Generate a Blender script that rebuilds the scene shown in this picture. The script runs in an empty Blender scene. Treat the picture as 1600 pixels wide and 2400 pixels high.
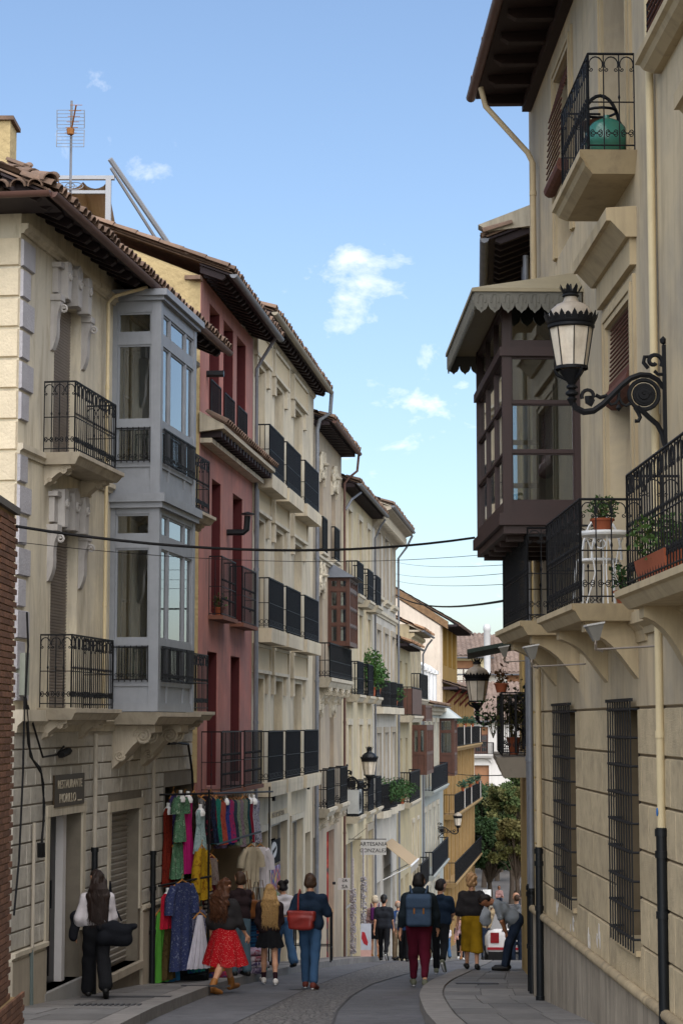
import bpy, math, random
import numpy as np
from mathutils import Vector, Matrix
random.seed(7); rng = np.random.default_rng(7)
S = bpy.context.scene; COL = S.collection
R = math.radians
# ------------------------------------------------------------ camera, sky, sun, exposure
cam = bpy.data.cameras.new('camera'); camo = bpy.data.objects.new('camera', cam); COL.objects.link(camo)
cam.sensor_fit = 'VERTICAL'; cam.sensor_height = 36; cam.lens = 70.5; cam.clip_start = .1; cam.clip_end = 3000
camo.location = (0, 0, 0); camo.rotation_euler = (R(90) + math.atan(493 / 4700), 0, 0); S.camera = camo
SUN_EL, SUN_AZ = 50, 170          # azimuth clockwise from +Y: behind the camera, a little to the right; veiled by thin cloud
W = bpy.data.worlds.new('World'); S.world = W; W.use_nodes = True
wn = W.node_tree.nodes; wl = W.node_tree.links; wn.clear()
def wnode(t, **k):
    n = wn.new(t)
    for a, b in k.items(): setattr(n, a, b)
    return n
sky = wnode('ShaderNodeTexSky', sky_type='NISHITA', sun_disc=False, sun_elevation=R(SUN_EL), sun_rotation=R(SUN_AZ), air_density=1.0, dust_density=1.5, ozone_density=2.5)
tc = wnode('ShaderNodeTexCoord'); sep = wnode('ShaderNodeSeparateXYZ'); wl.new(tc.outputs['Generated'], sep.inputs[0])
mz = wnode('ShaderNodeMath', operation='MAXIMUM'); wl.new(sep.outputs[2], mz.inputs[0]); mz.inputs[1].default_value = .02
az = wnode('ShaderNodeMath', operation='ADD'); wl.new(mz.outputs[0], az.inputs[0]); az.inputs[1].default_value = .12
dv = wnode('ShaderNodeVectorMath', operation='DIVIDE'); cz = wnode('ShaderNodeCombineXYZ')
for i in range(3): wl.new(az.outputs[0], cz.inputs[i])
wl.new(tc.outputs['Generated'], dv.inputs[0]); wl.new(cz.outputs[0], dv.inputs[1])
mp = wnode('ShaderNodeMapping'); mp.inputs['Scale'].default_value = (5.2, 2.6, 1); mp.inputs['Rotation'].default_value = (0, 0, R(12)); mp.inputs['Location'].default_value = (1.03, 2.5, 0)
wl.new(dv.outputs[0], mp.inputs['Vector'])
n1 = wnode('ShaderNodeTexNoise'); n1.inputs['Scale'].default_value = 1.0; n1.inputs['Detail'].default_value = 9; n1.inputs['Roughness'].default_value = .62; n1.inputs['Distortion'].default_value = .35
wl.new(mp.outputs[0], n1.inputs['Vector'])
rp = wnode('ShaderNodeValToRGB'); rp.color_ramp.elements[0].position = .6; rp.color_ramp.elements[1].position = .84
rp.color_ramp.elements[0].color = (0, 0, 0, 1); rp.color_ramp.elements[1].color = (.85, .85, .85, 1)
wl.new(n1.outputs['Fac'], rp.inputs['Fac'])
mx = wnode('ShaderNodeMix', data_type='RGBA'); wl.new(rp.outputs[0], mx.inputs['Factor']); wl.new(sky.outputs[0], mx.inputs['A']); mx.inputs['B'].default_value = (8.6, 8.3, 8.0, 1)
bg = wnode('ShaderNodeBackground'); bg.inputs['Strength'].default_value = .108; wl.new(mx.outputs['Result'], bg.inputs['Color'])
wo = wnode('ShaderNodeOutputWorld'); wl.new(bg.outputs[0], wo.inputs['Surface'])
sl = bpy.data.lights.new('sun', 'SUN'); sl.energy = 3.3; sl.angle = R(110); sl.color = (1, .95, .88)
slo = bpy.data.objects.new('sun', sl); COL.objects.link(slo); slo.rotation_euler = (R(90 - SUN_EL), 0, R(180 - SUN_AZ) )
S.view_settings.view_transform = 'Standard'; S.view_settings.look = 'None'; S.view_settings.exposure = 0.9; S.view_settings.gamma = 1
S.render.resolution_x = 682; S.render.resolution_y = 1024
# ------------------------------------------------------------ materials
MATS = {}
def srgb(h):
    if isinstance(h, tuple): return h
    c = [int(h[i:i + 2], 16) / 255 for i in (0, 2, 4)]
    return tuple(x / 12.92 if x <= .04045 else ((x + .055) / 1.055) ** 2.4 for x in c)
def mat(name, col, rough=.85, var=.14, scale=2.5, bump=.15, bscale=60, metal=0, stain=0, stcol=(.05, .045, .04), spec=.3, rnd=0, streak=.14, bdist=.01, patch=0):
    if name in MATS: return MATS[name]
    m = bpy.data.materials.new(name); m.use_nodes = True; nt = m.node_tree; N = nt.nodes; L = nt.links
    b = N['Principled BSDF']; c = srgb(col)
    b.inputs['Roughness'].default_value = rough; b.inputs['Metallic'].default_value = metal; b.inputs['Specular IOR Level'].default_value = spec
    t = N.new('ShaderNodeTexCoord')
    n = N.new('ShaderNodeTexNoise'); n.inputs['Scale'].default_value = scale; n.inputs['Detail'].default_value = 7; n.inputs['Roughness'].default_value = .65
    L.new(t.outputs['Object'], n.inputs['Vector'])
    r = N.new('ShaderNodeValToRGB'); r.color_ramp.elements[0].position = .3; r.color_ramp.elements[1].position = .72
    r.color_ramp.elements[0].color = tuple(x * (1 - var) for x in c) + (1,); r.color_ramp.elements[1].color = tuple(min(1, x * (1 + var)) for x in c) + (1,)
    L.new(n.outputs['Fac'], r.inputs['Fac']); out = r.outputs[0]
    if patch:
        n4 = N.new('ShaderNodeTexNoise'); n4.inputs['Scale'].default_value = .55; n4.inputs['Detail'].default_value = 9; n4.inputs['Roughness'].default_value = .68; n4.inputs['Distortion'].default_value = .4; L.new(t.outputs['Object'], n4.inputs['Vector'])
        r4 = N.new('ShaderNodeValToRGB'); r4.color_ramp.elements[0].position = .42; r4.color_ramp.elements[1].position = .62; r4.color_ramp.elements[0].color = (patch, patch, patch, 1); r4.color_ramp.elements[1].color = (0, 0, 0, 1); L.new(n4.outputs['Fac'], r4.inputs['Fac'])
        x4 = N.new('ShaderNodeMix'); x4.data_type = 'RGBA'; L.new(r4.outputs[0], x4.inputs['Factor']); L.new(out, x4.inputs['A']); g4 = sum(c) / 3; x4.inputs['B'].default_value = tuple(.62 * (.5 * q + .5 * g4) for q in c) + (1,); out = x4.outputs['Result']
    if stain:
        mp = N.new('ShaderNodeMapping'); mp.inputs['Scale'].default_value = (1, 1, streak); L.new(t.outputs['Object'], mp.inputs['Vector'])
        n2 = N.new('ShaderNodeTexNoise'); n2.inputs['Scale'].default_value = 4.6; n2.inputs['Distortion'].default_value = .5; n2.inputs['Detail'].default_value = 9; n2.inputs['Roughness'].default_value = .7
        L.new(mp.outputs[0], n2.inputs['Vector'])
        r2 = N.new('ShaderNodeValToRGB'); r2.color_ramp.elements[0].position = .47; r2.color_ramp.elements[1].position = .7
        r2.color_ramp.elements[0].color = (0, 0, 0, 1); r2.color_ramp.elements[1].color = (stain, stain, stain, 1); L.new(n2.outputs['Fac'], r2.inputs['Fac'])
        x = N.new('ShaderNodeMix'); x.data_type = 'RGBA'; L.new(r2.outputs[0], x.inputs['Factor']); L.new(out, x.inputs['A']); x.inputs['B'].default_value = tuple(stcol) + (1,); out = x.outputs['Result']
    if rnd:
        oi = N.new('ShaderNodeObjectInfo'); mr = N.new('ShaderNodeMapRange'); mr.inputs['To Min'].default_value = 1 - rnd; mr.inputs['To Max'].default_value = 1 + rnd
        L.new(oi.outputs['Random'], mr.inputs['Value']); hs = N.new('ShaderNodeHueSaturation'); L.new(mr.outputs[0], hs.inputs['Value']); L.new(out, hs.inputs['Color']); out = hs.outputs[0]
    L.new(out, b.inputs['Base Color'])
    if bump:
        n3 = N.new('ShaderNodeTexNoise'); n3.inputs['Scale'].default_value = bscale; n3.inputs['Detail'].default_value = 4; L.new(t.outputs['Object'], n3.inputs['Vector'])
        bm = N.new('ShaderNodeBump'); bm.inputs['Strength'].default_value = bump; bm.inputs['Distance'].default_value = bdist; L.new(n3.outputs['Fac'], bm.inputs['Height']); L.new(bm.outputs[0], b.inputs['Normal'])
    MATS[name] = m; return m
def glassmat(name, tint=(.75, .8, .82), base=.12, rough=.02):
    if name in MATS: return MATS[name]
    m = bpy.data.materials.new(name); m.use_nodes = True; N = m.node_tree.nodes; L = m.node_tree.links; N.clear()
    o = N.new('ShaderNodeOutputMaterial'); mx = N.new('ShaderNodeMixShader'); tr = N.new('ShaderNodeBsdfTransparent'); gl = N.new('ShaderNodeBsdfGlossy'); lw = N.new('ShaderNodeFresnel')
    lw.inputs['IOR'].default_value = 1.6; tr.inputs['Color'].default_value = tint + (1,); gl.inputs['Roughness'].default_value = rough; gl.inputs['Color'].default_value = (1, 1, 1, 1)
    ad = N.new('ShaderNodeMath'); ad.operation = 'ADD'; ad.inputs[1].default_value = base; ad.use_clamp = True; L.new(lw.outputs[0], ad.inputs[0])
    L.new(ad.outputs[0], mx.inputs['Fac']); L.new(tr.outputs[0], mx.inputs[1]); L.new(gl.outputs[0], mx.inputs[2]); L.new(mx.outputs[0], o.inputs['Surface'])
    MATS[name] = m; return m
def patmat(name, cols, scale=14, rough=.9, kind='voronoi', stretch=(1, 1, 1)):
    """printed cloth: patches of the given colours"""
    if name in MATS: return MATS[name]
    m = bpy.data.materials.new(name); m.use_nodes = True; N = m.node_tree.nodes; L = m.node_tree.links; b = N['Principled BSDF']; b.inputs['Roughness'].default_value = rough; b.inputs['Specular IOR Level'].default_value = .15
    t = N.new('ShaderNodeTexCoord'); mp = N.new('ShaderNodeMapping'); mp.inputs['Scale'].default_value = stretch; L.new(t.outputs['Object'], mp.inputs['Vector'])
    if kind == 'voronoi':
        v = N.new('ShaderNodeTexNoise'); v.inputs['Scale'].default_value = scale; v.inputs['Detail'].default_value = 3; v.inputs['Roughness'].default_value = .6; v.inputs['Distortion'].default_value = .6; fo = v.outputs['Fac']; lo, hi = .36, .64
    elif kind == 'dots':
        v = N.new('ShaderNodeTexVoronoi'); v.inputs['Scale'].default_value = scale; fo = v.outputs['Distance']; lo, hi = .1, .3
    else:
        v = N.new('ShaderNodeTexWave'); v.inputs['Scale'].default_value = scale; v.bands_direction = 'Z'; v.inputs['Distortion'].default_value = 1.2; v.inputs['Detail'].default_value = 2; fo = v.outputs['Fac']; lo, hi = .1, .9
    L.new(mp.outputs[0], v.inputs['Vector'])
    r = N.new('ShaderNodeValToRGB'); r.color_ramp.interpolation = 'CONSTANT' if kind != 'voronoi' else 'LINEAR'
    while len(r.color_ramp.elements) < len(cols): r.color_ramp.elements.new(.5)
    for i, c in enumerate(cols):
        e = r.color_ramp.elements[i]; e.position = lo + (hi - lo) * i / max(1, len(cols) - 1) if kind == 'voronoi' else lo + (hi - lo) * i / len(cols) if i else 0; k = .62 if name.startswith('print_') else 1; e.color = tuple(q * k for q in srgb(c)) + (1,)  # stall prints darkened evenly: the stall's shade is put into their colours
    L.new(fo, r.inputs['Fac']); L.new(r.outputs[0], b.inputs['Base Color'])
    n3 = N.new('ShaderNodeTexNoise'); n3.inputs['Scale'].default_value = 25; L.new(t.outputs['Object'], n3.inputs['Vector'])
    bm = N.new('ShaderNodeBump'); bm.inputs['Strength'].default_value = .25; bm.inputs['Distance'].default_value = .02; L.new(n3.outputs['Fac'], bm.inputs['Height']); L.new(bm.outputs[0], b.inputs['Normal'])
    MATS[name] = m; return m
# ------------------------------------------------------------ mesh helpers
ZB = {}
def root_z(p):
    while p is not None:
        if p.name in ZB: return ZB[p.name]
        p = p.parent
    return 0.0
class MB:
    def __init__(s): s.v = []; s.f = []
    def add(s, vs, fs):
        o = len(s.v); s.v.extend([tuple(v) for v in vs]); s.f.extend([tuple(i + o for i in f) for f in fs]); return s
    def box(s, x0, x1, y0, y1, z0, z1):
        return s.add([(x0, y0, z0), (x1, y0, z0), (x1, y1, z0), (x0, y1, z0), (x0, y0, z1), (x1, y0, z1), (x1, y1, z1), (x0, y1, z1)],
                     [(0, 3, 2, 1), (4, 5, 6, 7), (0, 1, 5, 4), (1, 2, 6, 5), (2, 3, 7, 6), (3, 0, 4, 7)])
    def quad(s, a, b, c, d): return s.add([a, b, c, d], [(0, 1, 2, 3)])
    def block(s, x0, x1, z0, z1, y, p, c=.012):
        """dressed stone: proud of plane y (towards -y) by p with a chamfer c"""
        return s.add([(x0, y, z0), (x1, y, z0), (x1, y, z1), (x0, y, z1), (x0 + c, y - p, z0 + c), (x1 - c, y - p, z0 + c), (x1 - c, y - p, z1 - c), (x0 + c, y - p, z1 - c)],
                     [(4, 5, 6, 7), (0, 1, 5, 4), (1, 2, 6, 5), (2, 3, 7, 6), (3, 0, 4, 7)])
    def prism(s, poly, ax, a, b):
        """polygon extruded along axis ax from a to b; poly in the two other axes (order xyz)"""
        n = len(poly)
        def P(p, h): return (h, p[0], p[1]) if ax == 'x' else (p[0], h, p[1]) if ax == 'y' else (p[0], p[1], h)
        return s.add([P(p, a) for p in poly] + [P(p, b) for p in poly],
                     [tuple(range(n)), tuple(range(2 * n - 1, n - 1, -1))] + [(i, i + n, (i + 1) % n + n, (i + 1) % n) for i in range(n)])
    def tube(s, path, r, n=6, cap=True):
        P = [Vector(p) for p in path]; m = len(P); o = len(s.v); up = None
        for i in range(m):
            d = (P[min(i + 1, m - 1)] - P[max(i - 1, 0)])
            if d.length < 1e-9: d = Vector((0, 0, 1))
            d.normalize()
            if up is None: up = Vector((0, 0, 1)) if abs(d.z) < .9 else Vector((1, 0, 0))
            a = up - d * up.dot(d)
            if a.length < 1e-6: a = d.orthogonal()
            a.normalize(); up = a; b = d.cross(a); rr = r[i] if isinstance(r, (list, tuple)) else r
            for j in range(n):
                q = 2 * math.pi * (j + .5) / n; s.v.append(tuple(P[i] + (a * math.cos(q) + b * math.sin(q)) * rr))
        for i in range(m - 1):
            for j in range(n): s.f.append((o + i * n + j, o + i * n + (j + 1) % n, o + (i + 1) * n + (j + 1) % n, o + (i + 1) * n + j))
        if cap: s.f.append(tuple(o + j for j in range(n - 1, -1, -1))); s.f.append(tuple(o + (m - 1) * n + j for j in range(n)))
        return s
    def lathe(s, prof, n=16, c=(0, 0, 0), cap=True):
        o = len(s.v); m = len(prof)
        for r, z in prof:
            for j in range(n): q = 2 * math.pi * j / n; s.v.append((c[0] + r * math.cos(q), c[1] + r * math.sin(q), c[2] + z))
        for i in range(m - 1):
            for j in range(n): s.f.append((o + i * n + j, o + i * n + (j + 1) % n, o + (i + 1) * n + (j + 1) % n, o + (i + 1) * n + j))
        if cap: s.f.append(tuple(o + j for j in range(n - 1, -1, -1))); s.f.append(tuple(o + (m - 1) * n + j for j in range(n)))
        return s
    def mesh(s, name, smooth=False, dz=0.0):
        me = bpy.data.meshes.new(name); v = np.array(s.v, dtype=float).reshape(-1, 3)
        if dz: v[:, 2] -= dz
        me.from_pydata(v.tolist(), [], s.f)
        if smooth:
            me.polygons.foreach_set('use_smooth', [True] * len(me.polygons)); me.set_sharp_from_angle(angle=R(38))
        me.update(); return me
    def build(s, name, m, parent=None, smooth=False, label=None):
        me = s.mesh(name, smooth, root_z(parent)); me.materials.append(m)
        return link(name, me, parent, label)
def link(name, me, parent=None, label=None, loc=None, rot=None, scale=None):
    o = bpy.data.objects.new(name, me); COL.objects.link(o)
    if parent is not None: o.parent = parent
    if label: o['label'] = label
    if loc is not None: o.location = loc
    if rot is not None: o.rotation_euler = rot
    if scale is not None: o.scale = scale
    return o
def tag(o, label, cat, group=None, kind=None):
    o['label'] = label; o['category'] = cat
    if group: o['group'] = group
    if kind: o['kind'] = kind
    return o
def thing(name, label, cat, loc, rotz=0, group=None):
    o = bpy.data.objects.new(name, None); COL.objects.link(o); o.empty_display_size = .2; o.location = loc; o.rotation_euler = (0, 0, rotz)
    return tag(o, label, cat, group)
def facade(name, label, cat, X, Y, k, side, zb, group=None):
    """Empty at a facade corner: local x runs along the front (to the right as one faces it), y into the house, z stays absolute in the builders"""
    a = math.atan2(1, k) if side > 0 else math.atan2(-1, -k)
    o = thing(name, label, cat, (X, Y, zb), a, group); ZB[o.name] = zb; return o
def put(me, name, parent, loc, rot=None, scale=None):
    return link(name, me, parent, None, (loc[0], loc[1], loc[2] - root_z(parent)), rot, scale)
def spiral(c, r0, r1, a0, a1, n=14):
    """points in a plane (u,w)"""
    return [(c[0] + (r0 + (r1 - r0) * i / n) * math.cos(a0 + (a1 - a0) * i / n), c[1] + (r0 + (r1 - r0) * i / n) * math.sin(a0 + (a1 - a0) * i / n)) for i in range(n + 1)]
# ------------------------------------------------------------ ground profile of the street (falls away from the camera)
def gz(d):
    if d <= 60: return -1.75 - .06 * d - .00045 * d * d
    if d <= 92: return -6.97 - .114 * (d - 60)
    if d <= 112: q = d - 92; return -10.618 - .114 * q + .114 * q * q / 40
    return -11.758
def leftX(d): return -7.33 + .147 * d if d < 33.2 else -6.102 + .11 * d if d < 102 else -7.632 + .125 * d
# ------------------------------------------------------------ shared materials
M_iron = mat('wrought_iron', '121316', .6, .25, 8, .1, 90, spec=.2)
M_ironb = mat('iron_blue_black', '0d1119', .6, .25, 8, .1, 90, spec=.2)
M_tile = mat('clay_roof_tile', '6e5a4c', .9, .3, 5, .3, 40, stain=.7, stcol=(.05, .045, .04), rnd=.35, streak=1)
M_tileo = mat('orange_roof_tile', '86684f', .9, .28, 5, .3, 40, stain=.6, stcol=(.07, .055, .045), rnd=.3, streak=1)
M_darkwood = mat('dark_stained_wood', '2a2023', .7, .25, 3, .2, 30)
M_brownwood = mat('brown_varnished_wood', '4a2c20', .5, .25, 3, .15, 30, spec=.4)
M_gutb = mat('brown_gutter', '5a4038', .5, .2, 4, .05, 30)
M_gutg = mat('grey_zinc', '6d7076', .5, .2, 4, .05, 30, metal=.2)
M_black = mat('black_painted_pipe', '101418', .45, .3, 6, .05, 40)
M_glass = glassmat('window_glass')
M_glassd = glassmat('dark_window_glass', (.35, .38, .4), .12)
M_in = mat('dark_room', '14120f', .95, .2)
M_cable = mat('black_cable', '0c0c0e', .7, .1)
M_white = mat('white_paint', 'd8d8d6', .6, .05)
M_leaf = mat('leaf_green', '3c5426', .7, .45, 30, 0, rnd=.3)
M_leafd = mat('leaf_dark_green', '2c4722', .7, .45, 30, 0, rnd=.3)
M_terra = mat('terracotta', '8a4a30', .85, .15)
# ------------------------------------------------------------ facade builders
def wall(parent, L, z0, z1, ops, m, depth=.3, back=7., x0=0., name='wall', y=0., label=None):
    mb = MB(); xs = sorted({x0, L} | {q for o in ops for q in o[:2]}); zs = sorted({z0, z1} | {min(max(q, z0), z1) for o in ops for q in o[2:4]})
    for i in range(len(xs) - 1):
        for j in range(len(zs) - 1):
            cx = (xs[i] + xs[i + 1]) / 2; cz = (zs[j] + zs[j + 1]) / 2
            if any(o[0] < cx < o[1] and o[2] < cz < o[3] for o in ops): continue
            mb.quad((xs[i], y, zs[j]), (xs[i + 1], y, zs[j]), (xs[i + 1], y, zs[j + 1]), (xs[i], y, zs[j + 1]))
    for o in ops:
        a, b, c, d = o[:4]; c = max(c, z0); d = min(d, z1)
        if d <= c: continue
        e = y + (o[4] if len(o) > 4 else depth)
        mb.quad((a, y, c), (a, y, d), (a, e, d), (a, e, c)); mb.quad((b, y, c), (b, e, c), (b, e, d), (b, y, d))
        mb.quad((a, y, d), (b, y, d), (b, e, d), (a, e, d)); mb.quad((a, y, c), (a, e, c), (b, e, c), (b, y, c))
    mb.quad((x0, y, z0), (x0, y, z1), (x0, back, z1), (x0, back, z0)); mb.quad((L, y, z0), (L, back, z0), (L, back, z1), (L, y, z1))
    mb.quad((x0, back, z0), (x0, back, z1), (L, back, z1), (L, back, z0)); mb.quad((x0, y, z1), (L, y, z1), (L, back, z1), (x0, back, z1))
    return mb.build(name, m, parent, label=label)
def blind(parent, x0, x1, z0, z1, y, m, pitch=.055, name='roller_blind'):
    """slatted roller blind filling an opening: real slats over a backing"""
    mb = MB(); mb.box(x0, x1, y + .03, y + .05, z0, z1); z = z0 + .01
    while z < z1 - pitch * .5:
        mb.add([(x0, y + .03, z), (x1, y + .03, z), (x1, y + .012, z + pitch * .2), (x0, y + .012, z + pitch * .2), (x0, y, z + pitch * .75), (x1, y, z + pitch * .75), (x1, y + .03, z + pitch * .92), (x0, y + .03, z + pitch * .92)],
               [(0, 1, 2, 3), (3, 2, 5, 4), (4, 5, 6, 7)])
        z += pitch
    return mb.build(name, m, parent)
def casement(parent, x0, x1, z0, z1, y, m, nx=2, nz=3, fr=.06, glass=None, name='window', back=True, panes=False):
    """glazed leaf: frame mesh with mullions, glass as a child"""
    mb = MB(); mb.box(x0, x0 + fr, y, y + .06, z0, z1); mb.box(x1 - fr, x1, y, y + .06, z0, z1); mb.box(x0 + fr, x1 - fr, y + .002, y + .058, z1 - fr, z1); mb.box(x0 + fr, x1 - fr, y + .002, y + .058, z0, z0 + fr * 1.6)
    for i in range(1, nx): c = x0 + (x1 - x0) * i / nx; mb.box(c - fr * .5, c + fr * .5, y + .004, y + .056, z0 + fr, z1 - fr)
    for j in range(1, nz): c = z0 + (z1 - z0) * j / nz; mb.box(x0 + fr, x1 - fr, y + .008, y + .05, c - fr * .3, c + fr * .3)
    o = mb.build(name, m, parent)
    g = MB(); g.box(x0 + fr * .5, x1 - fr * .5, y + .028, y + .034, z0 + fr, z1 - fr * .5); g.build('pane', glass or M_glassd, o)
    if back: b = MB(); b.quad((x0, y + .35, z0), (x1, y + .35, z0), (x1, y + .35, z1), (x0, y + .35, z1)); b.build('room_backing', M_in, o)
    return o
def slab(parent, x0, x1, t, z0, z1, m, lip=.05, name='balcony', taper=0.):
    """balcony slab with a moulded edge, its top at z1"""
    mb = MB(); h = z1 - z0; q = [(.0, z1), (-t, z1), (-t, z1 - h * .35), (-t + lip * .6, z1 - h * .45), (-t + lip, z1 - h * .7), (-t + lip * 1.6 + taper, z0), (.0, z0)]
    n = len(q)
    for i, (yy, zz) in enumerate(q):
        ins = (t + yy) * 1.0 if 0 < i < n - 1 else 0
        ins = ins if i > 0 and i < n - 1 else (q[1][0] + t if i == 0 else q[n - 2][0] + t)
        mb.v.append((x0 + ins, yy, zz)); mb.v.append((x1 - ins, yy, zz))
    for i in range(n - 1): mb.f.append((2 * i, 2 * i + 2, 2 * i + 3, 2 * i + 1))
    mb.f.append(tuple(2 * i for i in range(n - 1, -1, -1))); mb.f.append(tuple(2 * i + 1 for i in range(n)))
    return mb.build(name, m, parent)
def railing(parent, x0, x1, t, z0, z1, m, gap=.11, r=.009, style='plain', y0=0., near=True, name='railing', n=4, mid=True):
    """iron railing: two sides and a front; bars, rails, optional scroll work"""
    mb = MB(); H = z1 - z0
    def run(P, Q, scroll, g):
        P = Vector(P); Q = Vector(Q); L = (Q - P).length; d = (Q - P).normalized(); k = max(1, round(L / g))
        for zz, rr in ((z1, r * 1.9), (z0 + .05, r * 1.2)): mb.tube([P + Vector((0, 0, zz)), Q + Vector((0, 0, zz))], rr, n)
        if style in ('scroll', 'panel', 'collar') and mid: mb.tube([P + Vector((0, 0, z0 + H * .5)), Q + Vector((0, 0, z0 + H * .5))], r * 1.1, n)
        for i in range(k + 1):
            b = P + d * (L * i / k); rr = r * (1.7 if i in (0, k) else 1)
            mb.tube([b + Vector((0, 0, z0)), b + Vector((0, 0, z1))], rr, n)
            if style in ('collar', 'scroll'):
                for zc in ((z0 + H * .55,) if style == 'scroll' else (z0 + H * .3, z0 + H * .62)):
                    mb.tube([b + Vector((0, 0, zc - .03)), b + Vector((0, 0, zc)), b + Vector((0, 0, zc + .03))], [r * .8, r * 2.1, r * .8], n)
        def S(pts, rr=r * .85): mb.tube([P + d * u + Vector((0, 0, w)) for u, w in pts], rr, 4)
        if scroll:
            kk = max(1, round(L / .16)); ww = L / kk
            for i in range(kk):
                c = ww * (i + .5); S([(c + ww * .44 * math.cos(q), z1 - .1 + ww * .5 * math.sin(q)) for q in np.linspace(-.5, math.pi + .5, 11)], r * 1.1)
                for sg in (-1, 1):
                    S([(c + sg * (ww * .3 + u), z1 - .15 + v) for u, v in spiral((0, 0), ww * .14, ww * .03, 0, -math.pi * 2.2, 9)])
                    S([(c + sg * u, z0 + .13 + v) for u, v in spiral((ww * .23, .05), ww * .23, ww * .05, -math.pi * .9, math.pi * 1.2, 9)])
                    S([(c + sg * u, z0 + .13 - v) for u, v in spiral((ww * .23, -.02), ww * .23, ww * .05, -math.pi * .9, math.pi * 1.2, 9)])
        if style in ('panel',):
            kk = max(2, round(L / .09))
            for i in range(kk):
                c = L * (i + .5) / kk
                S([(c + .035 * math.cos(q), z0 + .12 + .045 * math.sin(q)) for q in np.linspace(0, 2 * math.pi, 8)], r * .8)
    if t > .03:
        if near: run((x0, y0, 0), (x0, -t, 0), style == 'scroll', gap * 1.2 if style != 'dense' else gap)
        run((x1, y0, 0), (x1, -t, 0), style == 'scroll', gap * 1.2)
    run((x0, -t, 0), (x1, -t, 0), style == 'scroll', gap)
    return mb.build(name, m, parent, smooth=False)
def half_tube(mb, P, Q, r, n=6, drop=0.):
    """gutter: half pipe open upwards between two points"""
    P = Vector(P); Q = Vector(Q); d = (Q - P).normalized(); s = d.cross(Vector((0, 0, 1))).normalized(); o = len(mb.v)
    for B in (P, Q):
        for j in range(n + 1): a = math.pi * j / n; mb.v.append(tuple(B + s * math.cos(a) * r - Vector((0, 0, 1)) * math.sin(a) * r))
        for j in range(n + 1): a = math.pi * j / n; mb.v.append(tuple(B + s * math.cos(a) * r * .88 - Vector((0, 0, 1)) * math.sin(a) * r * .88))
    m = 2 * (n + 1)
    for j in range(n):
        mb.f.append((o + j, o + m + j, o + m + j + 1, o + j + 1)); mb.f.append((o + n + 1 + j, o + n + 2 + j, o + m + n + 2 + j, o + m + n + 1 + j))
    mb.f.append((o, o + n + 1, o + m + n + 1, o + m)); mb.f.append((o + n, o + m + n, o + m + 2 * n + 1, o + 2 * n + 1))
    mb.f.append(tuple(o + j for j in range(n + 1))); mb.f.append(tuple(o + m + j for j in range(n, -1, -1)))
def tile_mesh(L=.42, r=.085, n=6):
    mb = MB()
    for y, k in ((0, 1.0), (L, .8)):
        for j in range(n + 1): a = math.pi * j / n; mb.v.append((r * k * math.cos(a), y, r * k * .95 * math.sin(a)))
        for j in range(n + 1): a = math.pi * j / n; mb.v.append(((r * k - .014) * math.cos(a), y, (r * k - .014) * .95 * math.sin(a)))
    m = 2 * (n + 1)
    for j in range(n):
        mb.f.append((j, j + 1, m + j + 1, m + j)); mb.f.append((n + 1 + j, m + n + 1 + j, m + n + 2 + j, n + 2 + j)); mb.f.append((j, n + 1 + j, n + 2 + j, j + 1))
    return mb
TILE = tile_mesh().mesh('roof_tile', True); TILE.materials.append(M_tile)
TILEO = tile_mesh().mesh('roof_tile', True); TILEO.materials.append(M_tileo)
def roof_sheet(mb, x0, x1, y0, z0, y1, z1, pitch=.21, amp=.045, rows=1):
    """corrugated tiled slope from the eave (y0,z0) up to (y1,z1), courses stepped"""
    k = max(2, int((x1 - x0) / pitch)) * 4; rows = max(1, rows); o = len(mb.v)
    L = math.hypot(y1 - y0, z1 - z0)
    for i in range(rows):
        for e in (0, 1):
            f = (i + e) / rows; lift = .02 * (1 - e)
            for j in range(k + 1):
                x = x0 + (x1 - x0) * j / k; mb.v.append((x, y0 + (y1 - y0) * f, z0 + (z1 - z0) * f + amp * abs(math.cos(math.pi * j / 4)) + lift + random.uniform(-.006, .006)))
    for i in range(2 * rows - 1):
        for j in range(k): q = o + i * (k + 1) + j; mb.f.append((q, q + 1, q + k + 2, q + k + 1))
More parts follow.
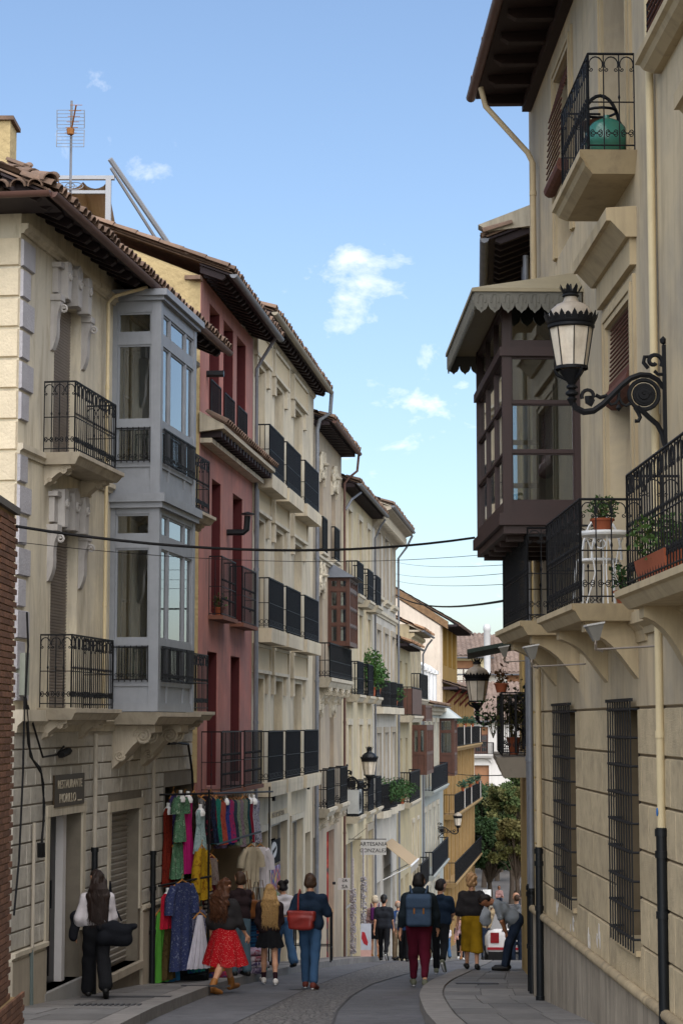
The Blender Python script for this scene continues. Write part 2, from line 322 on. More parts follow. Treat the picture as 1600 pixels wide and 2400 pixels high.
def eave(parent, x0, x1, t, z, m_soff, m_gut, pitch_deg=22, raf=.45, rafs=(.09, .12), back=4., tiles=True, gut=.065, parts=True, tm=None, tp=.21, soff_in=.0):
    """projecting eave: soffit boards, rafters, gutter, tiled slope with its front row of tiles"""
    tn = math.tan(R(pitch_deg)); zw = z + t * tn           # slope height at the wall
    mb = MB(); mb.prism([(-t + .02, z), (.02, zw - .0), (.02, zw + .03), (-t + .02, z + .03)], 'x', x0, x1)
    so = mb.build('soffit', m_soff, parent)
    rm = MB(); ln = t - .08
    rm.prism([(0, 0), (-ln * .86, -ln * tn + rafs[1] * .25), (-ln, -ln * tn + rafs[1] * .62), (-ln, -ln * tn + rafs[1]), (0, rafs[1])], 'x', -rafs[0] / 2, rafs[0] / 2)
    n = max(2, int((x1 - x0 - .2) / raf)); big = MB(); rme = rm.mesh('rafter') if parts else None
    if parts: rme.materials.append(m_soff)
    for i in range(n + 1):
        x = x0 + .1 + (x1 - x0 - .2) * i / n
        if parts: put(rme, 'rafter', so, (x, .02, zw - rafs[1] - .004))
        else: pass
    if not parts:
        for i in range(n + 1): x = x0 + .1 + (x1 - x0 - .2) * i / n; big.box(x - rafs[0] / 2, x + rafs[0] / 2, -ln, .02, z + .01 - rafs[1] * .7, z + .045)
    if not parts: big.build('rafters', m_soff, so)['kind'] = 'stuff'
    if gut:
        g = MB(); half_tube(g, (x0, -t - gut * .7, z + .02), (x1, -t - gut * .7, z + .02), gut); g.build('gutter', m_gut, parent, True)
    mb = MB(); mb.prism([(-t - .02, z + .035), (back, z + .035 + (back + t) * tn), (back, z + .06 + (back + t) * tn), (-t - .02, z + .06)], 'x', x0, x1)
    roof_sheet(mb, x0, x1, -t - .04, z + .075, back, z + .075 + (back + t) * tn, pitch=tp, rows=max(1, int((back + t) / .38)))
    ro = mb.build('roof', tm.materials[0] if tm else M_tile, parent)
    if tiles:
        k = int((x1 - x0) / tp)
        for i in range(k + 1):
            put(tm or TILE, 'roof_tile', ro, (x0 + (x1 - x0) * i / k + random.uniform(-.012, .012), -t - .07 + random.uniform(-.02, .02), z + .085 + random.uniform(-.008, .012)), (R(pitch_deg - 3), 0, random.uniform(-.05, .05)), (1, 1, random.uniform(.95, 1.12)))
    return so, ro
def pipe(parent, pts, r, m, name='drainpipe', collars=()):
    r *= .58; mb = MB(); mb.tube(pts, r, 10)
    for z in collars: mb.tube([(pts[0][0], pts[0][1], z - .03), (pts[0][0], pts[0][1], z + .03)], r * 1.22, 10)
    return mb.build(name, m, parent, True)
def corbel(parent, x, w, t, z, h, m, name='corbel', fat=False, volute=True):
    """scrolled bracket: profile in (y,z) extruded across x"""
    mb = MB(); prof = [(0, z), (-t, z), (-t, z - h * .16)]
    for i in range(9):
        a = i / 8; prof.append((-t * (1 - a) ** 1.5 * .95 + (-.03 if fat else 0) * math.sin(a * math.pi), z - h * (.16 + .84 * a) + .06 * h * math.sin(a * 2 * math.pi)))
    prof.append((0, z - h)); mb.prism(prof, 'x', x - w / 2, x + w / 2)
    for sx in (x - w / 2, x + w / 2) if volute else ():
        mb.tube([(sx, -t * .72 + u, z - h * .24 + v) for u, v in spiral((0, 0), h * .2, h * .03, 0, 4.5 * math.pi, 28)], h * .035, 5)
        mb.tube([(sx, -t * .2 + u, z - h * .68 + v) for u, v in spiral((0, 0), h * .12, h * .02, math.pi, 4.5 * math.pi, 20)], h * .03, 5)
    return mb.build(name, m, parent)
def mould(parent, x0, x1, z, h, p, m, name='moulding', y=0.):
    mb = MB(); mb.prism([(y + .01, z), (y - p * .4, z), (y - p * .5, z + h * .3), (y - p, z + h * .5), (y - p, z + h), (y + .01, z + h)], 'x', x0, x1); return mb.build(name, m, parent)
def text(body, size, m, parent, loc, rot, name='lettering', depth=.004, sx=1.):
    cu = bpy.data.curves.new(name, 'FONT'); cu.body = body; cu.size = size; cu.align_x = 'CENTER'; cu.align_y = 'CENTER'; cu.extrude = depth; cu.resolution_u = 3
    to = bpy.data.objects.new('tmp', cu); COL.objects.link(to); bpy.context.view_layer.update()
    me = bpy.data.meshes.new_from_object(to.evaluated_get(bpy.context.evaluated_depsgraph_get())); bpy.data.objects.remove(to)
    me.name = name; me.materials.clear(); me.materials.append(m)
    return link(name, me, parent, None, (loc[0], loc[1], loc[2] - root_z(parent)), rot, (sx, 1, 1))
# ------------------------------------------------------------ ground, road, pavements
M_road = mat('worn_asphalt', '626265', .75, .18, 1.2, .35, 120, stain=.6, stcol=(.04, .04, .042), streak=1, patch=.6)
M_cob = None
def cobble(name, c1, c2, scale, mortar):
    m = bpy.data.materials.new(name); m.use_nodes = True; N = m.node_tree.nodes; L = m.node_tree.links; b = N['Principled BSDF']; b.inputs['Roughness'].default_value = .7
    t = N.new('ShaderNodeTexCoord'); v = N.new('ShaderNodeTexVoronoi'); v.inputs['Scale'].default_value = scale; v.feature = 'DISTANCE_TO_EDGE'; L.new(t.outputs['Object'], v.inputs['Vector'])
    v2 = N.new('ShaderNodeTexVoronoi'); v2.inputs['Scale'].default_value = scale; L.new(t.outputs['Object'], v2.inputs['Vector'])
    sp = N.new('ShaderNodeSeparateColor'); L.new(v2.outputs['Color'], sp.inputs[0]); x = N.new('ShaderNodeMix'); x.data_type = 'RGBA'; x.inputs['A'].default_value = srgb(c1) + (1,); x.inputs['B'].default_value = srgb(c2) + (1,); L.new(sp.outputs[0], x.inputs['Factor'])
    r = N.new('ShaderNodeValToRGB'); r.color_ramp.elements[0].position = .02; r.color_ramp.elements[1].position = .12; L.new(v.outputs['Distance'], r.inputs['Fac'])
    y = N.new('ShaderNodeMix'); y.data_type = 'RGBA'; y.inputs['A'].default_value = srgb(mortar) + (1,); L.new(r.outputs[0], y.inputs['Factor']); L.new(x.outputs['Result'], y.inputs['B']); L.new(y.outputs['Result'], b.inputs['Base Color'])
    bm = N.new('ShaderNodeBump'); bm.inputs['Strength'].default_value = .8; bm.inputs['Distance'].default_value = .03; L.new(r.outputs[0], bm.inputs['Height']); L.new(bm.outputs[0], b.inputs['Normal']); return m
M_cob = cobble('river_cobbles', '5d5a58', '74706c', 12, '403e3c')
M_pave = mat('pavement_granite', '716e6b', .7, .16, 3, .25, 90, stain=.35, stcol=(.05, .05, .05), rnd=.22, streak=1, patch=.6)
M_kerb = mat('kerb_granite', '7a7672', .75, .16, 4, .25, 80, stain=.4, stcol=(.06, .055, .05), rnd=.1, streak=1)
M_bed = mat('pavement_bed', '57534f', .9, .15, 4, .2)
def strip(name, fa, fb, d0, d1, dz, m, step=1., nx=2):
    """ground sheet between two plan curves X=fa(d), X=fb(d), following the street's fall"""
    mb = MB(); ds = np.arange(d0, d1 + step * .5, step)
    for d in ds:
        for i in range(nx + 1): x = fa(d) + (fb(d) - fa(d)) * i / nx; mb.v.append((x, d, gz(d) + dz))
    for j in range(len(ds) - 1):
        for i in range(nx): q = j * (nx + 1) + i; mb.f.append((q, q + 1, q + nx + 2, q + nx + 1))
    o = mb.build(name, m); o['kind'] = 'structure'; return o
strip('ground', lambda d: -60, lambda d: 90, 2, 120, -.02, mat('dusty_ground', '6b675f', .9, .15, .5, .2), 2.)
mb = MB(); mb.quad((-900, 116, -11.79), (900, 116, -11.79), (900, 1800, -11.79), (-900, 1800, -11.79)); o = mb.build('plaza_ground', mat('plaza_paving', '5d5955', .9, .2, .3, .2)); o['kind'] = 'structure'
def interp(pts): X = [p[0] for p in pts]; Y = [p[1] for p in pts]; return lambda d: float(np.interp(d, X, Y))
kerbL = lambda d: leftX(d) + float(np.interp(d, [20, 24, 30, 33.3, 40, 60, 100], [2.1, 1.62, 1.05, .85, .85, 1.0, 1.0]))
kerbR0 = interp([(14, 1.5), (18, 1.12), (20.5, .98), (23, .94), (26.4, 1.0), (28, 1.08), (29.6, 1.19), (32, 1.43), (34.1, 1.72), (38, 2.2), (42, 2.7), (46, 3.1), (48, 5.4), (60, 6.8), (80, 9), (112, 13)])
R2X = lambda d: 2.536 - .0213 * (d - 26.5) if d < 26.5 else 2.6 + .066 * (d - 26.6) if d < 38 else 14 + (d - 38) * .1
strip('road', lambda d: kerbL(d) - .05, lambda d: kerbR0(d) + .05, 14, 112, 0, M_road, 1.)
cobA = interp([(14, -1.5), (23, -1.2), (26.5, -.9), (31.7, -.5), (39, .15), (52.6, 1.35), (80, 4.1)]); cobB = interp([(14, -.4), (23, -.1), (25.6, -.05), (29, .13), (33.4, .5), (39, 1.28), (52, 2.6), (80, 5.6)])
for f_, nm in ((cobA, 'left'), (cobB, 'right')): strip('road_seam', lambda d: f_(d) - .014, lambda d: f_(d) + .014, 14, 80, .009, mat('seam_dark', '484748', .9, .2), .5, 1)
for i, (a, b, c) in enumerate(((25.5, 27.3, -.55), (28.6, 29.0, .5), (34, 36.2, .9), (24.2, 24.45, .55), (31.2, 31.4, -1.0))): strip('road_patch', lambda d: cobB(d) * .6 + c, lambda d: cobB(d) * .6 + c + .5, a, b, .004, mat('patch_asphalt_%d' % (i % 2), ('48484a', '66656a')[i % 2], .8, .2, 3, .3, 90), .2, 1)
o = strip('cobbled_strip', cobA, cobB, 14, 80, .006, M_cob, .5)
def pavement(name, fa, fb, d0, d1, rows, dw, kerb_side, skip=None):
    """raised pavement: bed sheet, separate slabs and kerb stones with open joints"""
    h = .13
    bed = strip(name, fa, fb, d0, d1, h - .014, M_bed, 1.)
    d = d0; idx = 0
    while d < d1:
        e = min(d + dw * random.uniform(.9, 1.1), d1)
        n = rows; off = random.uniform(-.12, .12)
        for i in range(n):
            u0 = 0 if i == 0 else (i + (off if i < n else 0)) / n; u1 = 1 if i == n - 1 else (i + 1 + off) / n
            g = .005; mb = MB(); zt = h + random.uniform(-.003, .004); P = []
            a0, b0, a1, b1 = fa(d), fb(d), fa(e), fb(e)
            if kerb_side < 0: a0 += .32; a1 += .32
            else: b0 -= .32; b1 -= .32
            pl = [(a0 + (b0 - a0) * u0 + g, d + g), (a0 + (b0 - a0) * u1 - g, d + g), (a1 + (b1 - a1) * u1 - g, e - g), (a1 + (b1 - a1) * u0 + g, e - g)]
            mb.v = [(x, y, gz(y) + h - .06) for x, y in pl] + [(x, y, gz(y) + zt) for x, y in pl]
            mb.f = [(4, 5, 6, 7), (0, 1, 5, 4), (1, 2, 6, 5), (2, 3, 7, 6), (3, 0, 4, 7)]
            mb.build('paving_slab', M_pave, bed)
        f = fa if kerb_side < 0 else fb
        if d < 60:
            s = 1 if kerb_side < 0 else -1; mb = MB(); pl = [(f(d), d + .006), (f(d) + s * .3, d + .006), (f(e) + s * .3, e - .006), (f(e), e - .006)]
            if s < 0: pl = [pl[1], pl[0], pl[3], pl[2]]
            mb.v = [(x, y, gz(y) - .1) for x, y in pl] + [(x, y, gz(y) + h + .006) for x, y in pl]
            mb.f = [(4, 5, 6, 7), (0, 1, 5, 4), (1, 2, 6, 5), (2, 3, 7, 6), (3, 0, 4, 7)]; mb.build('kerb_stone', M_kerb, bed)
        d = e; idx += 1
pavement('left_pavement', lambda d: leftX(d) - .05, kerbL, 18, 75, 2, .95, 1)
pavement('right_pavement', kerbR0, lambda d: min(R2X(d) + .05, 6.), 15, 46, 3, .95, -1)
# gullies and covers let into the pavement
for (x, y, a, b, nm, lab) in ((-2.75, 24.3, .8, .3, 'drain_grate', 'slotted iron drain grate in the pavement by the brick wall'), (-2.75, 26.2, 1.15, .22, 'access_cover', 'long dark access cover in the pavement below the restaurant'), (-1.95, 29.4, .7, .2, 'access_cover', 'dark access cover in the pavement below the clothes stall'), (2.0, 30.2, .62, .3, 'access_cover', 'rectangular cover in the pavement beside the iron pipes')):
    mb = MB(); sl_ = -.09
    if 'grate' in nm:
        n = 12
        for i in range(n): xx = x - a / 2 + a * i / n; mb.add([(xx + u, y + v, gz(y + v) + w) for u, v, w in ((0, -b / 2, .125), (a / n * .55, -b / 2, .125), (a / n * .55, b / 2, .125), (0, b / 2, .125), (0, -b / 2, .146), (a / n * .55, -b / 2, .146), (a / n * .55, b / 2, .146), (0, b / 2, .146))], [(4, 5, 6, 7), (0, 1, 5, 4), (1, 2, 6, 5), (2, 3, 7, 6), (3, 0, 4, 7)])
    else: mb.add([(x + u * a / 2, y + v * b / 2, gz(y + v * b / 2) + w) for w in (.12, .144) for u, v in ((-1, -1), (1, -1), (1, 1), (-1, 1))], [(4, 5, 6, 7), (0, 1, 5, 4), (1, 2, 6, 5), (2, 3, 7, 6), (3, 0, 4, 7)])
    tag(mb.build(nm, mat('cover_iron', '3a3a3c', .6, .2)), lab, 'grate' if 'grate' in nm else 'cover')
# ------------------------------------------------------------ miradors (glazed wooden boxes)
def glazed_box(parent, x0, x1, t, z0, z1, m, rows, nf, ns=1, post=.12, mull=.06, name='mirador', glass=None, rail=None, label=None, wf=None, far=True, near=True, sash=.028):
    glass = glass or M_glass; mb = MB(); panes = []; pan = MB(); rl = MB()
    for x in (x0, x1 - post):
        mb.box(x, x + post, -t, -t + post, z0, z1); mb.box(x, x + post, -.07, .02, z0, z1)
    gaps = []; z = z0
    for a, b, k in rows: gaps.append((z, a)); z = b
    gaps.append((z, z1)); gaps = [g for g in gaps if g[1] - g[0] > .005]
    fx0, fx1 = x0 + post, x1 - post; wf = wf or [1] * nf; tot = sum(wf); xs = [fx0]
    for w in wf: xs.append(xs[-1] + (fx1 - fx0) * w / tot)
    faces = [('f', xs)]
    ys = [-t + post + (t - post - .07) * i / ns for i in range(ns + 1)]
    if near: faces.append(('n', ys))
    if far: faces.append(('s', ys))
    def bx(B, fc, u0, u1, d0, d1, a, b):
        if fc == 'f': B.box(u0, u1, -t + d0, -t + d1, a, b)
        elif fc == 'n': B.box(x0 + d0, x0 + d1, u0, u1, a, b)
        else: B.box(x1 - d1, x1 - d0, u0, u1, a, b)
    for fc, us in faces:
        for a, b in gaps: bx(mb, fc, us[0], us[-1], .012, .085, a, b)
        for u in us[1:-1]:
            for a, b, k in rows: bx(mb, fc, u - mull / 2, u + mull / 2, .018, .08, a, b)
        for i in range(len(us) - 1):
            u0 = us[i] + (mull / 2 if i else 0); u1 = us[i + 1] - (mull / 2 if i < len(us) - 2 else 0)
            for a, b, k in rows:
                if k == 'p': bx(pan, fc, u0, u1, .035, .07, a, b)
                else:
                    s = sash
                    bx(mb, fc, u0, u0 + s, .03, .07, a, b); bx(mb, fc, u1 - s, u1, .03, .07, a, b); bx(mb, fc, u0 + s, u1 - s, .03, .07, b - s, b); bx(mb, fc, u0 + s, u1 - s, .03, .07, a, a + s)
                    panes.append((fc, u0 + s * .5, u1 - s * .5, a + s * .5, b - s * .5))
                if k == 'r' and rail:
                    n = max(3, round((u1 - u0) / .085))
                    for j in range(n + 1):
                        q = u0 + (u1 - u0) * j / n; bx(rl, fc, q - .006, q + .006, -.03, -.018, a, b)
                    for zz in (a + .02, b - .03): bx(rl, fc, u0, u1, -.033, -.016, zz, zz + .016)
                    n2 = max(1, round((u1 - u0) / .14))
                    for j in range(n2):
                        c = u0 + (u1 - u0) * (j + .5) / n2
                        for sg in (-1, 1):
                            pts = [(c + sg * p, a + .1 + q) for p, q in spiral((.035, 0), .034, .006, -2.8, 3.6, 9)]
                            rl.tube([((p, -t - .026, q) if fc == 'f' else (x0 - .026, p, q) if fc == 'n' else (x1 + .026, p, q)) for p, q in pts], .006, 4)
    mb.box(x0 + .02, x1 - .02, -t + .02, 0, z0 + .01, z0 + .05); mb.box(x0 + .02, x1 - .02, -t + .02, 0, z1 - .05, z1 - .01)
    o = mb.build(name, m, parent, label=label)
    if pan.v: pan.build('panel', m, o)
    for fc, u0, u1, a, b in panes:
        g = MB(); bx(g, fc, u0, u1, .047, .052, a, b); g.build('pane', glass, o)
    if rl.v: rl.build('railing', rail, o)
    return o
def crest(parent, x, z, w, h, m, name='carved_ornament', seed=1):
    """relief of scrolls and bosses on a wall"""
    rs = random.Random(seed); mb = MB(); mb.prism([(x - w * .5, z), (x - w * .42, z + h * .45), (x - w * .5, z + h * .8), (x - w * .2, z + h), (x + w * .2, z + h), (x + w * .5, z + h * .8), (x + w * .42, z + h * .45), (x + w * .5, z)][::-1], 'y', -.035, .01)
    for sg in (-1, 1):
        for k in range(5):
            c = (x + sg * w * rs.uniform(.12, .38), z + h * (k + .5) / 5); r = w * rs.uniform(.1, .18)
            mb.tube([(c[0] + u * sg, -.05, c[1] + v) for u, v in spiral((0, 0), r, r * .2, rs.uniform(-2, 0), 7, 14)], w * .035, 5)
    mb.lathe([(w * .02, 0), (w * .14, .01), (w * .16, .05), (w * .1, .08)], 10, (x, -.05, z + h * .5))
    for sg in (-1, 1): mb.box(x + sg * w * .47 - .03, x + sg * w * .47 + .03, -.06, 0, z - h * .35, z + h * .1)
    return mb.build(name, m, parent)
# ============================================================ HOUSE 1: yellow house with the grey-blue mirador
M_y = mat('yellow_plaster', 'd0c6ae', .9, .08, .8, .12, 70, stain=.65, stcol=(.24, .2, .145), streak=.16, patch=.55)
M_stoneL = mat('pale_ashlar', 'b2ada2', .9, .12, 3, .45, 45, stain=.5, stcol=(.15, .135, .12), rnd=.09, bdist=.02, streak=.7)
M_trim = mat('pale_trim', 'b9b09d', .85, .1, 3, .1, 40, stain=.5, stcol=(.12, .1, .08))
M_quoin = mat('grey_quoin', 'a4a2a6', .9, .1, 5, .5, 35, rnd=.08, bdist=.02)
M_gb = mat('grey_blue_paint', '82868c', .55, .1, 4, .1, 40, stain=.25, stcol=(.12, .12, .13))
M_blindb = mat('brown_blind', '938c87', .7, .12, 4, .05)
M_greym = mat('grey_shutter', '8d8880', .6, .1, 3, .05)
H1 = facade('yellow_house', 'yellow plastered house with grey-blue glazed mirador above the restaurant sign', 'house', -3.852, 23.66, .147, 1, -3.75)
OPd = [(1.5, 3.0, -3.3, -1.17, .2), (4.45, 6.1, -3.45, -1.24), (7.75, 9.6, -4.4, -1.0, .5)]
wall(H1, 9.6, -4.5, .02, OPd, mat('mortar_grey', '736c60', .95, .15, 4, .2), .34, name='ground_floor_wall')
WIN1 = [(1.45, 2.65, .18, 2.5), (1.45, 2.65, 3.38, 5.42), (7.3, 8.5, .18, 2.5), (7.3, 8.5, 3.38, 5.42), (4.9, 5.9, .3, 2.5), (4.9, 5.9, 3.3, 5.5)]
wall(H1, 9.6, .021, 6.3, WIN1, M_y, .22, name='wall', y=0)
# ashlar blocks of the ground floor
def ashlar(parent, x0, x1, z0, z1, ops, m, hrange, wrange, proud, name='stone', y=0., g=.009, seed=3, rough=0):
    rs = random.Random(seed); z = z0
    while z < z1 - .05:
        h = rs.uniform(*hrange); zt = min(z + h, z1)
        if z1 - zt < hrange[0] * .5: zt = z1
        cuts = [(x0, x1)]
        for o in ops:
            if o[2] - .0 < zt - .01 and o[3] > z + .01:
                nc = []
                for a, b in cuts:
                    if o[1] <= a or o[0] >= b: nc.append((a, b)); continue
                    if o[0] > a: nc.append((a, o[0]))
                    if o[1] < b: nc.append((o[1], b))
                cuts = nc
        for a, b in cuts:
            x = a
            while x < b - .03:
                w = rs.uniform(*wrange); e = min(x + w, b)
                if b - e < wrange[0] * .5: e = b
                mb = MB(); mb.block(x + g, e - g, z + g, zt - g, y + .001, proud * rs.uniform(.8, 1.2), .008); mb.build(name, m, parent); x = e
        z = zt
fr = .14
ashlar(H1, .0, 9.6, -2.66, -.32, [(a - fr, b + fr, c, d + fr * 1.2) for a, b, c, d in [o[:4] for o in OPd[:2]]] + [(7.6, 9.6, -5, -.92)], M_stoneL, (.2, .27), (.38, .72), .016)
mb = MB(); mb.block(0, 9.6, -.315, -.118, .001, .016, .008); mb.build('band_course', M_stoneL, H1)
# plinth and its ledge
M_plin = mat('smooth_plinth', '9d9382', .85, .12, 2, .1, 40, stain=.35, stcol=(.13, .11, .09))
for a, b in ((0, 1.36), (3.14, 4.31), (6.24, 7.72)):
    mb = MB(); mb.box(a, b, -.05, .01, -4.5, -2.77); mb.build('plinth', M_plin, H1); mould(H1, a, b, -2.77, .1, .08, M_trim, 'ledge')
# door with frame, glazing, step; roller shutter with frame
def frame(parent, x0, x1, z0, z1, w, p, m, top=True, name='surround'):
    mb = MB(); mb.box(x0 - w, x0 - .002, -p, .005, z0, z1); mb.box(x1 + .002, x1 + w, -p, .005, z0, z1); mb.box(x0 - w - .01, x1 + w + .01, -p - .008, .005, z1 + .002, z1 + w * 1.1); return mb.build(name, m, parent)
frame(H1, 1.5, 3.0, -2.7, -1.17, .13, .03, M_trim); frame(H1, 4.45, 6.1, -2.7, -1.24, .13, .03, M_trim)
mb = MB(); mb.box(1.3, 3.05, -.06, .34, -4.2, -3.3); mb.build('door_step', mat('step_stone', '8a8884', .8, .1), H1)
dm = mat('dark_door', '0d0f12', .35, .2); mb = MB(); mb.box(1.5, 3.0, .2, .26, -3.3, -1.17); mb.box(1.55, 1.62, .185, .202, -3.2, -1.25); mb.box(2.24, 2.31, .185, .202, -3.2, -1.25); d_ = mb.build('door', dm, H1)
mb = MB()
for i in range(9): mb.lathe([(.0, -.05), (.035, 0), (.0, .05)], 6, (1.93, .19, -3.05 + i * .22), False)
mb.box(2.2, 2.215, .15, .2, -2.35, -2.0); mb.build('door_handle', M_iron, d_)
mb = MB(); mb.box(2.52, 2.66, .1, .199, -3.3, -1.17); mb.build('door_jamb', mat('jamb_white', 'b9b6b4', .7, .08), H1)
blind(H1, 4.45, 6.1, -3.45, -1.24, .16, M_greym, .085, 'roller_shutter')
mb = MB(); mb.box(4.3, 6.2, -.08, .24, -3.55, -3.45); mb.build('sill', M_plin, H1)
# belts, cornice, quoins
for z, h, p in ((3.18, .13, .07), (5.86, .12, .09)): mould(H1, 0, 9.6, z, h, p, M_trim, 'string_course')
mould(H1, 0, 9.6, -.12, .27, .12, M_trim, 'string_course')
for i, z in enumerate(np.arange(.25, 5.7, .372)):
    if 3.0 < z < 3.3: continue
    w = .5 if i % 2 == 0 else .33
    mb = MB(); mb.block(.004, w, z, z + .335, 0, .035, .012); mb.build('quoin', M_quoin, H1)
M_quoinc = mat('cream_quoin', 'c4b79e', .9, .1, 5, .5, 35, rnd=.06, bdist=.02)
for i, z in enumerate(np.arange(.25, 5.8, .372)):
    w = .62 if i % 2 else .8
    me = MB().block(0, w, z - H1.location.z, z - H1.location.z + .345, 0, .04, .012).mesh('quoin'); me.materials.append(M_quoinc); q = link('quoin', me, H1, None, (0.0, w + .002, 0), (0, 0, R(-90)))
# window hoods, blinds
def hood(parent, x0, x1, z, m, s=1.):
    mb = MB(); mb.box(x0 - .12, x1 + .12, -.07, .0, z + .02, z + .34 * s); mb.box(x0 - .16, x1 + .16, -.12, 0, z + .34 * s, z + .4 * s)
    c = (x0 + x1) / 2
    for kx, w in ((x0 + .12, .2), (c, .26), (x1 - .12, .2)):
        mb.prism([(kx - w * .36, z - .03), (kx + w * .36, z - .03), (kx + w * .5, z + .44 * s), (kx, z + .52 * s if w > .25 else z + .46 * s), (kx - w * .5, z + .44 * s)], 'y', -.16, 0)
        mb.tube([(kx + u, -.17, z + .26 * s + v) for u, v in spiral((0, 0), w * .3, w * .06, 0, 9, 18)], .018, 5)
    for sx in (x0 - .11, x1 + .11):
        mb.box(sx - .1, sx + .1, -.14, 0, z - .1, z - .02)
        pr = [(0, z - .1), (-.13, z - .1)] + [(-.13 * (1 - a) - .02 + .025 * math.sin(a * 6), z - .1 - .62 * s * a) for a in np.linspace(.1, 1, 8)] + [(0, z - .74 * s)]
        mb.prism(pr, 'x', sx - .07, sx + .07)
        mb.tube([(sx, -.15 + u, z - .2 + v) for u, v in spiral((0, 0), .06, .01, 0, 9, 14)], .016, 5)
    return mb.build('window_hood', m, parent)
M_hood = mat('grey_moulded_stone', 'a6a29e', .85, .1, 5, .2, 40, stain=.3, stcol=(.12, .11, .1))
for x0, x1, z0, z1 in WIN1[:4]:
    blind(H1, x0, x1, z0, z1, .13, M_blindb, .04); hood(H1, x0, x1, z1 - .02, M_hood)
for x0, x1, z0, z1 in WIN1[4:]: casement(H1, x0, x1, z0, z1, .1, M_gb, 2, 3, glass=M_glassd)
# balconies
M_slab = mat('stone_balcony', 'aca290', .85, .12, 3, .15, 40, stain=.4, stcol=(.1, .09, .075))
for x0, x1 in ((1.05, 3.0), (7.05, 8.95)):
    for zt in (.17, 3.32):
        b = slab(H1, x0 - .12, x1 + .12, .5, zt - .14, zt, M_slab, .05)
        for cx in (x0 + .15, x1 - .15): corbel(b, cx, .2, .34, zt - .14, .26, M_slab)
        railing(b, x0, x1, .4, zt + .01, zt + .9, M_iron, .095, .0075, 'scroll')
slab(H1, 4.15, 6.75, .78, -.03, .14, M_slab, .07)
for cx in (4.7, 6.35): corbel(H1, cx, .42, .62, -.04, .62, M_slab, fat=True)
rows1 = [(.27, .5, 'p'), (.56, 1.06, 'r'), (1.15, 2.42, 'g'), (2.6, 2.9, 'g')]; rows2 = [(3.4, 3.56, 'p'), (3.62, 4.12, 'r'), (4.22, 5.3, 'g'), (5.46, 5.76, 'g')]
glazed_box(H1, 4.3, 6.6, .7, .15, 3.0, M_gb, rows1, 3, 1, .14, .07, rail=M_iron, wf=[1, 2, 1]); glazed_box(H1, 4.3, 6.6, .7, 3.16, 5.95, M_gb, rows2, 3, 1, .14, .07, rail=M_iron, wf=[1, 2, 1])
mb = MB()
for q in (((2.98, .1, .05), (3.06, .12, .09)), ((5.92, .08, .05), (5.98, .09, .1))):
    mb = MB()
    for z, h, e in q: mb.box(4.3 - e, 6.6 + e, -.7 - e, 0, z, z + h)
    mb.build('mirador_cornice', M_gb, H1)
# eave, hipped end, gutter, pipes
eave(H1, -.75, 9.55, .56, 6.12, M_darkwood, M_gutb, 24, .42, (.1, .12), 5.)
mb = MB(); tn = math.tan(R(24)); mb.add([(-.76, -.56, 6.155), (-.76, 5, 6.155), (1.6, 5, 6.155 + 2.36 * tn), (1.6, 1.8, 6.155 + 2.36 * tn)], [(0, 3, 2, 1)])
hp = mb.build('hip_roof', M_tile, H1)
g = MB(); half_tube(g, (-.8, -.6, 6.14), (-.8, 4, 6.14), .065); g.build('gutter', M_gutb, H1, True)
for i in range(20):
    for j in range(2): put(TILE, 'roof_tile', hp, (-.83 + j * .37, -.42 + i * .21, 6.2 + j * .165), (R(20), 0, R(-90) + random.uniform(-.05, .05)), (1.1, 1, 1.15))
for i in range(7): put(TILE, 'ridge_tile', hp, (-.8 + i * .3, -.6 + i * .3, 6.26 + i * .14), (R(18), 0, R(-45)), (1.3, 1, 1.3))
mb = MB(); mb.prism([(-.72, 6.1), (.02, 6.1), (.02, 6.16), (-.72, 6.16)], 'y', -.5, 5); mb.build('soffit', M_darkwood, H1)
M_pc = mat('cream_pipe', 'c2b28e', .6, .08, 4, .03)
M_pg = mat('greige_pipe', 'aaa294', .6, .08, 4, .03)
pipe(H1, [(3.72, -.09, .2), (3.72, -.09, 5.78), (3.85, -.14, 5.9), (4.25, -.5, 6.1)], .045, M_pc, collars=(1.6, 4.6))
for x, zt, zf in ((3.33, -1.65, gz(27) + .13), (6.6, -1.9, gz(30.2) + .13)):
    pipe(H1, [(x, -.1, zf), (x, -.1, zt)], .075, M_black, 'iron_pipe', (zt - .03, zt - .55, zf + .75)); pipe(H1, [(x + .02, -.09, zt), (x + .02, -.09, -.15)], .052, M_pg, collars=(zt + .8,))
pipe(H1, [(.72, -.06, -3.55), (.72, -.06, -1.2)], .04, M_pg); pipe(H1, [(.72, -.06, -3.55), (.68, -.06, -2.7)], .047, mat('pipe_greygreen', '5f6a68', .6), 'pipe_shoe')
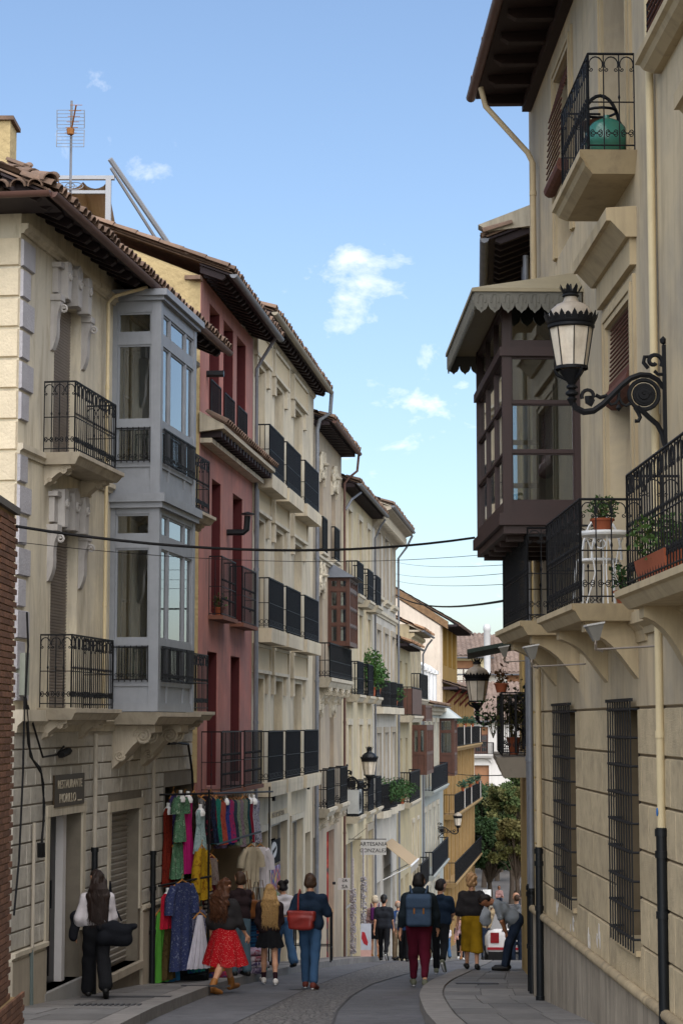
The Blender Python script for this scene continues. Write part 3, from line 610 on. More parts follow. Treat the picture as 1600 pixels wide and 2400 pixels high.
# junction box and hanging cables on the corner
mb = MB(); mb.box(.12, .3, -.1, 0, .32, .82); mb.build('junction_box', mat('box_grey', '8e9388', .6), H1)
mb = MB()
for pts in ([(.1, -.12, 1.3), (.14, -.13, .9), (.1, -.12, .3), (.3, -.1, -.25), (.5, -.1, -.45), (.8, -.1, -.55), (.95, -.1, -.75), (.98, -.1, -1.2), (.88, -.1, -1.5)], [(.06, -.12, .3), (.05, -.12, -.6), (-.05, -.12, -1.6), (-.3, -.15, -2.2)], [(.12, -.12, .28), (.36, -.11, -.4), (.86, -.1, -.62), (1.0, -.1, -1.0), (.92, -.1, -1.5)], [(.25, -.1, .2), (.9, -.1, -.42), (1.5, -.1, -.4), (1.8, -.1, -.3)]): mb.tube(pts, .014, 5)
mb.tube([(.88, -.1, -1.45), (.9, -.1, -1.62)], .05, 6); mb.tube([(1.6, -.12, -.4), (1.95, -.12, -.36)], .05, 6); mb.tube([(7.4, -.12, -.3), (7.75, -.14, -.3)], .05, 6); mb.tube([(7.7, -.1, -.3), (8.9, -.1, -.35), (9.3, -.08, -.8), (9.4, -.08, -1.3)], .02, 5)
tag(mb.build('wall_cables', M_cable), 'loops of black cable hanging on the corner of the yellow house', 'cables'); q = bpy.data.objects['wall_cables']; q.location = H1.location; q.location.z = 0; q.rotation_euler = H1.rotation_euler
# restaurant sign
sg = thing('restaurant_sign', 'brown restaurant sign with pale capital letters above the dark doorway', 'sign', H1.matrix_basis @ Vector((2.28, 0, .0)), H1.rotation_euler.z); sg.location.z = -1.06; ZB[sg.name] = 0
me = MB().box(-.68, .68, -.05, -.022, .0, .4).mesh('board'); me.materials.append(mat('sign_brown', '3a2f22', .5, .15)); link('board', me, sg)
ZB.pop(sg.name)
M_let = mat('sign_cream', 'b4aa96', .6, .05)
text('RESTAURANTE', .155, M_let, sg, (0, -.053, .275), (R(90), 0, 0), sx=1.08); text('MORILLO', .165, M_let, sg, (-.1, -.053, .1), (R(90), 0, 0), sx=1.08); text('restaurante', .04, M_let, sg, (.45, -.053, .06), (R(90), 0, 0))
# TV antenna on the roof of house 1
an = thing('tv_antenna', 'rooftop television antenna with gridded reflector on a thin mast', 'antenna', (H1.matrix_basis @ Vector((5.0, .85, 0))).to_tuple()[:2] + (7.05,), 0)
p_ = MB().tube([(0, 0, -.1), (0, 0, 2.05)], .02, 6).build('mast', M_gutg, an)
mb = MB()
for sgz in (0, 1):
    z0 = 1.33 + sgz * .29; zz = [z0 + .26 * i / 5 for i in range(6)]
    for z in zz: y = .12 * abs(z - 1.6); mb.tube([(-.2, -.06 - y, z), (.2, -.06 - y, z)], .005, 4)
    for x in (-.2, .2): mb.tube([(x, -.06 - .12 * abs(zz[0] - 1.6), zz[0]), (x, -.06 - .12 * abs(zz[-1] - 1.6), zz[-1])], .008, 4)
mb.build('reflector', M_gutg, an)
mb = MB(); mb.tube([(0, -.05, 1.55), (.12, -.4, 1.86)], .012, 5)
for i in range(6): f = i / 5; mb.tube([(.12 * f - .09, -.05 - .35 * f, 1.55 + .31 * f), (.12 * f + .09, -.05 - .35 * f, 1.55 + .31 * f)], .005, 4)
mb.lathe([(.0, -.05), (.05, -.04), (.06, .04), (.0, .07)], 8, (0, -.08, 1.56)); mb.build('dipole', mat('antenna_orange', '8a5a2a', .6), an)
mb = MB()
for sx in (-1, 1): mb.tube([(sx * (.06 + .13 * math.cos(q)), -.03 + .02 * math.sin(q), .76 + .06 * math.sin(q)) for q in np.linspace(0, 6.28, 13)], .008, 4)
mb.tube([(-.3, -.03, .84), (-.27, -.03, .74), (.1, -.03, .76)], .008, 4); mb.build('loop_element', M_gutg, an)
# ============================================================ brick building at the very edge
BR = thing('brick_building', 'narrow brick building front with stone coping beside the yellow house', 'building', (-3.32, 20.3, gz(20.3)))
ZB[BR.name] = gz(20.3)
M_brick = mat('brick', '6d4d3b', .9, .25, 9, .3, 50, rnd=.28, stain=.3, stcol=(.06, .04, .03)); M_mort = mat('brick_mortar', '8a7350', .95, .15)
mb = MB(); mb.box(-3, 0, -5, 0, -4, 2.1); mb.build('wall', M_mort, BR)
bm_ = MB().box(-.012, .018, -.118, .118, -.026, .026).mesh('brick'); bm_.materials.append(M_brick)
z = -3.3; i = 0
while z < 2.07:
    for j in range(4): put(bm_, 'brick', BR, (0, -.13 - j * .25 + (.12 if i % 2 else 0), z))
    z += .065; i += 1
mb = MB(); mb.box(-3.05, .05, -5, .05, 2.1, 2.17); mb.build('coping', mat('coping_grey', '5e5a54', .9), BR)
mb = MB(); mb.box(-.4, .1, -1.5, .3, -3.6, -2.75); mb.build('low_pier', M_mort, BR)
for i in range(12):
    for j in range(6): put(bm_, 'brick', BR, (.1, .18 - j * .25 + (.1 if i % 2 else 0) - .0, -3.45 + i * .065))
# ============================================================ HOUSE 2: red house above the clothes stall
def houselights(): pass
M_red = mat('red_plaster', 'b07469', .9, .22, 1.3, .15, 60, stain=.6, stcol=(.17, .09, .085), streak=.15, patch=.6)
M_redd = mat('dark_red_joinery', '4a1518', .7, .2, 2, .05)
M_stuc = mat('rough_cream_stucco', 'a8966f', .95, .14, 2, .8, 9, bdist=.04)
H2 = facade('red_house', 'narrow red plastered house with dark red window recesses over the clothes stall', 'house', -2.45, 33.2, .11, 1, gz(34))
W2 = [(1.34, 2.4, 5.4, 7.3), (2.8, 3.9, 5.4, 7.3), (4.3, 5.4, 5.4, 7.3), (1.68, 2.62, 1.9, 4.25), (3.94, 5.07, 1.9, 4.25), (1.36, 2.33, -1.1, 1.22), (3.8, 4.85, -1.1, 1.22)]
wall(H2, 6.3, -1.25, 7.6, W2, M_red, .35, x0=.5)
wall(H2, 6.3, -5.4, -1.26, [(.3, 5.6, -5.4, -1.75, 1.2)], mat('stall_back_wall', '8b7a62', .9), .3, name='ground_floor_wall')
for i, (a, b, c, d) in enumerate(W2):
    mb = MB(); mb.box(a, b, .3, .36, c, d); mb.box(a, a + .07, .27, .3, c, d); mb.box(b - .07, b, .27, .3, c, d); mb.box((a + b) / 2 - .04, (a + b) / 2 + .04, .27, .3, c, d)
    for zz in (c + .1, (c + d) / 2, d - .1): mb.box(a + .07, b - .07, .275, .3, zz - .04, zz + .04)
    mb.build('shutter', M_redd, H2); MB().box(b - .012, b + .001, .01, .3, c, d).build('reveal', M_redd, H2)
# party wall of rough stucco rising to the ridge, with tiles on its slope
mb = MB(); mb.add([(.5, .012, -1), (.5, .012, 7.6), (.5, 2.3, 8.55), (.5, 2.3, -1), (.35, .2, 7.6), (.35, 2.3, 8.5), (.35, 2.3, -1), (.35, .2, -1)], [(4, 5, 6, 7), (0, 1, 4, 7), (1, 2, 5, 4)]); mb.build('party_wall', M_stuc, H2)
mb = MB(); mb.box(.3, .52, -.02, .25, 7.5, 7.57); mb.build('party_wall_cap', M_tile, H2)
so, ro = eave(H2, .45, 6.3, .52, 7.58, M_darkwood, M_gutg, 21, .34, (.1, .12), 2.3)
for j in range(2):
    for i in range(7): put(TILE, 'roof_tile', ro, (.36 + j * .14, -.5 + i * .4, 7.7 + i * .153 - j * .04), (R(21), 0, random.uniform(-.06, .06)), (1.2, 1.1, 1))
# pent roof above the second floor
mb = MB(); mb.box(.5, 6.5, -.2, 0, 4.72, 4.8); mb.prism([(0, 5.25), (-.42, 5.02), (-.42, 4.95), (0, 4.9)], 'x', .45, 6.55); pr = mb.build('pent_roof', M_trim, H2)
rm = MB().box(-.05, .05, -.36, 0, 4.82 - H2.location.z, 4.92 - H2.location.z).mesh('rafter'); rm.materials.append(M_darkwood)
for i in range(18): link('rafter', rm, pr, None, (.6 + i * .34, 0, 0))
for i in range(30): put(TILE, 'roof_tile', pr, (.5 + i * .205, -.47, 5.04), (R(28), 0, random.uniform(-.05, .05)))
# balconies
for a, b in ((1.34, 2.4), (2.8, 3.9), (4.3, 5.4)): railing(H2, a + .02, b - .02, .03, 5.36, 5.95, M_iron, .1, .009, 'plain')
for x0, x1, t, z0, z1, st in ((1.45, 2.95, .22, 1.86, 2.86, 'collar'), (3.7, 5.35, .22, 1.84, 2.86, 'collar'), (.85, 2.9, .34, -1.14, -.16, 'collar'), (3.3, 5.4, .34, -1.14, -.16, 'collar')):
    mb = MB(); mb.box(x0 - .05, x1 + .05, -t - .04, 0, z0 - .09, z0 - .02); b = mb.build('balcony', mat('balcony_tile_base', '6e4a3c', .9, .2), H2); railing(b, x0, x1, t, z0 - .04, z1, M_iron, .12, .008, st)
for x, z, l in ((1.1, 6.0, 0), (3.3, 3.45, 1)):
    mb = MB(); mb.tube([(x, 0, z), (x, -.3, z)] + ([(x, -.36, z + .05), (x, -.38, z + .3)] if l else []), .06, 8)
    if l: mb.lathe([(.13, 0), (.13, .02), (.0, .06)], 8, (x, -.38, z + .32))
    mb.build('flue', M_black, H2)
pipe(H2, [(6.28, -.08, -1.3), (6.28, -.08, 7.0), (6.25, -.2, 7.2), (6.1, -.52, 7.65)], .06, M_gutg, collars=(0, 3))
# pergola with retracted awning behind the red house
pg = thing('roof_pergola', 'white aluminium pergola with folded awning on the roof behind the red house', 'pergola', (-4.5, 36.5, 8.6)); ZB[pg.name] = 8.6
mw = mat('white_aluminium', '8b8d91', .4, .05, metal=.2); mb = MB()
mb.box(-1.7, .28, -.05, .05, 10.05, 10.12); mb.tube([(.2, -.1, 10.42), (1.25, .9, 9.0)], .05, 6); mb.tube([(.22, -.1, 10.25), (1.1, .9, 8.95)], .03, 6)
for x in (-1.7, .12): mb.box(x, x + .1, -.05, .05, 8.6, 10.05)
mb.box(-1.6, .12, -.04, .04, 9.78, 9.84); mb.build('frame', mw, pg)
mb = MB(); pts = [(-1.65 + 1.8 * i / 24, 10.0 - .13 * abs(math.sin(i * math.pi / 6)) ** .7) for i in range(25)]
for i in range(24): (a, za), (b, zb) = pts[i], pts[i + 1]; mb.quad((a, -.04, za), (b, -.04, zb), (b, 2.4, zb - .8), (a, 2.4, za - .8))
mb.build('folded_awning', mat('awning_beige', 'a58d72', .9), pg)
MB().box(-1.6, .1, .12, 3.2, 8.2, 9.05).build('parapet', mat('parapet_cream', 'a3946f', .9), pg)
# ============================================================ HOUSE 3: cream house with solid black balconies
M_cr = mat('cream_plaster', 'c4b89f', .9, .1, .9, .12, 60, stain=.6, stcol=(.2, .17, .13), streak=.12, patch=.5)
M_pan = mat('beige_panel', 'b7a88c', .9, .08, 2, .08)
M_rev = mat('beige_shutter', 'a39c8c', .8, .08, 3, .05)
H3 = facade('cream_house', 'cream house with moulded panels and three rows of black barred balconies', 'house', -1.76, 39.5, .11, 1, gz(42))
bays = [(.45, 1.6), (2.97, 4.34), (6.0, 7.6)]; fl = [(-1.2, .88), (1.84, 4.08), (4.92, 7.22)]
shops = [(.35, 2.1, -5.4, -2.2), (2.5, 5.0, -5.6, -2.12), (5.77, 7.7, -5.0, -2.2), (8.3, 9.3, -5.9, -2.6)]
wall(H3, 9.8, -6.2, 8.5, [(a, b, c, d) for a, b in bays for c, d in fl] + shops, M_cr, .4)
for a, b in bays:
    for k, (c, d) in enumerate(fl):
        casement(H3, a, b - .02, c, d, .32, M_brownwood, 2, 3); MB().box(b - .34, b - .003, .18, .3, c, d).build('shutter', M_rev, H3); MB().box(a + .003, a + .2, .2, .3, c, d).build('shutter', M_rev, H3)
        mb = MB(); w = .34; mb.box(a - w, b + w + .15, -.05, 0, d + .16, d + .62); q = mb.build('panel', M_pan, H3)
        mb = MB()
        for z0, z1 in ((d + .1, d + .165), (d + .615, d + .68)): mb.box(a - w - .05, b + w + .2, -.09, 0, z0, z1)
        for x0 in (a - w - .05, b + w + .14): mb.box(x0, x0 + .06, -.085, 0, d + .166, d + .614)
        for x0 in (a - w + .02, b + w - .15): mb.box(x0, x0 + .06, -.07, 0, d - .3, d + .1); mb.box(x0 + .15, x0 + .21, -.07, 0, d - .3, d + .1); mb.box(x0 + .061, x0 + .149, -.068, 0, d - .3, d - .24)
        mb.build('panel_moulding', M_trim, H3)
        b_ = slab(H3, a - .2, b + .85, .36, c - .26, c + .02, M_cr, .004, taper=.0); railing(b_, a - .12, b + .76, .29, c + .03, c + 1.02, M_ironb, .075, .0095, 'panel')
eave(H3, -.1, 9.75, .4, 8.12, M_darkwood, mat('bronze_gutter', '8a8272', .45, .15, metal=.3), 20, .42, (.14, .16), 4.)
mould(H3, 0, 9.8, 7.98, .1, .06, M_trim, 'string_course')
pipe(H3, [(9.72, -.1, -5.6), (9.72, -.1, 7.2), (9.74, -.16, 7.45), (9.74, -.42, 7.62), (9.72, -.46, 8.16)], .085, M_gutg, collars=(-2, 1, 4)); pipe(H3, [(-.02, -.1, -2), (-.02, -.1, 4.6)], .06, M_gutg, collars=(0, 3))
# shop fronts of house 3: frames, glass, posters
M_shopf = mat('shop_frame_grey', '8e8c86', .5, .08)
for i, (a, b, c, d) in enumerate(shops[:3]):
    o = casement(H3, a, b, c, d, .12, M_shopf, 1 if i == 1 else 2, 1, .09, glass=M_glassd, name='shop_window'); frame(H3, a, b, c, d, .12, .03, M_trim)
PC = [('101012', '1b1b1d'), ('c9a552', '3a5a8a', 'b05a3a', '86a6c8'), ('b9c4c4', '4c7a3c', '8f8a80', '6a4a3a'), ('c9b070', '8aa8c4', 'a8544a', 'd0c0a0')]
for i in range(4):
    z1 = -2.5 - i * .56; mb = MB(); mb.box(2.72, 4.7, .085, .1, z1 - .5, z1); p_ = mb.build('poster', patmat('poster_print_%d' % i, PC[i], 2.6), H3)
    if i == 0: mb = MB(); mb.prism([(3.71 + .42 * math.cos(q), -2.7 + .17 * math.sin(q)) for q in np.linspace(0, 6.2, 20)], 'y', .075, .084); mb.build('round_logo', mat('logo_grey', 'b5b5b5', .7), p_); text('Maimuna', .14, M_iron, p_, (3.71, .072, -2.7), (R(90), R(-12), 0))
text('PELUQUERIA', .19, mat('bronze_letters', '6f6350', .5), H3, (3.7, -.012, -1.96), (R(90), 0, 0), sx=1.7); mb = MB(); mb.box(2.25, 5.1, -.008, .002, -2.08, -1.86); mb.build('fascia', M_pan, H3)
for x, z in ((.9, -1.5), (6.4, -1.45)): mb = MB(); mb.box(x, x + .08, -.3, 0, z, z + .06); mb.box(x, x + .1, -.34, -.28, z - .06, z + .08); mb.build('spotlight', M_iron, H3)
text('35', .2, M_iron, H3, (3.4, -.006, -1.5), (R(90), 0, 0))
# ============================================================ HOUSES 4-6
M_be = mat('beige_grey_plaster', 'ab9c86', .9, .1, .9, .12, 60, stain=.55, stcol=(.17, .14, .11), streak=.12, patch=.5)
H4 = facade('beige_house', 'beige house with carved window crests and a brown wooden mirador', 'house', -.68, 49.3, .11, 1, gz(51))
o4 = [(1.1, 1.86, 4.32, 6.15), (3.8, 4.68, 4.32, 6.12), (.8, 1.8, 1.15, 3.27), (3.3, 4.5, 1.3, 3.3), (.46, 1.4, -2.08, .26), (3.44, 4.34, -2.08, .25), (.0, 1.1, -6.8, -2.8), (2.76, 4.42, -6.9, -2.8)]
wall(H4, 6.2, -7, 7.5, o4, M_be, .35)
M_shb = mat('brown_grey_shutter', '7a665a', .75, .12, 3, .05)
for i, (a, b, c, d) in enumerate(o4):
    if i == 6: casement(H4, a, b, c, d, .2, M_shopf, 1, 2)
    elif i == 7: pass
    else: blind(H4, a, b, c, d, .15, M_shb, .07, 'louvre_shutter')
mb = MB(); mb.box(2.76, 4.42, .15, .2, -6.9, -2.8); pq = mb.build('shop_panel', patmat('red_shop_poster', ('8a1f22', '8a1f22', 'b0402a', '8a1f30', '3a3a3a'), 1.3, stretch=(.3, 1, 1)), H4)
for x, z, w, h in ((1.48, 6.22, 1.2, .55), (4.24, 6.2, 1.25, .55), (1.3, 3.35, 1.2, .6), (.93, .32, 1.2, .55), (3.9, .32, 1.2, .55)): crest(H4, x, z, w, h, M_trim, seed=int(x * 10))
for a, b in ((1.0, 1.95), (3.7, 4.8)): railing(H4, a, b, .1, 4.3, 5.16, M_iron, .08, .012); mould(H4, a - .1, b + .1, 4.16, .12, .14, M_trim, 'sill')
mould(H4, 0, 6.2, 4.04, .12, .1, M_trim, 'string_course')
glazed_box(H4, 2.95, 5.0, .58, 1.98, 3.78, M_brownwood, [(2.08, 2.5, 'g'), (2.56, 2.95, 'g'), (3.0, 3.4, 'g'), (3.5, 3.7, 'g')], 4, 2, .09, .05)
mb = MB(); mb.add([(2.85, -.72, 3.76), (5.12, -.72, 3.76), (5.12, 0, 3.76), (2.85, 0, 3.76), (3.4, 0, 4.2), (4.6, 0, 4.2)], [(0, 1, 5, 4), (0, 4, 3), (1, 2, 5), (0, 3, 2, 1)]); mb.build('mirador_roof', mat('lead_roof', '5c6066', .5), H4)
b_ = slab(H4, .2, 5.4, .42, .86, 1.1, M_trim, .06); railing(b_, .3, 5.3, .36, 1.1, 1.95, M_iron, .09, .012, 'panel')
for x in (.8, 2.2, 3.6, 4.9): corbel(b_, x, .3, .36, .86, .5, M_trim)
for a, b in ((.25, 1.85), (3.2, 4.8)): b_ = slab(H4, a - .1, b + .1, .38, -2.32, -2.1, M_trim, .06); railing(b_, a, b, .3, -2.1, -1.17, M_iron, .07, .012, 'panel'); corbel(b_, a + .3, .25, .3, -2.32, .4, M_trim); corbel(b_, b - .3, .25, .3, -2.32, .4, M_trim)
eave(H4, -.05, 6.2, .47, 7.42, M_darkwood, M_gutb, 20, .3, (.12, .12), 4., parts=False, tp=.24)
pipe(H4, [(6.1, -.1, -6.4), (6.1, -.1, 6.6), (6.12, -.2, 6.75), (6.12, -.45, 6.95), (6.12, -.5, 7.44)], .06, M_gutb, collars=(-3, 0))
M_cr5 = mat('pale_cream_plaster', 'c2b492', .9, .1, .9, .12, 60, stain=.55, stcol=(.2, .17, .12), streak=.12, patch=.45)
H5 = facade('pale_cream_house', 'pale cream house with paired black balconies behind the tall lantern', 'house', 0, 55.5, .11, 1, gz(58))
B5 = [(1.47, 2.5), (4.55, 5.52), (7.2, 8.1)]; F5 = [(3.62, 6.06), (.78, 3.2), (-2.62, -.07)]
wall(H5, 9.0, -8, 6.75, [(a, b, c, d) for a, b in B5 for c, d in F5] + [(.85, 5.6, -7.4, -3.4), (7.0, 8.8, -7.9, -3.34)], M_cr5, .35)
for a, b in B5:
    for c, d in F5:
        blind(H5, a, b - .3, c, d, .2, M_shb, .08, 'louvre_shutter'); mb = MB(); mb.box(b - .3, b, .12, .2, c, d); mb.build('shutter', M_rev, H5); frame(H5, a, b, c, d, .16, .04, M_trim)
        b_ = slab(H5, a - .35, b + .45, .4, c - .2, c, M_trim, .06); railing(b_, a - .28, b + .38, .32, c, c + .93, M_ironb, .07, .012, 'panel')
casement(H5, .85, 5.6, -7.4, -3.4, .28, M_shopf, 3, 2, .08); mb = MB(); mb.box(7.0, 8.8, .2, .26, -7.9, -3.34); mb.box(7.85, 7.95, .17, .2, -7.9, -3.34); mb.build('door', mat('grey_door', '6e6a66', .6), H5); frame(H5, 7.0, 8.8, -7.9, -3.34, .2, .05, M_plin)
eave(H5, 0, 9.0, .45, 6.6, M_darkwood, M_gutg, 20, .3, (.12, .12), 4., parts=False, tp=.26)
pipe(H5, [(9.0, -.1, -7.5), (9.0, -.1, 5.9), (8.9, -.3, 6.3), (8.85, -.45, 6.5)], .06, M_gutg); pipe(H5, [(.15, -.1, 5.9), (.3, -.25, 6.2), (1.2, -.42, 6.5)], .06, M_gutg)
H6 = facade('white_tall_window_house', 'off-white house with narrow blue-grey windows under a coved cornice', 'house', .99, 64.5, .11, 1, gz(67))
M_w6 = mat('off_white_plaster', 'bcb6aa', .9, .1, .9, .12, 60, stain=.55, stcol=(.17, .16, .14), streak=.12, patch=.4); M_blue6 = mat('blue_grey_shutter', '4a5264', .6, .12)
B6 = [(1.2, 2.6), (4.1, 5.5), (7.0, 8.4)]; F6 = [(4.2, 6.3), (.5, 3.03), (-2.85, -.35)]
wall(H6, 9.2, -9, 7.0, [(a, b, c, d) for a, b in B6 for c, d in F6] + [(1.2, 2.7, -8.8, -5.2), (3.9, 6.6, -8.8, -4.9), (7.3, 8.6, -8.8, -5.4)], M_w6, .3)
for a, b in B6:
    for k, (c, d) in enumerate(F6):
        blind(H6, a, b, c, d, .12, M_blue6, .09, 'louvre_shutter'); frame(H6, a, b, c, d, .18, .05, M_plin)
        if k == 0: mould(H6, a - .2, b + .2, c - .25, .2, .16, M_trim, 'sill')
for c in (.5, -2.85):
    mb = MB(); pts = [(.5, 0)] + [(.5 + 8.2 * i / 24, -.3 - .13 * abs(math.sin(i / 24 * 3 * math.pi))) for i in range(25)] + [(8.7, 0)]
    mb.prism(pts, 'z', c - .22, c); b_ = mb.build('balcony', M_trim, H6); rl = MB(); pp = pts[1:-1]
    for zz in (c + .05, c + .85): rl.tube([(x, y + .05, zz) for x, y in [pts[0]] + pp + [pts[-1]]], .018, 4)
    for i in range(96): x, y = np.interp(i / 95, np.linspace(0, 1, 25), [p[0] for p in pp]), np.interp(i / 95, np.linspace(0, 1, 25), [p[1] for p in pp]); rl.tube([(x, y + .05, c), (x, y + .05, c + .85)], .013, 4)
    for i in range(36): x = .6 + i * .225; y = float(np.interp(x, [p[0] for p in pp], [p[1] for p in pp])); rl.tube([(x + u, y + .04, c + .4 + v) for u, v in spiral((0, 0), .1, .03, 0, 7, 10)], .012, 4)
    rl.build('railing', M_iron, b_)
mould(H6, 0, 9.2, 3.5, .2, .1, M_trim, 'string_course')
mb = MB(); mb.prism([(0, 6.3), (-.1, 6.4), (-.22, 6.6), (-.4, 6.78), (-.62, 6.86), (-.62, 6.95), (0, 6.95)], 'x', 0, 9.25); mb.build('coved_cornice', M_plin, H6)
mb = MB()
for i in range(30): mb.box(.1 + i * .31, .25 + i * .31, -.4, 0, 6.45, 6.72)
mb.build('dentils', M_trim, H6)['kind'] = 'stuff'
eave(H6, 0, 9.25, .62, 6.95, M_trim, M_gutg, 20, .6, (.05, .02), 4., parts=False, tp=.28)
pipe(H6, [(9.15, -.1, -8), (9.15, -.1, 6.0), (9.18, -.4, 6.4), (9.2, -.62, 6.85)], .07, M_gutg)
# ============================================================ HOUSES 7-9 farther down the left side
M_cr7 = mat('warm_cream_plaster', 'b3a582', .9, .1, .9, .1, 50, stain=.45, stcol=(.2, .17, .12), streak=.15, patch=.4)
H7 = facade('low_cream_house', 'low cream house with a board-screened balcony under a small tiled eave', 'house', 2.005, 73.7, .11, 1, gz(76))
o7 = [(1.3, 2.6, .3, 2.3), (4.2, 5.4, .3, 2.3), (1.3, 2.6, -2.9, -.6), (4.2, 5.4, -2.9, -.6), (.8, 2.8, -9.4, -5.8), (3.8, 5.6, -9.4, -5.8)]
wall(H7, 6.3, -10.2, 3.0, o7, M_cr7, .3)
for a, b, c, d in o7[:4]: casement(H7, a, b, c, d, .15, M_brownwood, 2, 3)
for a, b, c, d in o7[4:]: casement(H7, a, b, c, d, .15, M_shopf, 2, 2)
b_ = slab(H7, .7, 5.9, .6, .0, .25, M_trim, .06); railing(b_, .8, 5.8, .5, .25, 1.3, M_iron, .12, .014); mb = MB()
for i in range(26): mb.box(.8 + i * .19, .97 + i * .19, -.53, -.515, .3, 1.25)
for i in range(3): mb.box(.77, .785, -.5 + i * .17, -.35 + i * .17, .3, 1.25)
mb.build('board_screen', M_brownwood, b_)
b_ = slab(H7, .8, 6.0, .5, -3.15, -2.95, M_trim, .06); railing(b_, .9, 5.9, .42, -2.95, -1.85, M_iron, .08, .016)
eave(H7, 0, 6.4, .5, 2.85, M_darkwood, M_gutg, 24, .4, (.1, .1), 3., parts=False, tm=TILEO, tp=.28, tiles=True)
H8 = facade('cream_gallery_house', 'cream house with an orange tiled roof and a brown glazed wooden gallery', 'house', 2.698, 80, .11, 1, gz(83))
o8 = [(1.4, 2.3, 1.0, 3.0), (3.9, 4.8, 1.0, 3.0), (1.0, 2.0, -6.6, -4.0), (3.6, 4.7, -6.6, -4.0), (1, 5.5, -10.5, -7.2)]
wall(H8, 6.5, -11, 3.9, o8, M_cr7, .3)
for a, b, c, d in o8[:4]: blind(H8, a, b, c, d, .12, M_greym, .1, 'louvre_shutter'); frame(H8, a, b, c, d, .14, .04, M_trim)
casement(H8, *o8[4], .2, M_shopf, 3, 2)
glazed_box(H8, 1.2, 5.4, .6, -2.1, -.1, M_brownwood, [(-1.95, -1.3, 'p'), (-1.2, -.3, 'g')], 5, 2, .1, .06); glazed_box(H8, 1.3, 5.3, .55, .05, .7, M_brownwood, [(.15, .6, 'p')], 5, 1, .1, .06)
for c in (.95, -6.65): b_ = slab(H8, .8, 5.6, .42, c - .2, c, M_trim, .06); railing(b_, .9, 5.5, .35, c, c + 1, M_iron, .09, .016)
mould(H8, 0, 6.5, 3.3, .25, .2, M_cr7, 'cornice')
eave(H8, -.1, 6.6, .5, 3.62, M_trim, M_gutg, 26, .4, (.1, .05), 4., parts=False, tm=TILEO, tp=.3)
pipe(H8, [(6.4, -.1, -9), (6.4, -.1, 2.9), (6.42, -.3, 3.3), (6.42, -.5, 3.55)], .07, M_gutg)
H9 = facade('grey_green_house', 'pale grey-green house with white roof-terrace pillars and louvred shutters', 'house', 3.402, 86.4, .11, 1, gz(90))
M_gg = mat('grey_green_plaster', '9da19c', .9, .08, 1, .1, 50, stain=.35, stcol=(.15, .16, .15), streak=.3); M_shg = mat('pale_grey_shutter', '868a8c', .7, .08)
bx9 = [(1.2, 2.6), (4.2, 5.6), (7.2, 8.6), (10.2, 11.6)]; f9 = [(-2.9, .0), (-6.5, -3.9), (-9.3, -7.3)]
wall(H9, 15.6, -12, .75, [(a, b, c, d) for a, b in bx9 for c, d in f9], M_gg, .3)
for a, b in bx9:
    for c, d in f9: blind(H9, a, b, c, d, .12, M_shg, .12, 'louvre_shutter'); frame(H9, a, b, c, d, .2, .05, M_trim)
for c in (-2.95, -6.55): b_ = slab(H9, .6, 12.3, .5, c - .22, c, M_gg, .06); railing(b_, .7, 12.2, .42, c, c + 1.0, M_ironb, .1, .018)
mould(H9, 0, 15.6, .35, .35, .35, M_trim, 'cornice')
eave(H9, -.1, 11.5, .55, .72, M_trim, M_gutg, 15, .6, (.1, .05), 1.2, parts=False, tp=.35)
for i in range(5):
    mb = MB(); x = .4 + i * 2.4; mb.box(x, x + .75, .0, .7, .75, 2.3); mb.box(x - .1, x + .85, -.1, .8, 2.3, 2.45); mb.add([(x - .05, -.05, 2.45), (x + .8, -.05, 2.45), (x + .8, .75, 2.45), (x - .05, .75, 2.45), (x + .375, .35, 2.75)], [(0, 1, 4), (1, 2, 4), (2, 3, 4), (3, 0, 4)])
    mb.build('terrace_pillar', M_white, H9)
glazed_box(H9, 12.6, 15.2, .75, -2.6, .2, M_brownwood, [(-2.4, -1.6, 'p'), (-1.5, -.5, 'g'), (-.4, .1, 'g')], 3, 1, .14, .08)
mb = MB(); mb.add([(12.4, -1.0, .2), (15.4, -1.0, .2), (15.4, 0, .2), (12.4, 0, .2), (13.4, 0, 1.0), (14.4, 0, 1.0)], [(0, 1, 5, 4), (0, 4, 3), (1, 2, 5), (0, 3, 2, 1)]); mb.build('mirador_roof', mat('zinc_canopy', '9aa09e', .5), H9)
M_fw = mat('white_render', 'c4c0ba', .9, .06, .5, .1, 20, stain=.2, stcol=(.3, .28, .26))
H10 = facade('ochre_house', 'tall ochre house with pilaster strips, plant-lined balconies and an open top loggia', 'house', 5.118, 102, .125, 1, gz(108))
M_oc = mat('ochre_plaster', '8a6d35', .9, .15, .8, .1, 40, stain=.45, stcol=(.2, .13, .05), streak=.25); M_ocl = mat('ochre_trim', '9a8058', .9, .1); M_grw = mat('weathered_white_render', 'c0b3a4', .95, .14, .7, .3, 12, stain=.4, stcol=(.3, .24, .19))
xs = [(1.0 + i * 3.05, 2.5 + i * 3.05) for i in range(8)]; f10 = [(-4.3, -1.6 + 1.2), (-7.7, -5.4), (-11.0, -8.6)]
wall(H10, 25, -12, 2.0, [(a, b, c, d) for a, b in xs for c, d in [(-1.2, 1.2)] + [(-4.6, -2.0), (-8.0, -5.4), (-11.2, -8.7)]], M_oc, .35)
wall(H10, 11, 2.0, 5.1, [(.8 + i * 3.3, 3.2 + i * 3.3, 2.9, 4.9) for i in range(3)], M_oc, .6, name='loggia')
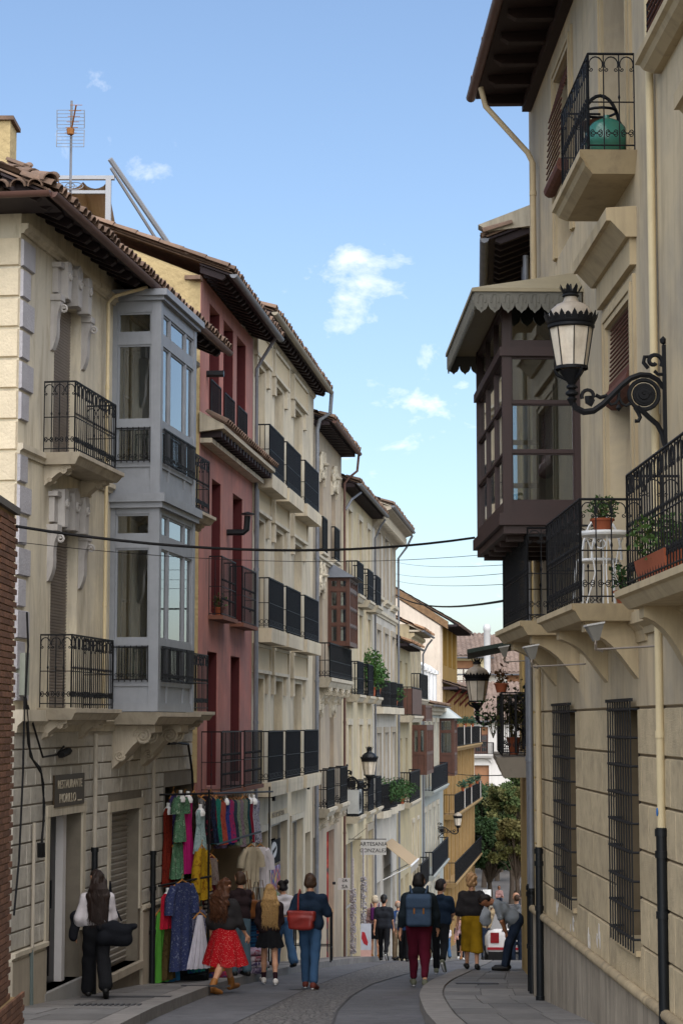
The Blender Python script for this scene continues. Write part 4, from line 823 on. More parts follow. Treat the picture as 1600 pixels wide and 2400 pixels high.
for a, b in xs:
    for c, d in [(-1.2, 1.2), (-4.6, -2.0), (-8.0, -5.4), (-11.2, -8.7)]:
        mb = MB(); mb.box(a, b, .12, .2, c, d); mb.box((a + b) / 2 - .06, (a + b) / 2 + .06, .09, .12, c, d); mb.build('shutter', mat('ochre_brown_shutter', '7d5d3a', .7, .15), H10)
    mb = MB(); mb.box(b + .5, b + .85, -.12, 0, -12, 1.7); mb.box(a - .2, a - .05, -.06, 0, -12, 1.6); mb.box(b + .05, b + .2, -.06, 0, -12, 1.6); mb.build('pilaster', M_ocl, H10)
for i in range(3): mb = MB(); mb.box(.8 + i * 3.3, 3.2 + i * 3.3, .5, .6, 2.9, 4.9); mb.build('loggia_shade', mat('grey_brown_shade', '8d8474', .9), H10)
for c in (-1.25, -4.65, -8.05):
    b_ = slab(H10, .3, 25.2, .62, c - .25, c, M_ocl, .08); railing(b_, .4, 25.0, .55, c, c + 1.0, M_iron, .22, .015)
    for i in range(8):
        a = xs[i][0]
        if c > -5 and i in (2, 4, 7): mb = MB(); mb.box(a + .2, a + .42, -.63, -.6, c + .05, c + 1.1); mb.build('white_banner', M_fw, b_)
wallo = MB(); wallo.add([(-.02, 0, -4), (-.02, 0, 4.9), (-.02, 5.5, 8.4), (-.02, 5.5, -4), (-.25, .1, -4), (-.25, .1, 4.85), (-.25, 5.5, 8.35), (-.25, 5.5, -4)], [(4, 5, 6, 7), (0, 1, 5, 4), (1, 2, 6, 5)]); wallo.build('party_wall', M_grw, H10)
mb = MB(); mb.prism([(-.3, 4.7), (5.5, 8.4), (5.5, 8.85), (-.3, 5.1)], 'x', -.3, .1); mb.build('brick_verge', mat('verge_brick', '6f573f', .95, .3, 6, .5, 20), H10)
eave(H10, -.3, 11.2, .85, 4.9, M_darkwood, M_gutb, 30, .6, (.1, .1), 5.5, parts=False, tp=.4, tiles=False); eave(H10, -.1, 25.3, .85, 1.75, M_darkwood, M_gutb, 18, .8, (.14, .14), 2.5, parts=False, tp=.4, tiles=False)
for i in range(5): mb = MB(); mb.tube([(2 + i * 5, 0, .9), (2 + i * 5, -.8, 1.7)], .06, 5); mb.build('eave_strut', mat('red_iron', '5a241c', .6), H10)
# ============================================================ houses across the far plaza
def far_house(name, label, x0, x1, y, z1, m, wins, roofm, rise, run, zg=-11.79, cols=2):
    o = thing(name, label, 'house', (x0, y, zg)); ZB[o.name] = zg; L = x1 - x0
    wall(o, L, zg, z1, [w[:4] for w in wins], m, .4, back=9)
    for w in wins:
        a, b, c, d = w[:4]
        mb = MB(); mb.box(a, b, .22, .28, c + (d - c) * (.0 if w[4] == 'b' else .72), d); mb.build('roller_blind', mat('amber_blind', '8a6448', .8, .15, 3, .1, 20), o)
        if w[4] != 'b': casement(o, a, b, c, c + (d - c) * .72, .24, M_brownwood, 2, 3, .12)
        frame(o, a, b, c, d, .18, .08, m)
        if w[4] in 'rb': b_ = slab(o, a - .5, b + .5, .8, c - .35, c - .05, m, .1); railing(b_, a - .4, b + .4, .7, c - .05, c + .95, M_iron, .16, .025)
    if rise:
        mb = MB(); roof_sheet(mb, -.6, L + .6, -.7, z1 - .1, run, z1 + rise, .42, .12, rows=int(run / .45)); mb.prism([(-.7, z1 - .22), (run, z1 + rise - .15), (run, z1 + rise - .05), (-.7, z1 - .1)], 'x', -.6, L + .6); mb.build('roof', roofm, o)
        g = MB(); half_tube(g, (-.6, -.85, z1 - .2), (L + .6, -.85, z1 - .2), .14); g.build('gutter', M_gutg, o)
    return o
M_ftile = mat('far_tile', '74645a', .9, .35, 1.5, .3, 10, stain=.5, stcol=(.1, .07, .06), streak=1)
M_fw = mat('white_render', 'd4d0ca', .9, .06, .5, .1, 20, stain=.2, stcol=(.3, .28, .26)); M_fy = mat('pale_yellow_render', 'cfc19a', .9, .06, .5, .1, 20)
E1 = far_house('plaza_house', 'white plaza house with arched window surrounds and amber blinds behind the trees', 6, 24, 175, .35, M_fw, [(5.5, 6.7, -2.7, -.4, 'r'), (5.5, 6.75, -6.5, -3.7, 'b'), (5.5, 6.7, -10.4, -7.7, 'b'), (9.4, 10.6, -2.7, -.4, 'r'), (9.4, 10.65, -6.5, -3.7, 'b'), (2.2, 3.4, -2.7, -.4, 'r'), (2.2, 3.4, -6.5, -3.7, 'b')], M_ftile, 3.2, 5)
for a, b, z in ((5.5, 6.75, -3.7), (5.5, 6.7, -7.7), (9.4, 10.65, -3.7), (2.2, 3.4, -3.7)):
    mb = MB(); n = 14
    for i in range(n):
        q0 = math.pi * i / n; q1 = math.pi * (i + 1) / n; cx = (a + b) / 2; w = (b - a) / 2 + .15
        mb.add([(cx - w * math.cos(q) * k, yy, z + .2 + (.4 + (.16 if k > 1 else 0)) * math.sin(q)) for q in (q0, q1) for k in (1, 1.15) for yy in (-.2, 0)], [(0, 2, 6, 4), (1, 5, 7, 3), (2, 3, 7, 6), (0, 4, 5, 1)])
    mb.build('arched_hood', M_fw, E1)
E2 = far_house('plaza_back_house', 'white house with a brown window rising behind the lower tiled roof', 9.5, 30, 184, 4.6, M_fw, [(5.6, 8.4, 2.2, 4.3, 'w')], M_ftile, 3.6, 6)
E3 = far_house('plaza_yellow_house', 'pale yellow house with brown blinds below a wide tiled roof', 5, 13.2, 183, 6.1, M_fy, [(5.2, 7.0, 3.2, 5.6, 'w'), (2.4, 4.3, 3.2, 5.6, 'w')], M_ftile, 2.2, 6)
mb = MB(); mb.lathe([(.3, 0), (.3, 4.0), (.34, 4.05), (.34, 4.4), (.2, 4.6)], 12, (0, 0, 0)); c_ = tag(mb.build('flue_stack', mat('stack_steel', 'b9b9b8', .4, .05), None, True), 'tall pale flue stack on the tiled roof behind the lantern', 'chimney'); c_.location = (13.1, 181, 4.2)
# ============================================================ RIGHT SIDE: big beige house
M_rb = mat('beige_render', 'bcab8c', .9, .08, .7, .12, 70, stain=.5, stcol=(.22, .17, .11), streak=.16, patch=.6)
M_rs = mat('beige_ashlar', 'b3a385', .92, .14, 3, .5, 75, stain=.5, stcol=(.19, .155, .11), rnd=.12, bdist=.03, streak=.9)
M_rt = mat('beige_trim', 'ad9c7d', .85, .08, 2, .1, 50, stain=.5, stcol=(.2, .16, .11))
M_mar = mat('weathered_marble', '8f8678', .75, .18, 2, .15, 30, stain=.8, stcol=(.09, .075, .06), rnd=.1, streak=.1)
M_maroon = mat('maroon_wood', '2a1715', .5, .2, 3, .1, 40, spec=.4)
RA = facade('beige_corner_house', 'large beige house with wooden mirador, barred windows and iron balconies', 'house', 2.536, 26.5, -.0213, -1, -4.2)
gro = [(2.5, 4.0, -2.05, .22), (6.75, 8.15, -2.05, .22), (12.2, 13.7, -2.05, .22)]
upo = [(6.62, 8.1, 1.06, 3.93), (2.3, 3.9, 1.1, 4.2), (12.2, 13.7, 1.06, 3.93), (2.85, 4.15, 5.55, 7.72), (6.62, 8.1, 5.25, 7.72), (9.85, 11.4, 5.76, 7.72)]
wall(RA, 16, -5, .95, gro, mat('mortar_brown', '6a5d49', .95, .15, 4, .2), .35, name='ground_floor_wall', back=9); wall(RA, 16, .951, 8.5, upo, M_rb, .3, back=9)
def ashlar_fixed(parent, x0, x1, zs, ops, m, w0, seed):
    rs = random.Random(seed)
    for k in range(len(zs) - 1):
        x = x0 - rs.uniform(0, .8)
        while x < x1:
            e = x + w0 * rs.uniform(.8, 1.25); a = max(x, x0); b = min(e, x1); segs = [(a, b)]
            for o in ops:
                if o[2] < zs[k + 1] - .01 and o[3] > zs[k] + .01:
                    ns = []
                    for p, q in segs:
                        if o[1] <= p or o[0] >= q: ns.append((p, q)); continue
                        if o[0] - p > .04: ns.append((p, o[0]))
                        if q - o[1] > .04: ns.append((o[1], q))
                    segs = ns
            for p, q in segs:
                if q - p > .04: mb = MB(); mb.block(p + .004, q - .004, zs[k] + .008, zs[k + 1] - .008, .001, .022, .01); mb.build('stone', m, parent)
            x = e
mb = MB(); mb.block(0, 16, .138, .79, .001, .022, .01); mb.build('band_course', M_rb, RA)
for a, b, c, d in gro: mb = MB(); mb.block(a - .04, b + .04, -2.415, -2.06, .001, .022, .01); mb.build('apron_stone', M_rs, RA)
ashlar_fixed(RA, 0, 16, [-2.42 + .425 * i for i in range(7)], gro, M_rs, 1.15, 5)
x = 0.; rs = random.Random(9)
while x < 16:
    w = rs.uniform(.45, .75); mb = MB(); mb.block(x, min(x + w, 16), -4.6, -2.47, 0, .05, .008); mb.build('plinth_slab', M_mar, RA); x += w
x = 0.
while x < 16: mb = MB(); mb.tube([(x + .004, -.055, -2.41), (min(x + 1.1, 16) - .004, -.05, -2.42)], .05, 10); mb.build('ledge_stone', mat('ledge_weathered', '9a8b70', .85, .15, 4, .3, 40, stain=.6, stcol=(.11, .09, .07), rnd=.14, streak=.6), RA, True); x += 1.1
# ground floor windows: dark casement, stone sill, bowed iron grille
for a, b, c, d in gro:
    casement(RA, a, b, c, d, .22, M_darkwood, 2, 3); mb = MB(); mb.box(a + .02, b - .02, -.06, .22, c - .05, c + .002); mb.build('sill', M_rt, RA)
    mb = MB(); n = 9
    for i in range(n + 1): x = a + .04 + (b - a - .08) * i / n; mb.tube([(x, -.08, c - .02), (x, -.08, d - .02)], .008, 5)
    for j in range(9):
        z = c + .1 + (d - c - .2) * j / 8; mb.tube([(a + .03, -.08, z), (b - .03, -.08, z)], .016, 5)
        for x in (a + .03, b - .03): mb.tube([(x, -.08, z), (x, .05, z)], .012, 5)
    mb.box(a, b, -.1, -.06, d - .03, d); mb.build('window_grille', mat('grille_iron', '1a1b1d', .6, .25, 8, .1, 90, spec=.3), RA)
# mouldings
mould(RA, 0, 16, .78, .2, .12, M_rt, 'string_course')
def surround(parent, a, b, c, d, m, w=.2):
    mb = MB()
    for k, (o, p) in enumerate(((w, .03), (w * .66, .05), (w * .33, .035))):
        i = o - w * .3
        mb.box(a - o, a - i, -p, .004, c, d + o); mb.box(b + i, b + o, -p, .004, c, d + o); mb.box(a - i + .001, b + i - .001, -p + .001, .004, d + i, d + o - .001)
    return mb.build('surround', m, parent)
for i, (a, b, c, d) in enumerate(upo):
    if i != 1: surround(RA, a, b, c, d, M_rt)
    casement(RA, a, b, c, d, .24, M_maroon, 2, 3)
# entablature above the first-floor doors
for a, b in ((6.62, 8.1), (12.2, 13.7)):
    mb = MB(); mb.box(a - .35, b + .25, -.06, 0, 4.2, 4.45); mb.prism([(0, 4.45), (-.1, 4.45), (-.24, 4.6), (-.28, 4.6), (-.28, 4.72), (0, 4.74)], 'x', a - .45, b + .3); mb.build('door_cornice', M_rt, RA)
# hanging bamboo blinds
M_bam = mat('bamboo_blind', '5e3b30', .8, .25, 12, .2, 80)
def bamboo(parent, x0, x1, pts, m=M_bam, roll=.07):
    mb = MB(); P = []
    for i in range(len(pts) - 1):
        for k in range(12): f = k / 12; P.append((pts[i][0] + (pts[i + 1][0] - pts[i][0]) * f, pts[i][1] + (pts[i + 1][1] - pts[i][1]) * f))
    P.append(pts[-1])
    for y, z in P: mb.tube([(x0, y, z), (x1, y, z)], .011, 5)
    if roll: mb.tube([(x0, pts[-1][0] + roll * .6, pts[-1][1]), (x1, pts[-1][0] + roll * .6, pts[-1][1])], roll, 10)
    return mb.build('bamboo_blind', m, parent)
bamboo(RA, 6.7, 8.02, [(.02, 3.9), (.0, 3.35), (-.02, 3.2)], roll=.11); bamboo(RA, 2.9, 4.1, [(.05, 7.7), (-.1, 7.2), (-.14, 6.35)], roll=.08); bamboo(RA, 9.95, 11.35, [(0, 7.7), (-.12, 6.6), (-.15, 5.85)], roll=0)
# wooden mirador
mir = glazed_box(RA, 1.35, 4.6, .86, 2.28, 4.66, M_maroon, [(2.42, 2.95, 'g'), (2.98, 3.5, 'g'), (3.53, 4.02, 'g'), (4.2, 4.6, 'g')], 3, 1, .1, .04, sash=.016)
mb = MB()
MB().box(1.32, 4.63, -.89, -.001, 4.03, 4.13).build('mirador_band', M_maroon, mir)
for z, h, e in ((2.06, .1, .0), (2.15, .13, .05)): mb.box(1.35 - e, 4.6 + e, -.86 - e, -.001, z, z + h)
for i in range(5): mb.box(1.6 + i * .65, 1.7 + i * .65, -.8, 0, 2.0, 2.06)
mb.build('mirador_base', M_maroon, mir)
M_zinc = mat('painted_zinc', '5f5d55', .55, .15, 3, .1, 40, stain=.3, stcol=(.08, .08, .07))
mb = MB(); e = .36; X0, X1, T = 1.35 - e, 4.6 + e, .86 + e; zt, za = 4.72, 5.05
mb.add([(X0, -T, zt), (X1, -T, zt), (X1, 0, zt), (X0, 0, zt), (X0 + .7, 0, za), (X1 - .7, 0, za), (X0, -T, zt - .04), (X1, -T, zt - .04), (X1, 0, zt - .04), (X0, 0, zt - .04)], [(0, 1, 5, 4), (0, 4, 3), (1, 2, 5), (6, 9, 8, 7), (0, 6, 7, 1), (1, 7, 8, 2), (0, 3, 9, 6)]); mr = mb.build('mirador_roof', mat('beige_sheet_roof', '8a8068', .6, .1), mir)
def valance(P, Q, n):
    P = Vector(P); Q = Vector(Q); d = (Q - P) / n; nn = Vector((d.y, -d.x, 0)).normalized() * .008; mb = MB()
    for i in range(n):
        prof = [(0, 0), (1, 0), (1, -.13), (.96, -.17), (.82, -.205), (.64, -.22), (.5, -.245), (.36, -.22), (.18, -.205), (.04, -.17), (0, -.13)]
        a = [P + d * (i + u) + Vector((0, 0, w)) for u, w in prof]; m = len(a)
        mb.add([tuple(q + nn) for q in a] + [tuple(q - nn) for q in a], [tuple(range(m)), tuple(range(2 * m - 1, m - 1, -1))] + [(k, k + m, (k + 1) % m + m, (k + 1) % m) for k in range(m)])
        ring = [P + d * (i + .5 + .3 * math.cos(q)) + Vector((0, 0, -.1 + .075 * math.sin(q))) for q in np.linspace(-.4, math.pi + .4, 9)]
        for sg in (1, -1): mb.tube([tuple(q + nn * sg * 1.4) for q in ring], .009, 4); mb.tube([tuple(P + d * (i + u) + nn * sg * 1.4 + Vector((0, 0, w))) for u, w in ((.5, -.06), (.5, -.19))], .013, 4)
    return mb.build('valance', M_zinc, mr)
valance((X1 - .03, -T + .03, zt - .03), (X1 - .03, -.02, zt - .03), 8); valance((X0 + .03, -T + .03, zt - .03), (X1 - .03, -T + .03, zt - .03), 26); valance((X0 + .03, -.02, zt - .03), (X0 + .03, -T + .03, zt - .03), 8)
# balconies: under the mirador, middle, near, upper
for x0, x1, t, zs, H, st in ((2.0, 4.6, .6, 1.1, 1.0, 'scroll'), (6.0, 8.45, .56, 1.06, .93, 'scroll'), (10.25, 14.2, .43, 1.06, .92, 'scroll'), (6.55, 8.4, .43, 5.24, .92, 'scroll'), (9.7, 11.6, .1, 5.74, .42, 'scroll')):
    up = zs > 5
    b_ = slab(RA, x0 - .1, x1 + .1, t + .1, zs - (.19 if up else .15), zs, M_rt, .06, taper=.04 if up else 0)
    railing(b_, x0, x1, t, zs + .02, zs + H + .02, M_iron, .115, .0065, st, n=5)
    if not up:
        for cx in (x0 + .35, x1 - .3): corbel(b_, cx, .22, t * .9, zs - .15, .55, M_rt, volute=False)
        mould(RA, x0 - .3, x1 + .3, zs - .34, .3, .1, M_rt, 'corbel_course')
railing(RA, 2.02, 4.58, .58, 2.02, 2.04, M_iron, .1, .009, n=4); mb = MB()
for i in range(27): x = 2.0 + i * .1; mb.tube([(x, -.6, 1.95), (x, -.6, 2.1)], .009, 4)
mb.build('upper_bars', M_iron, RA)
# eave with brown gutter
M_sof = mat('brown_soffit_wood', '2b1e1b', .75, .2, 3, .2, 30)
eave(RA, .25, 16, .76, 8.33, M_sof, M_gutb, 4, .78, (.13, .15), 3., tp=.24)
mb = MB(); mb.box(.25, 16, -.12, .0, 8.16, 8.3); mb.build('wall_plate', M_sof, RA)
# downpipes
pipe(RA, [(1.15, -.09, -1.6), (1.15, -.09, 7.2), (1.12, -.15, 7.35), (1.0, -.68, 8.0), (1.0, -.74, 8.25)], .065, M_rt, collars=(.6, 4.6, 6.8)); pipe(RA, [(1.15, -.1, -4.1), (1.15, -.1, -1.55)], .08, M_black, 'iron_pipe', (-1.6, -1.75, -2.3, -3.4))
pipe(RA, [(9.46, -.05, -.9), (9.46, -.05, 8.3)], .062, M_pc, collars=(-.1, 2.6, 5.8)); pipe(RA, [(9.5, -.06, -4.1), (9.5, -.06, -.88)], .08, M_black, 'iron_pipe', (-.92, -1.1, -1.6, -3.2))
mb = MB(); mb.prism([(9.46 + .028 * math.cos(q), -.75 + .035 * math.sin(q)) for q in np.linspace(0, 6, 12)], 'y', -.09, -.083); mb.build('blue_sticker', mat('sticker_blue', '2a6ab0', .5), RA)
# chipped paint patches above the ledge
mb = MB(); rs = random.Random(4)
for cx, cz in ((2.3, -2.2), (3.6, -2.3), (4.9, -2.28), (5.6, -2.2)):
    for k in range(5):
        w = rs.uniform(.015, .06); h = rs.uniform(.03, .13); x = cx + rs.uniform(-.14, .14); z = cz + rs.uniform(-.08, .1); mb.prism([(x + w * rs.uniform(.5, 1) * math.cos(q), z + h * rs.uniform(.4, 1) * math.sin(q)) for q in np.linspace(0, 5.6, 8)], 'y', -.0275, -.024)
mb.build('paint_flakes', mat('white_flake', 'c9c4bc', .8), RA)
mb = MB(); mb.box(10.35, 10.9, -.035, -.02, -1.0, -.5); mb.build('wall_plaque', mat('plaque_grey', '6d625a', .7), RA)
# ============================================================ second house on the right
RB = facade('ochre_pipe_house', 'ochre-edged house with grey downpipes just beyond the big beige house', 'house', 3.352, 38, .066, -1, gz(33))
M_oc2 = mat('ochre_cream_render', 'b89d64', .9, .1, .8, .1, 50, stain=.3, stcol=(.2, .15, .08))
wall(RB, 11.3, -6, 6.7, [(6.2, 7.4, -.45, 1.9), (2.4, 3.6, -.45, 1.9), (6.2, 7.4, 2.9, 5.2), (2.4, 3.6, 2.9, 5.2)], M_oc2, .3, back=8)
for a, b, c, d in ((6.2, 7.4, -.45, 1.9), (2.4, 3.6, -.45, 1.9), (6.2, 7.4, 2.9, 5.2), (2.4, 3.6, 2.9, 5.2)): casement(RB, a, b, c, d, .18, M_brownwood, 2, 3)
eave(RB, -.2, 11.25, .62, 6.55, M_darkwood, M_gutg, 20, .36, (.1, .1), 4.)
mb = MB(); mb.prism([(-.75, 6.75), (1.5, 7.6), (1.5, 6.9), (-.6, 6.66)], 'x', 11.0, 11.28); mb.build('verge_wall', M_trim, RB)
for s, t, r in ((10.9, .1, .07), (10.2, .1, .075)):
    zf = gz(38 - s) + .13; pipe(RB, [(s, -t, zf), (s, -t, -2.2)], r * 1.15, M_black, 'iron_pipe', (-2.25, zf + .6, zf + 1.3)); pipe(RB, [(s, -t, -2.2), (s, -t, 6.4)], r, M_gutg, collars=(-.5, 2))
for x0, x1 in ((5.7, 7.9), (1.9, 4.1)):
    b_ = slab(RB, x0 - .1, x1 + .1, .52, -.82, -.52, mat('grey_slab', '8a8378', .85, .1, stain=.4), .06); railing(b_, x0, x1, .44, -.5, .44, M_iron, .1, .008, 'scroll', n=4)
    mb = MB()
    for k in range(3): mb.tube([(x1 + .01, -.03 - k * .2, -.45), (x1 + .01, -.03 - k * .2, .4)], .022, 5)
    mb.build('balusters', M_iron, b_)
mb = MB(); mb.prism([(-.95, 1.02), (0, 1.2), (0, 1.26), (-.95, 1.08)], 'x', 5.4, 8.2); mb.build('canopy', mat('green_metal', '1e2a24', .6), RB)
# ============================================================ taller house behind the yellow one
RH = thing('rear_house', 'taller house with dark eave and chimney rising behind the yellow house roof', 'house', (-5.75, 32.5, gz(32))); ZB[RH.name] = gz(32)
MB().box(-6, 0, 0, 6, -4, 8.6).build('wall', M_stuc, RH); MB().add([(-6.5, -.6, 8.75), (.6, -.6, 8.75), (.6, 6.5, 8.75), (-6.5, 6.5, 8.75), (-6.5, -.6, 8.9), (.6, -.6, 8.9), (.6, 6.5, 8.9), (-6.5, 6.5, 8.9), (-3, 3, 10.4)], [(0, 3, 2, 1), (0, 1, 5, 4), (1, 2, 6, 5), (2, 3, 7, 6), (3, 0, 4, 7), (4, 5, 8), (5, 6, 8), (6, 7, 8), (7, 4, 8)]).build('eave', M_darkwood, RH)
for i in range(24): put(TILE, 'roof_tile', RH, (.62 - i * .21, -.66, 8.95), (R(22), 0, 0))
for i in range(20): put(TILE, 'roof_tile', RH, (.68, -.6 + i * .21, 8.95), (R(22), 0, R(90)))
ch_ = MB().box(-.3, .2, .3, .95, 8.8, 10.05).build('chimney', M_stuc, RH); MB().box(-.36, .26, .24, 1.01, 10.05, 10.12).build('chimney_cap', M_tile, ch_)
# ------------------------------------------------------------ wall lanterns
M_lg = mat('frosted_lantern_glass', 'c9bfae', .35, .2, 6, 0, stain=.4, stcol=(.3, .2, .12)); M_dome = mat('lantern_dome', '968c7e', .4, .25, 5, .05)
def lamp(label, base, rotz, s=1., arm=.8, dome=None, plate=True):
    """base: wall point level with the bottom of the glass; local -y leads away from the wall"""
    t = thing('wall_lantern', label, 'street lamp', base, rotz, 'iron wall lanterns along the street'); A = -arm
    def b(mb, n, m, p=t, sm=True):
        mb.v = [(x * s, y * s, z * s) for x, y, z in mb.v]; return mb.build(n, m, p, sm)
    mb = MB(); mb.lathe([(.125, .01), (.182, .345)], 8, (0, A, 0)); g = b(mb, 'lantern_glass', M_lg, sm=False)
    mb = MB(); mb.lathe([(.14, -.012), (.14, .014), (.12, .014), (.12, -.012)], 16, (0, A, 0), False)
    for i in range(8): q = 2 * math.pi * i / 8; c, d = math.cos(q), math.sin(q); mb.tube([(.13 * c, A + .13 * d, .0), (.187 * c, A + .187 * d, .35)], .006, 4)
    mb.lathe([(.185, .335), (.2, .345), (.2, .365), (.19, .37), (.205, .385), (.21, .41), (.2, .43)], 20, (0, A, 0), False)
    for i in range(26):
        q = 2 * math.pi * i / 26; w = .11; pts = [(.21, q - w, .40), (.21, q + w, .40), (.226, q + w * .8, .438), (.232, q, .452 if i % 2 else .476), (.226, q - w * .8, .438)]
        mb.add([(r * math.cos(a), A + r * math.sin(a), z) for r, a, z in pts] + [((r - .006) * math.cos(a), A + (r - .006) * math.sin(a), z) for r, a, z in pts], [(0, 1, 2, 3, 4), (9, 8, 7, 6, 5)] + [(k, k + 5, (k + 1) % 5 + 5, (k + 1) % 5) for k in range(5)])
    for i in range(3): q = 2 * math.pi * i / 3 + .5; mb.tube([(.15 * math.cos(q), A + .15 * math.sin(q), -.01), (.12 * math.cos(q), A + .12 * math.sin(q), -.06), (.045 * math.cos(q), A + .045 * math.sin(q), -.1)], [.01, .016, .012], 5)
    b(mb, 'lantern_frame', M_iron)
    mb = MB(); mb.lathe([(.195, .43), (.19, .46), (.165, .505), (.12, .545), (.07, .565), (.055, .6), (.055, .62)], 20, (0, A, 0)); b(mb, 'dome', dome or M_dome)
    mb = MB(); mb.lathe([(.06, .61), (.075, .62), (.06, .64), (.07, .65)], 12, (0, A, 0))
    for i in range(8):
        q = 2 * math.pi * (i + .5) / 8; w = .33; pts = [(.07, q - w, .645), (.07, q + w, .645), (.095, q + w * .5, .69), (.1, q, .715), (.095, q - w * .5, .69)]
        mb.add([(r * math.cos(a), A + r * math.sin(a), z) for r, a, z in pts], [(0, 1, 2, 3, 4)])
    mb.tube([(0, A, .64), (0, A, .725)], [.02, .008], 5); b(mb, 'crown', M_iron)
    mb = MB(); mb.lathe([(.11, -.02), (.085, -.06), (.05, -.11), (.03, -.14), (.048, -.155), (.048, -.17), (.025, -.185), (.055, -.21), (.055, -.225), (.025, -.245), (.045, -.265), (.03, -.29), (.015, -.32)], 12, (0, A, 0)); b(mb, 'lantern_stem', M_iron)
    mb = MB(); K = arm / .8
    def T(p, r): mb.tube([(0, y * K, z) for y, z in p], [q * 1.25 for q in r] if isinstance(r, list) else r * 1.3, 6)
    T([(-.8, -.28), (-.77, -.34), (-.7, -.375), (-.62, -.365), (-.54, -.31), (-.46, -.23), (-.38, -.15), (-.3, -.085), (-.22, -.055), (-.14, -.06), (-.07, -.1), (-.02, -.17)], [.02, .022, .024, .024, .024, .023, .022, .022, .021, .02, .018, .016])
    T([(-.19 + u, -.225 + v) for u, v in spiral((0, 0), .125, .125, 0, 2 * math.pi, 22)], .014); T([(-.19 + u, -.225 + v) for u, v in spiral((0, 0), .085, .085, 0, 2 * math.pi, 18)], .012)
    mb.prism([(y * K, z) for y, z in [(-.19 + .075 * math.cos(q), -.225 + .075 * math.sin(q)) for q in np.linspace(0, 5.9, 14)]], 'x', -.02, .02)
    T([(-.19 + u, -.225 + v) for u, v in spiral((0, 0), .045, .01, 0, 9, 14)], .026)
    T([(-.25, -.33), (-.2, -.37), (-.15, -.42), (-.08, -.48), (-.04, -.56), (-.02, -.66)], .018); T([(-.27, -.33), (-.24, -.38), (-.225, -.42), (-.24, -.45), (-.27, -.45)], .014)
    T([(u - .1, v + .06) for u, v in spiral((0, 0), .075, .02, -.6, 5.5, 14)], .014); T([(-.15, .0), (-.19, .05), (-.18, .1), (-.145, .1), (-.14, .07)], .014); T([(-.1, -.02), (-.07, -.05), (-.02, -.05)], .012)
    T([(u - .66, v - .235) for u, v in spiral((0, 0), .06, .03, 3.6, -2, 12)], .012); T([(-.6, -.23), (-.56, -.25), (-.5, -.235)], .014); T([(-.62, -.3), (-.66, -.28), (-.66, -.24)], .028)
    T([(-.4, -.17), (-.405, -.26), (-.43, -.3), (-.47, -.31), (-.5, -.28)], .01); T([(-.4, -.25), (-.38, -.3), (-.34, -.32), (-.3, -.3)], .01); mb.lathe([(.0, -.37), (.028, -.34), (.012, -.31)], 6, (0, -.405 * K, 0), False)
    if plate: mb.box(-.02, .02, -.03, 0, -.7, .2); mb.lathe([(0, .2), (.025, .22), (.03, .25), (.0, .28)], 8, (0, -.02, 0), False)
    b(mb, 'bracket', M_iron); return t
def fpt(root, s, y, z): v = root.matrix_basis @ Vector((s, y, 0)); return (v.x, v.y, z)
for r_ in [o for o in bpy.data.objects if o.type == 'EMPTY']: r_.matrix_basis
lamp('large iron lantern with frosted glass on the beige house beside its mirador', fpt(RA, 9.74, 0, 2.98), RA.rotation_euler.z)
lamp('dark iron lantern on a scrolled arm beside the plant-filled balcony', fpt(RB, 5.1, 0, .34), RB.rotation_euler.z, 1.0, .8)
lamp('iron lantern with a smooth black dome in front of the pale cream house', fpt(H5, 1.2, 0, -1.47), H5.rotation_euler.z, 1.12, .58, M_black)
lamp('iron lantern on a scrolled arm in front of the grey-green house', fpt(H9, 10.5, 0, -4.9), H9.rotation_euler.z, 1.05, .95)
# ------------------------------------------------------------ overhead cables
def cable(label, P, Q, sag, r, n=16):
    P = Vector(P); Q = Vector(Q); mb = MB(); mb.tube([P.lerp(Q, i / n) - Vector((0, 0, sag * 4 * (i / n) * (1 - i / n))) for i in range(n + 1)], r, 5)
    return tag(mb.build('overhead_cable', M_cable, None, True), label, 'cable', 'cables strung across the street')
cable('thick black cable strung from the brick building to the wooden mirador', (-3.3, 20.25, 1.98), (1.66, 25.0, 2.3), .2, .016)
cable('thin wire strung just below the thick black cable', (-3.3, 20.25, 1.82), (2.2, 26.6, 2.25), .16, .004)
for i, (v0, v1, r) in enumerate(((1395, 1404, .02), (1318, 1322, .005), (1346, 1341, .005), (1362, 1368, .005))):
    cable(('sagging black cable', 'upper thin wire', 'middle thin wire', 'lower thin wire')[i] + ' between the off-white house and the beige house', (1.98, 73.6, (1693 - v0) / 4700 * 73.6), (2.5 if i else 2.4, 27.6, (1693 - v1) / 4700 * 27.6), .25 if i == 0 else .1, r)
cable('distant cable crossing the street above the plaza trees', (5.0, 101, -2.4), (3.2, 37, -.95), .1, .012)
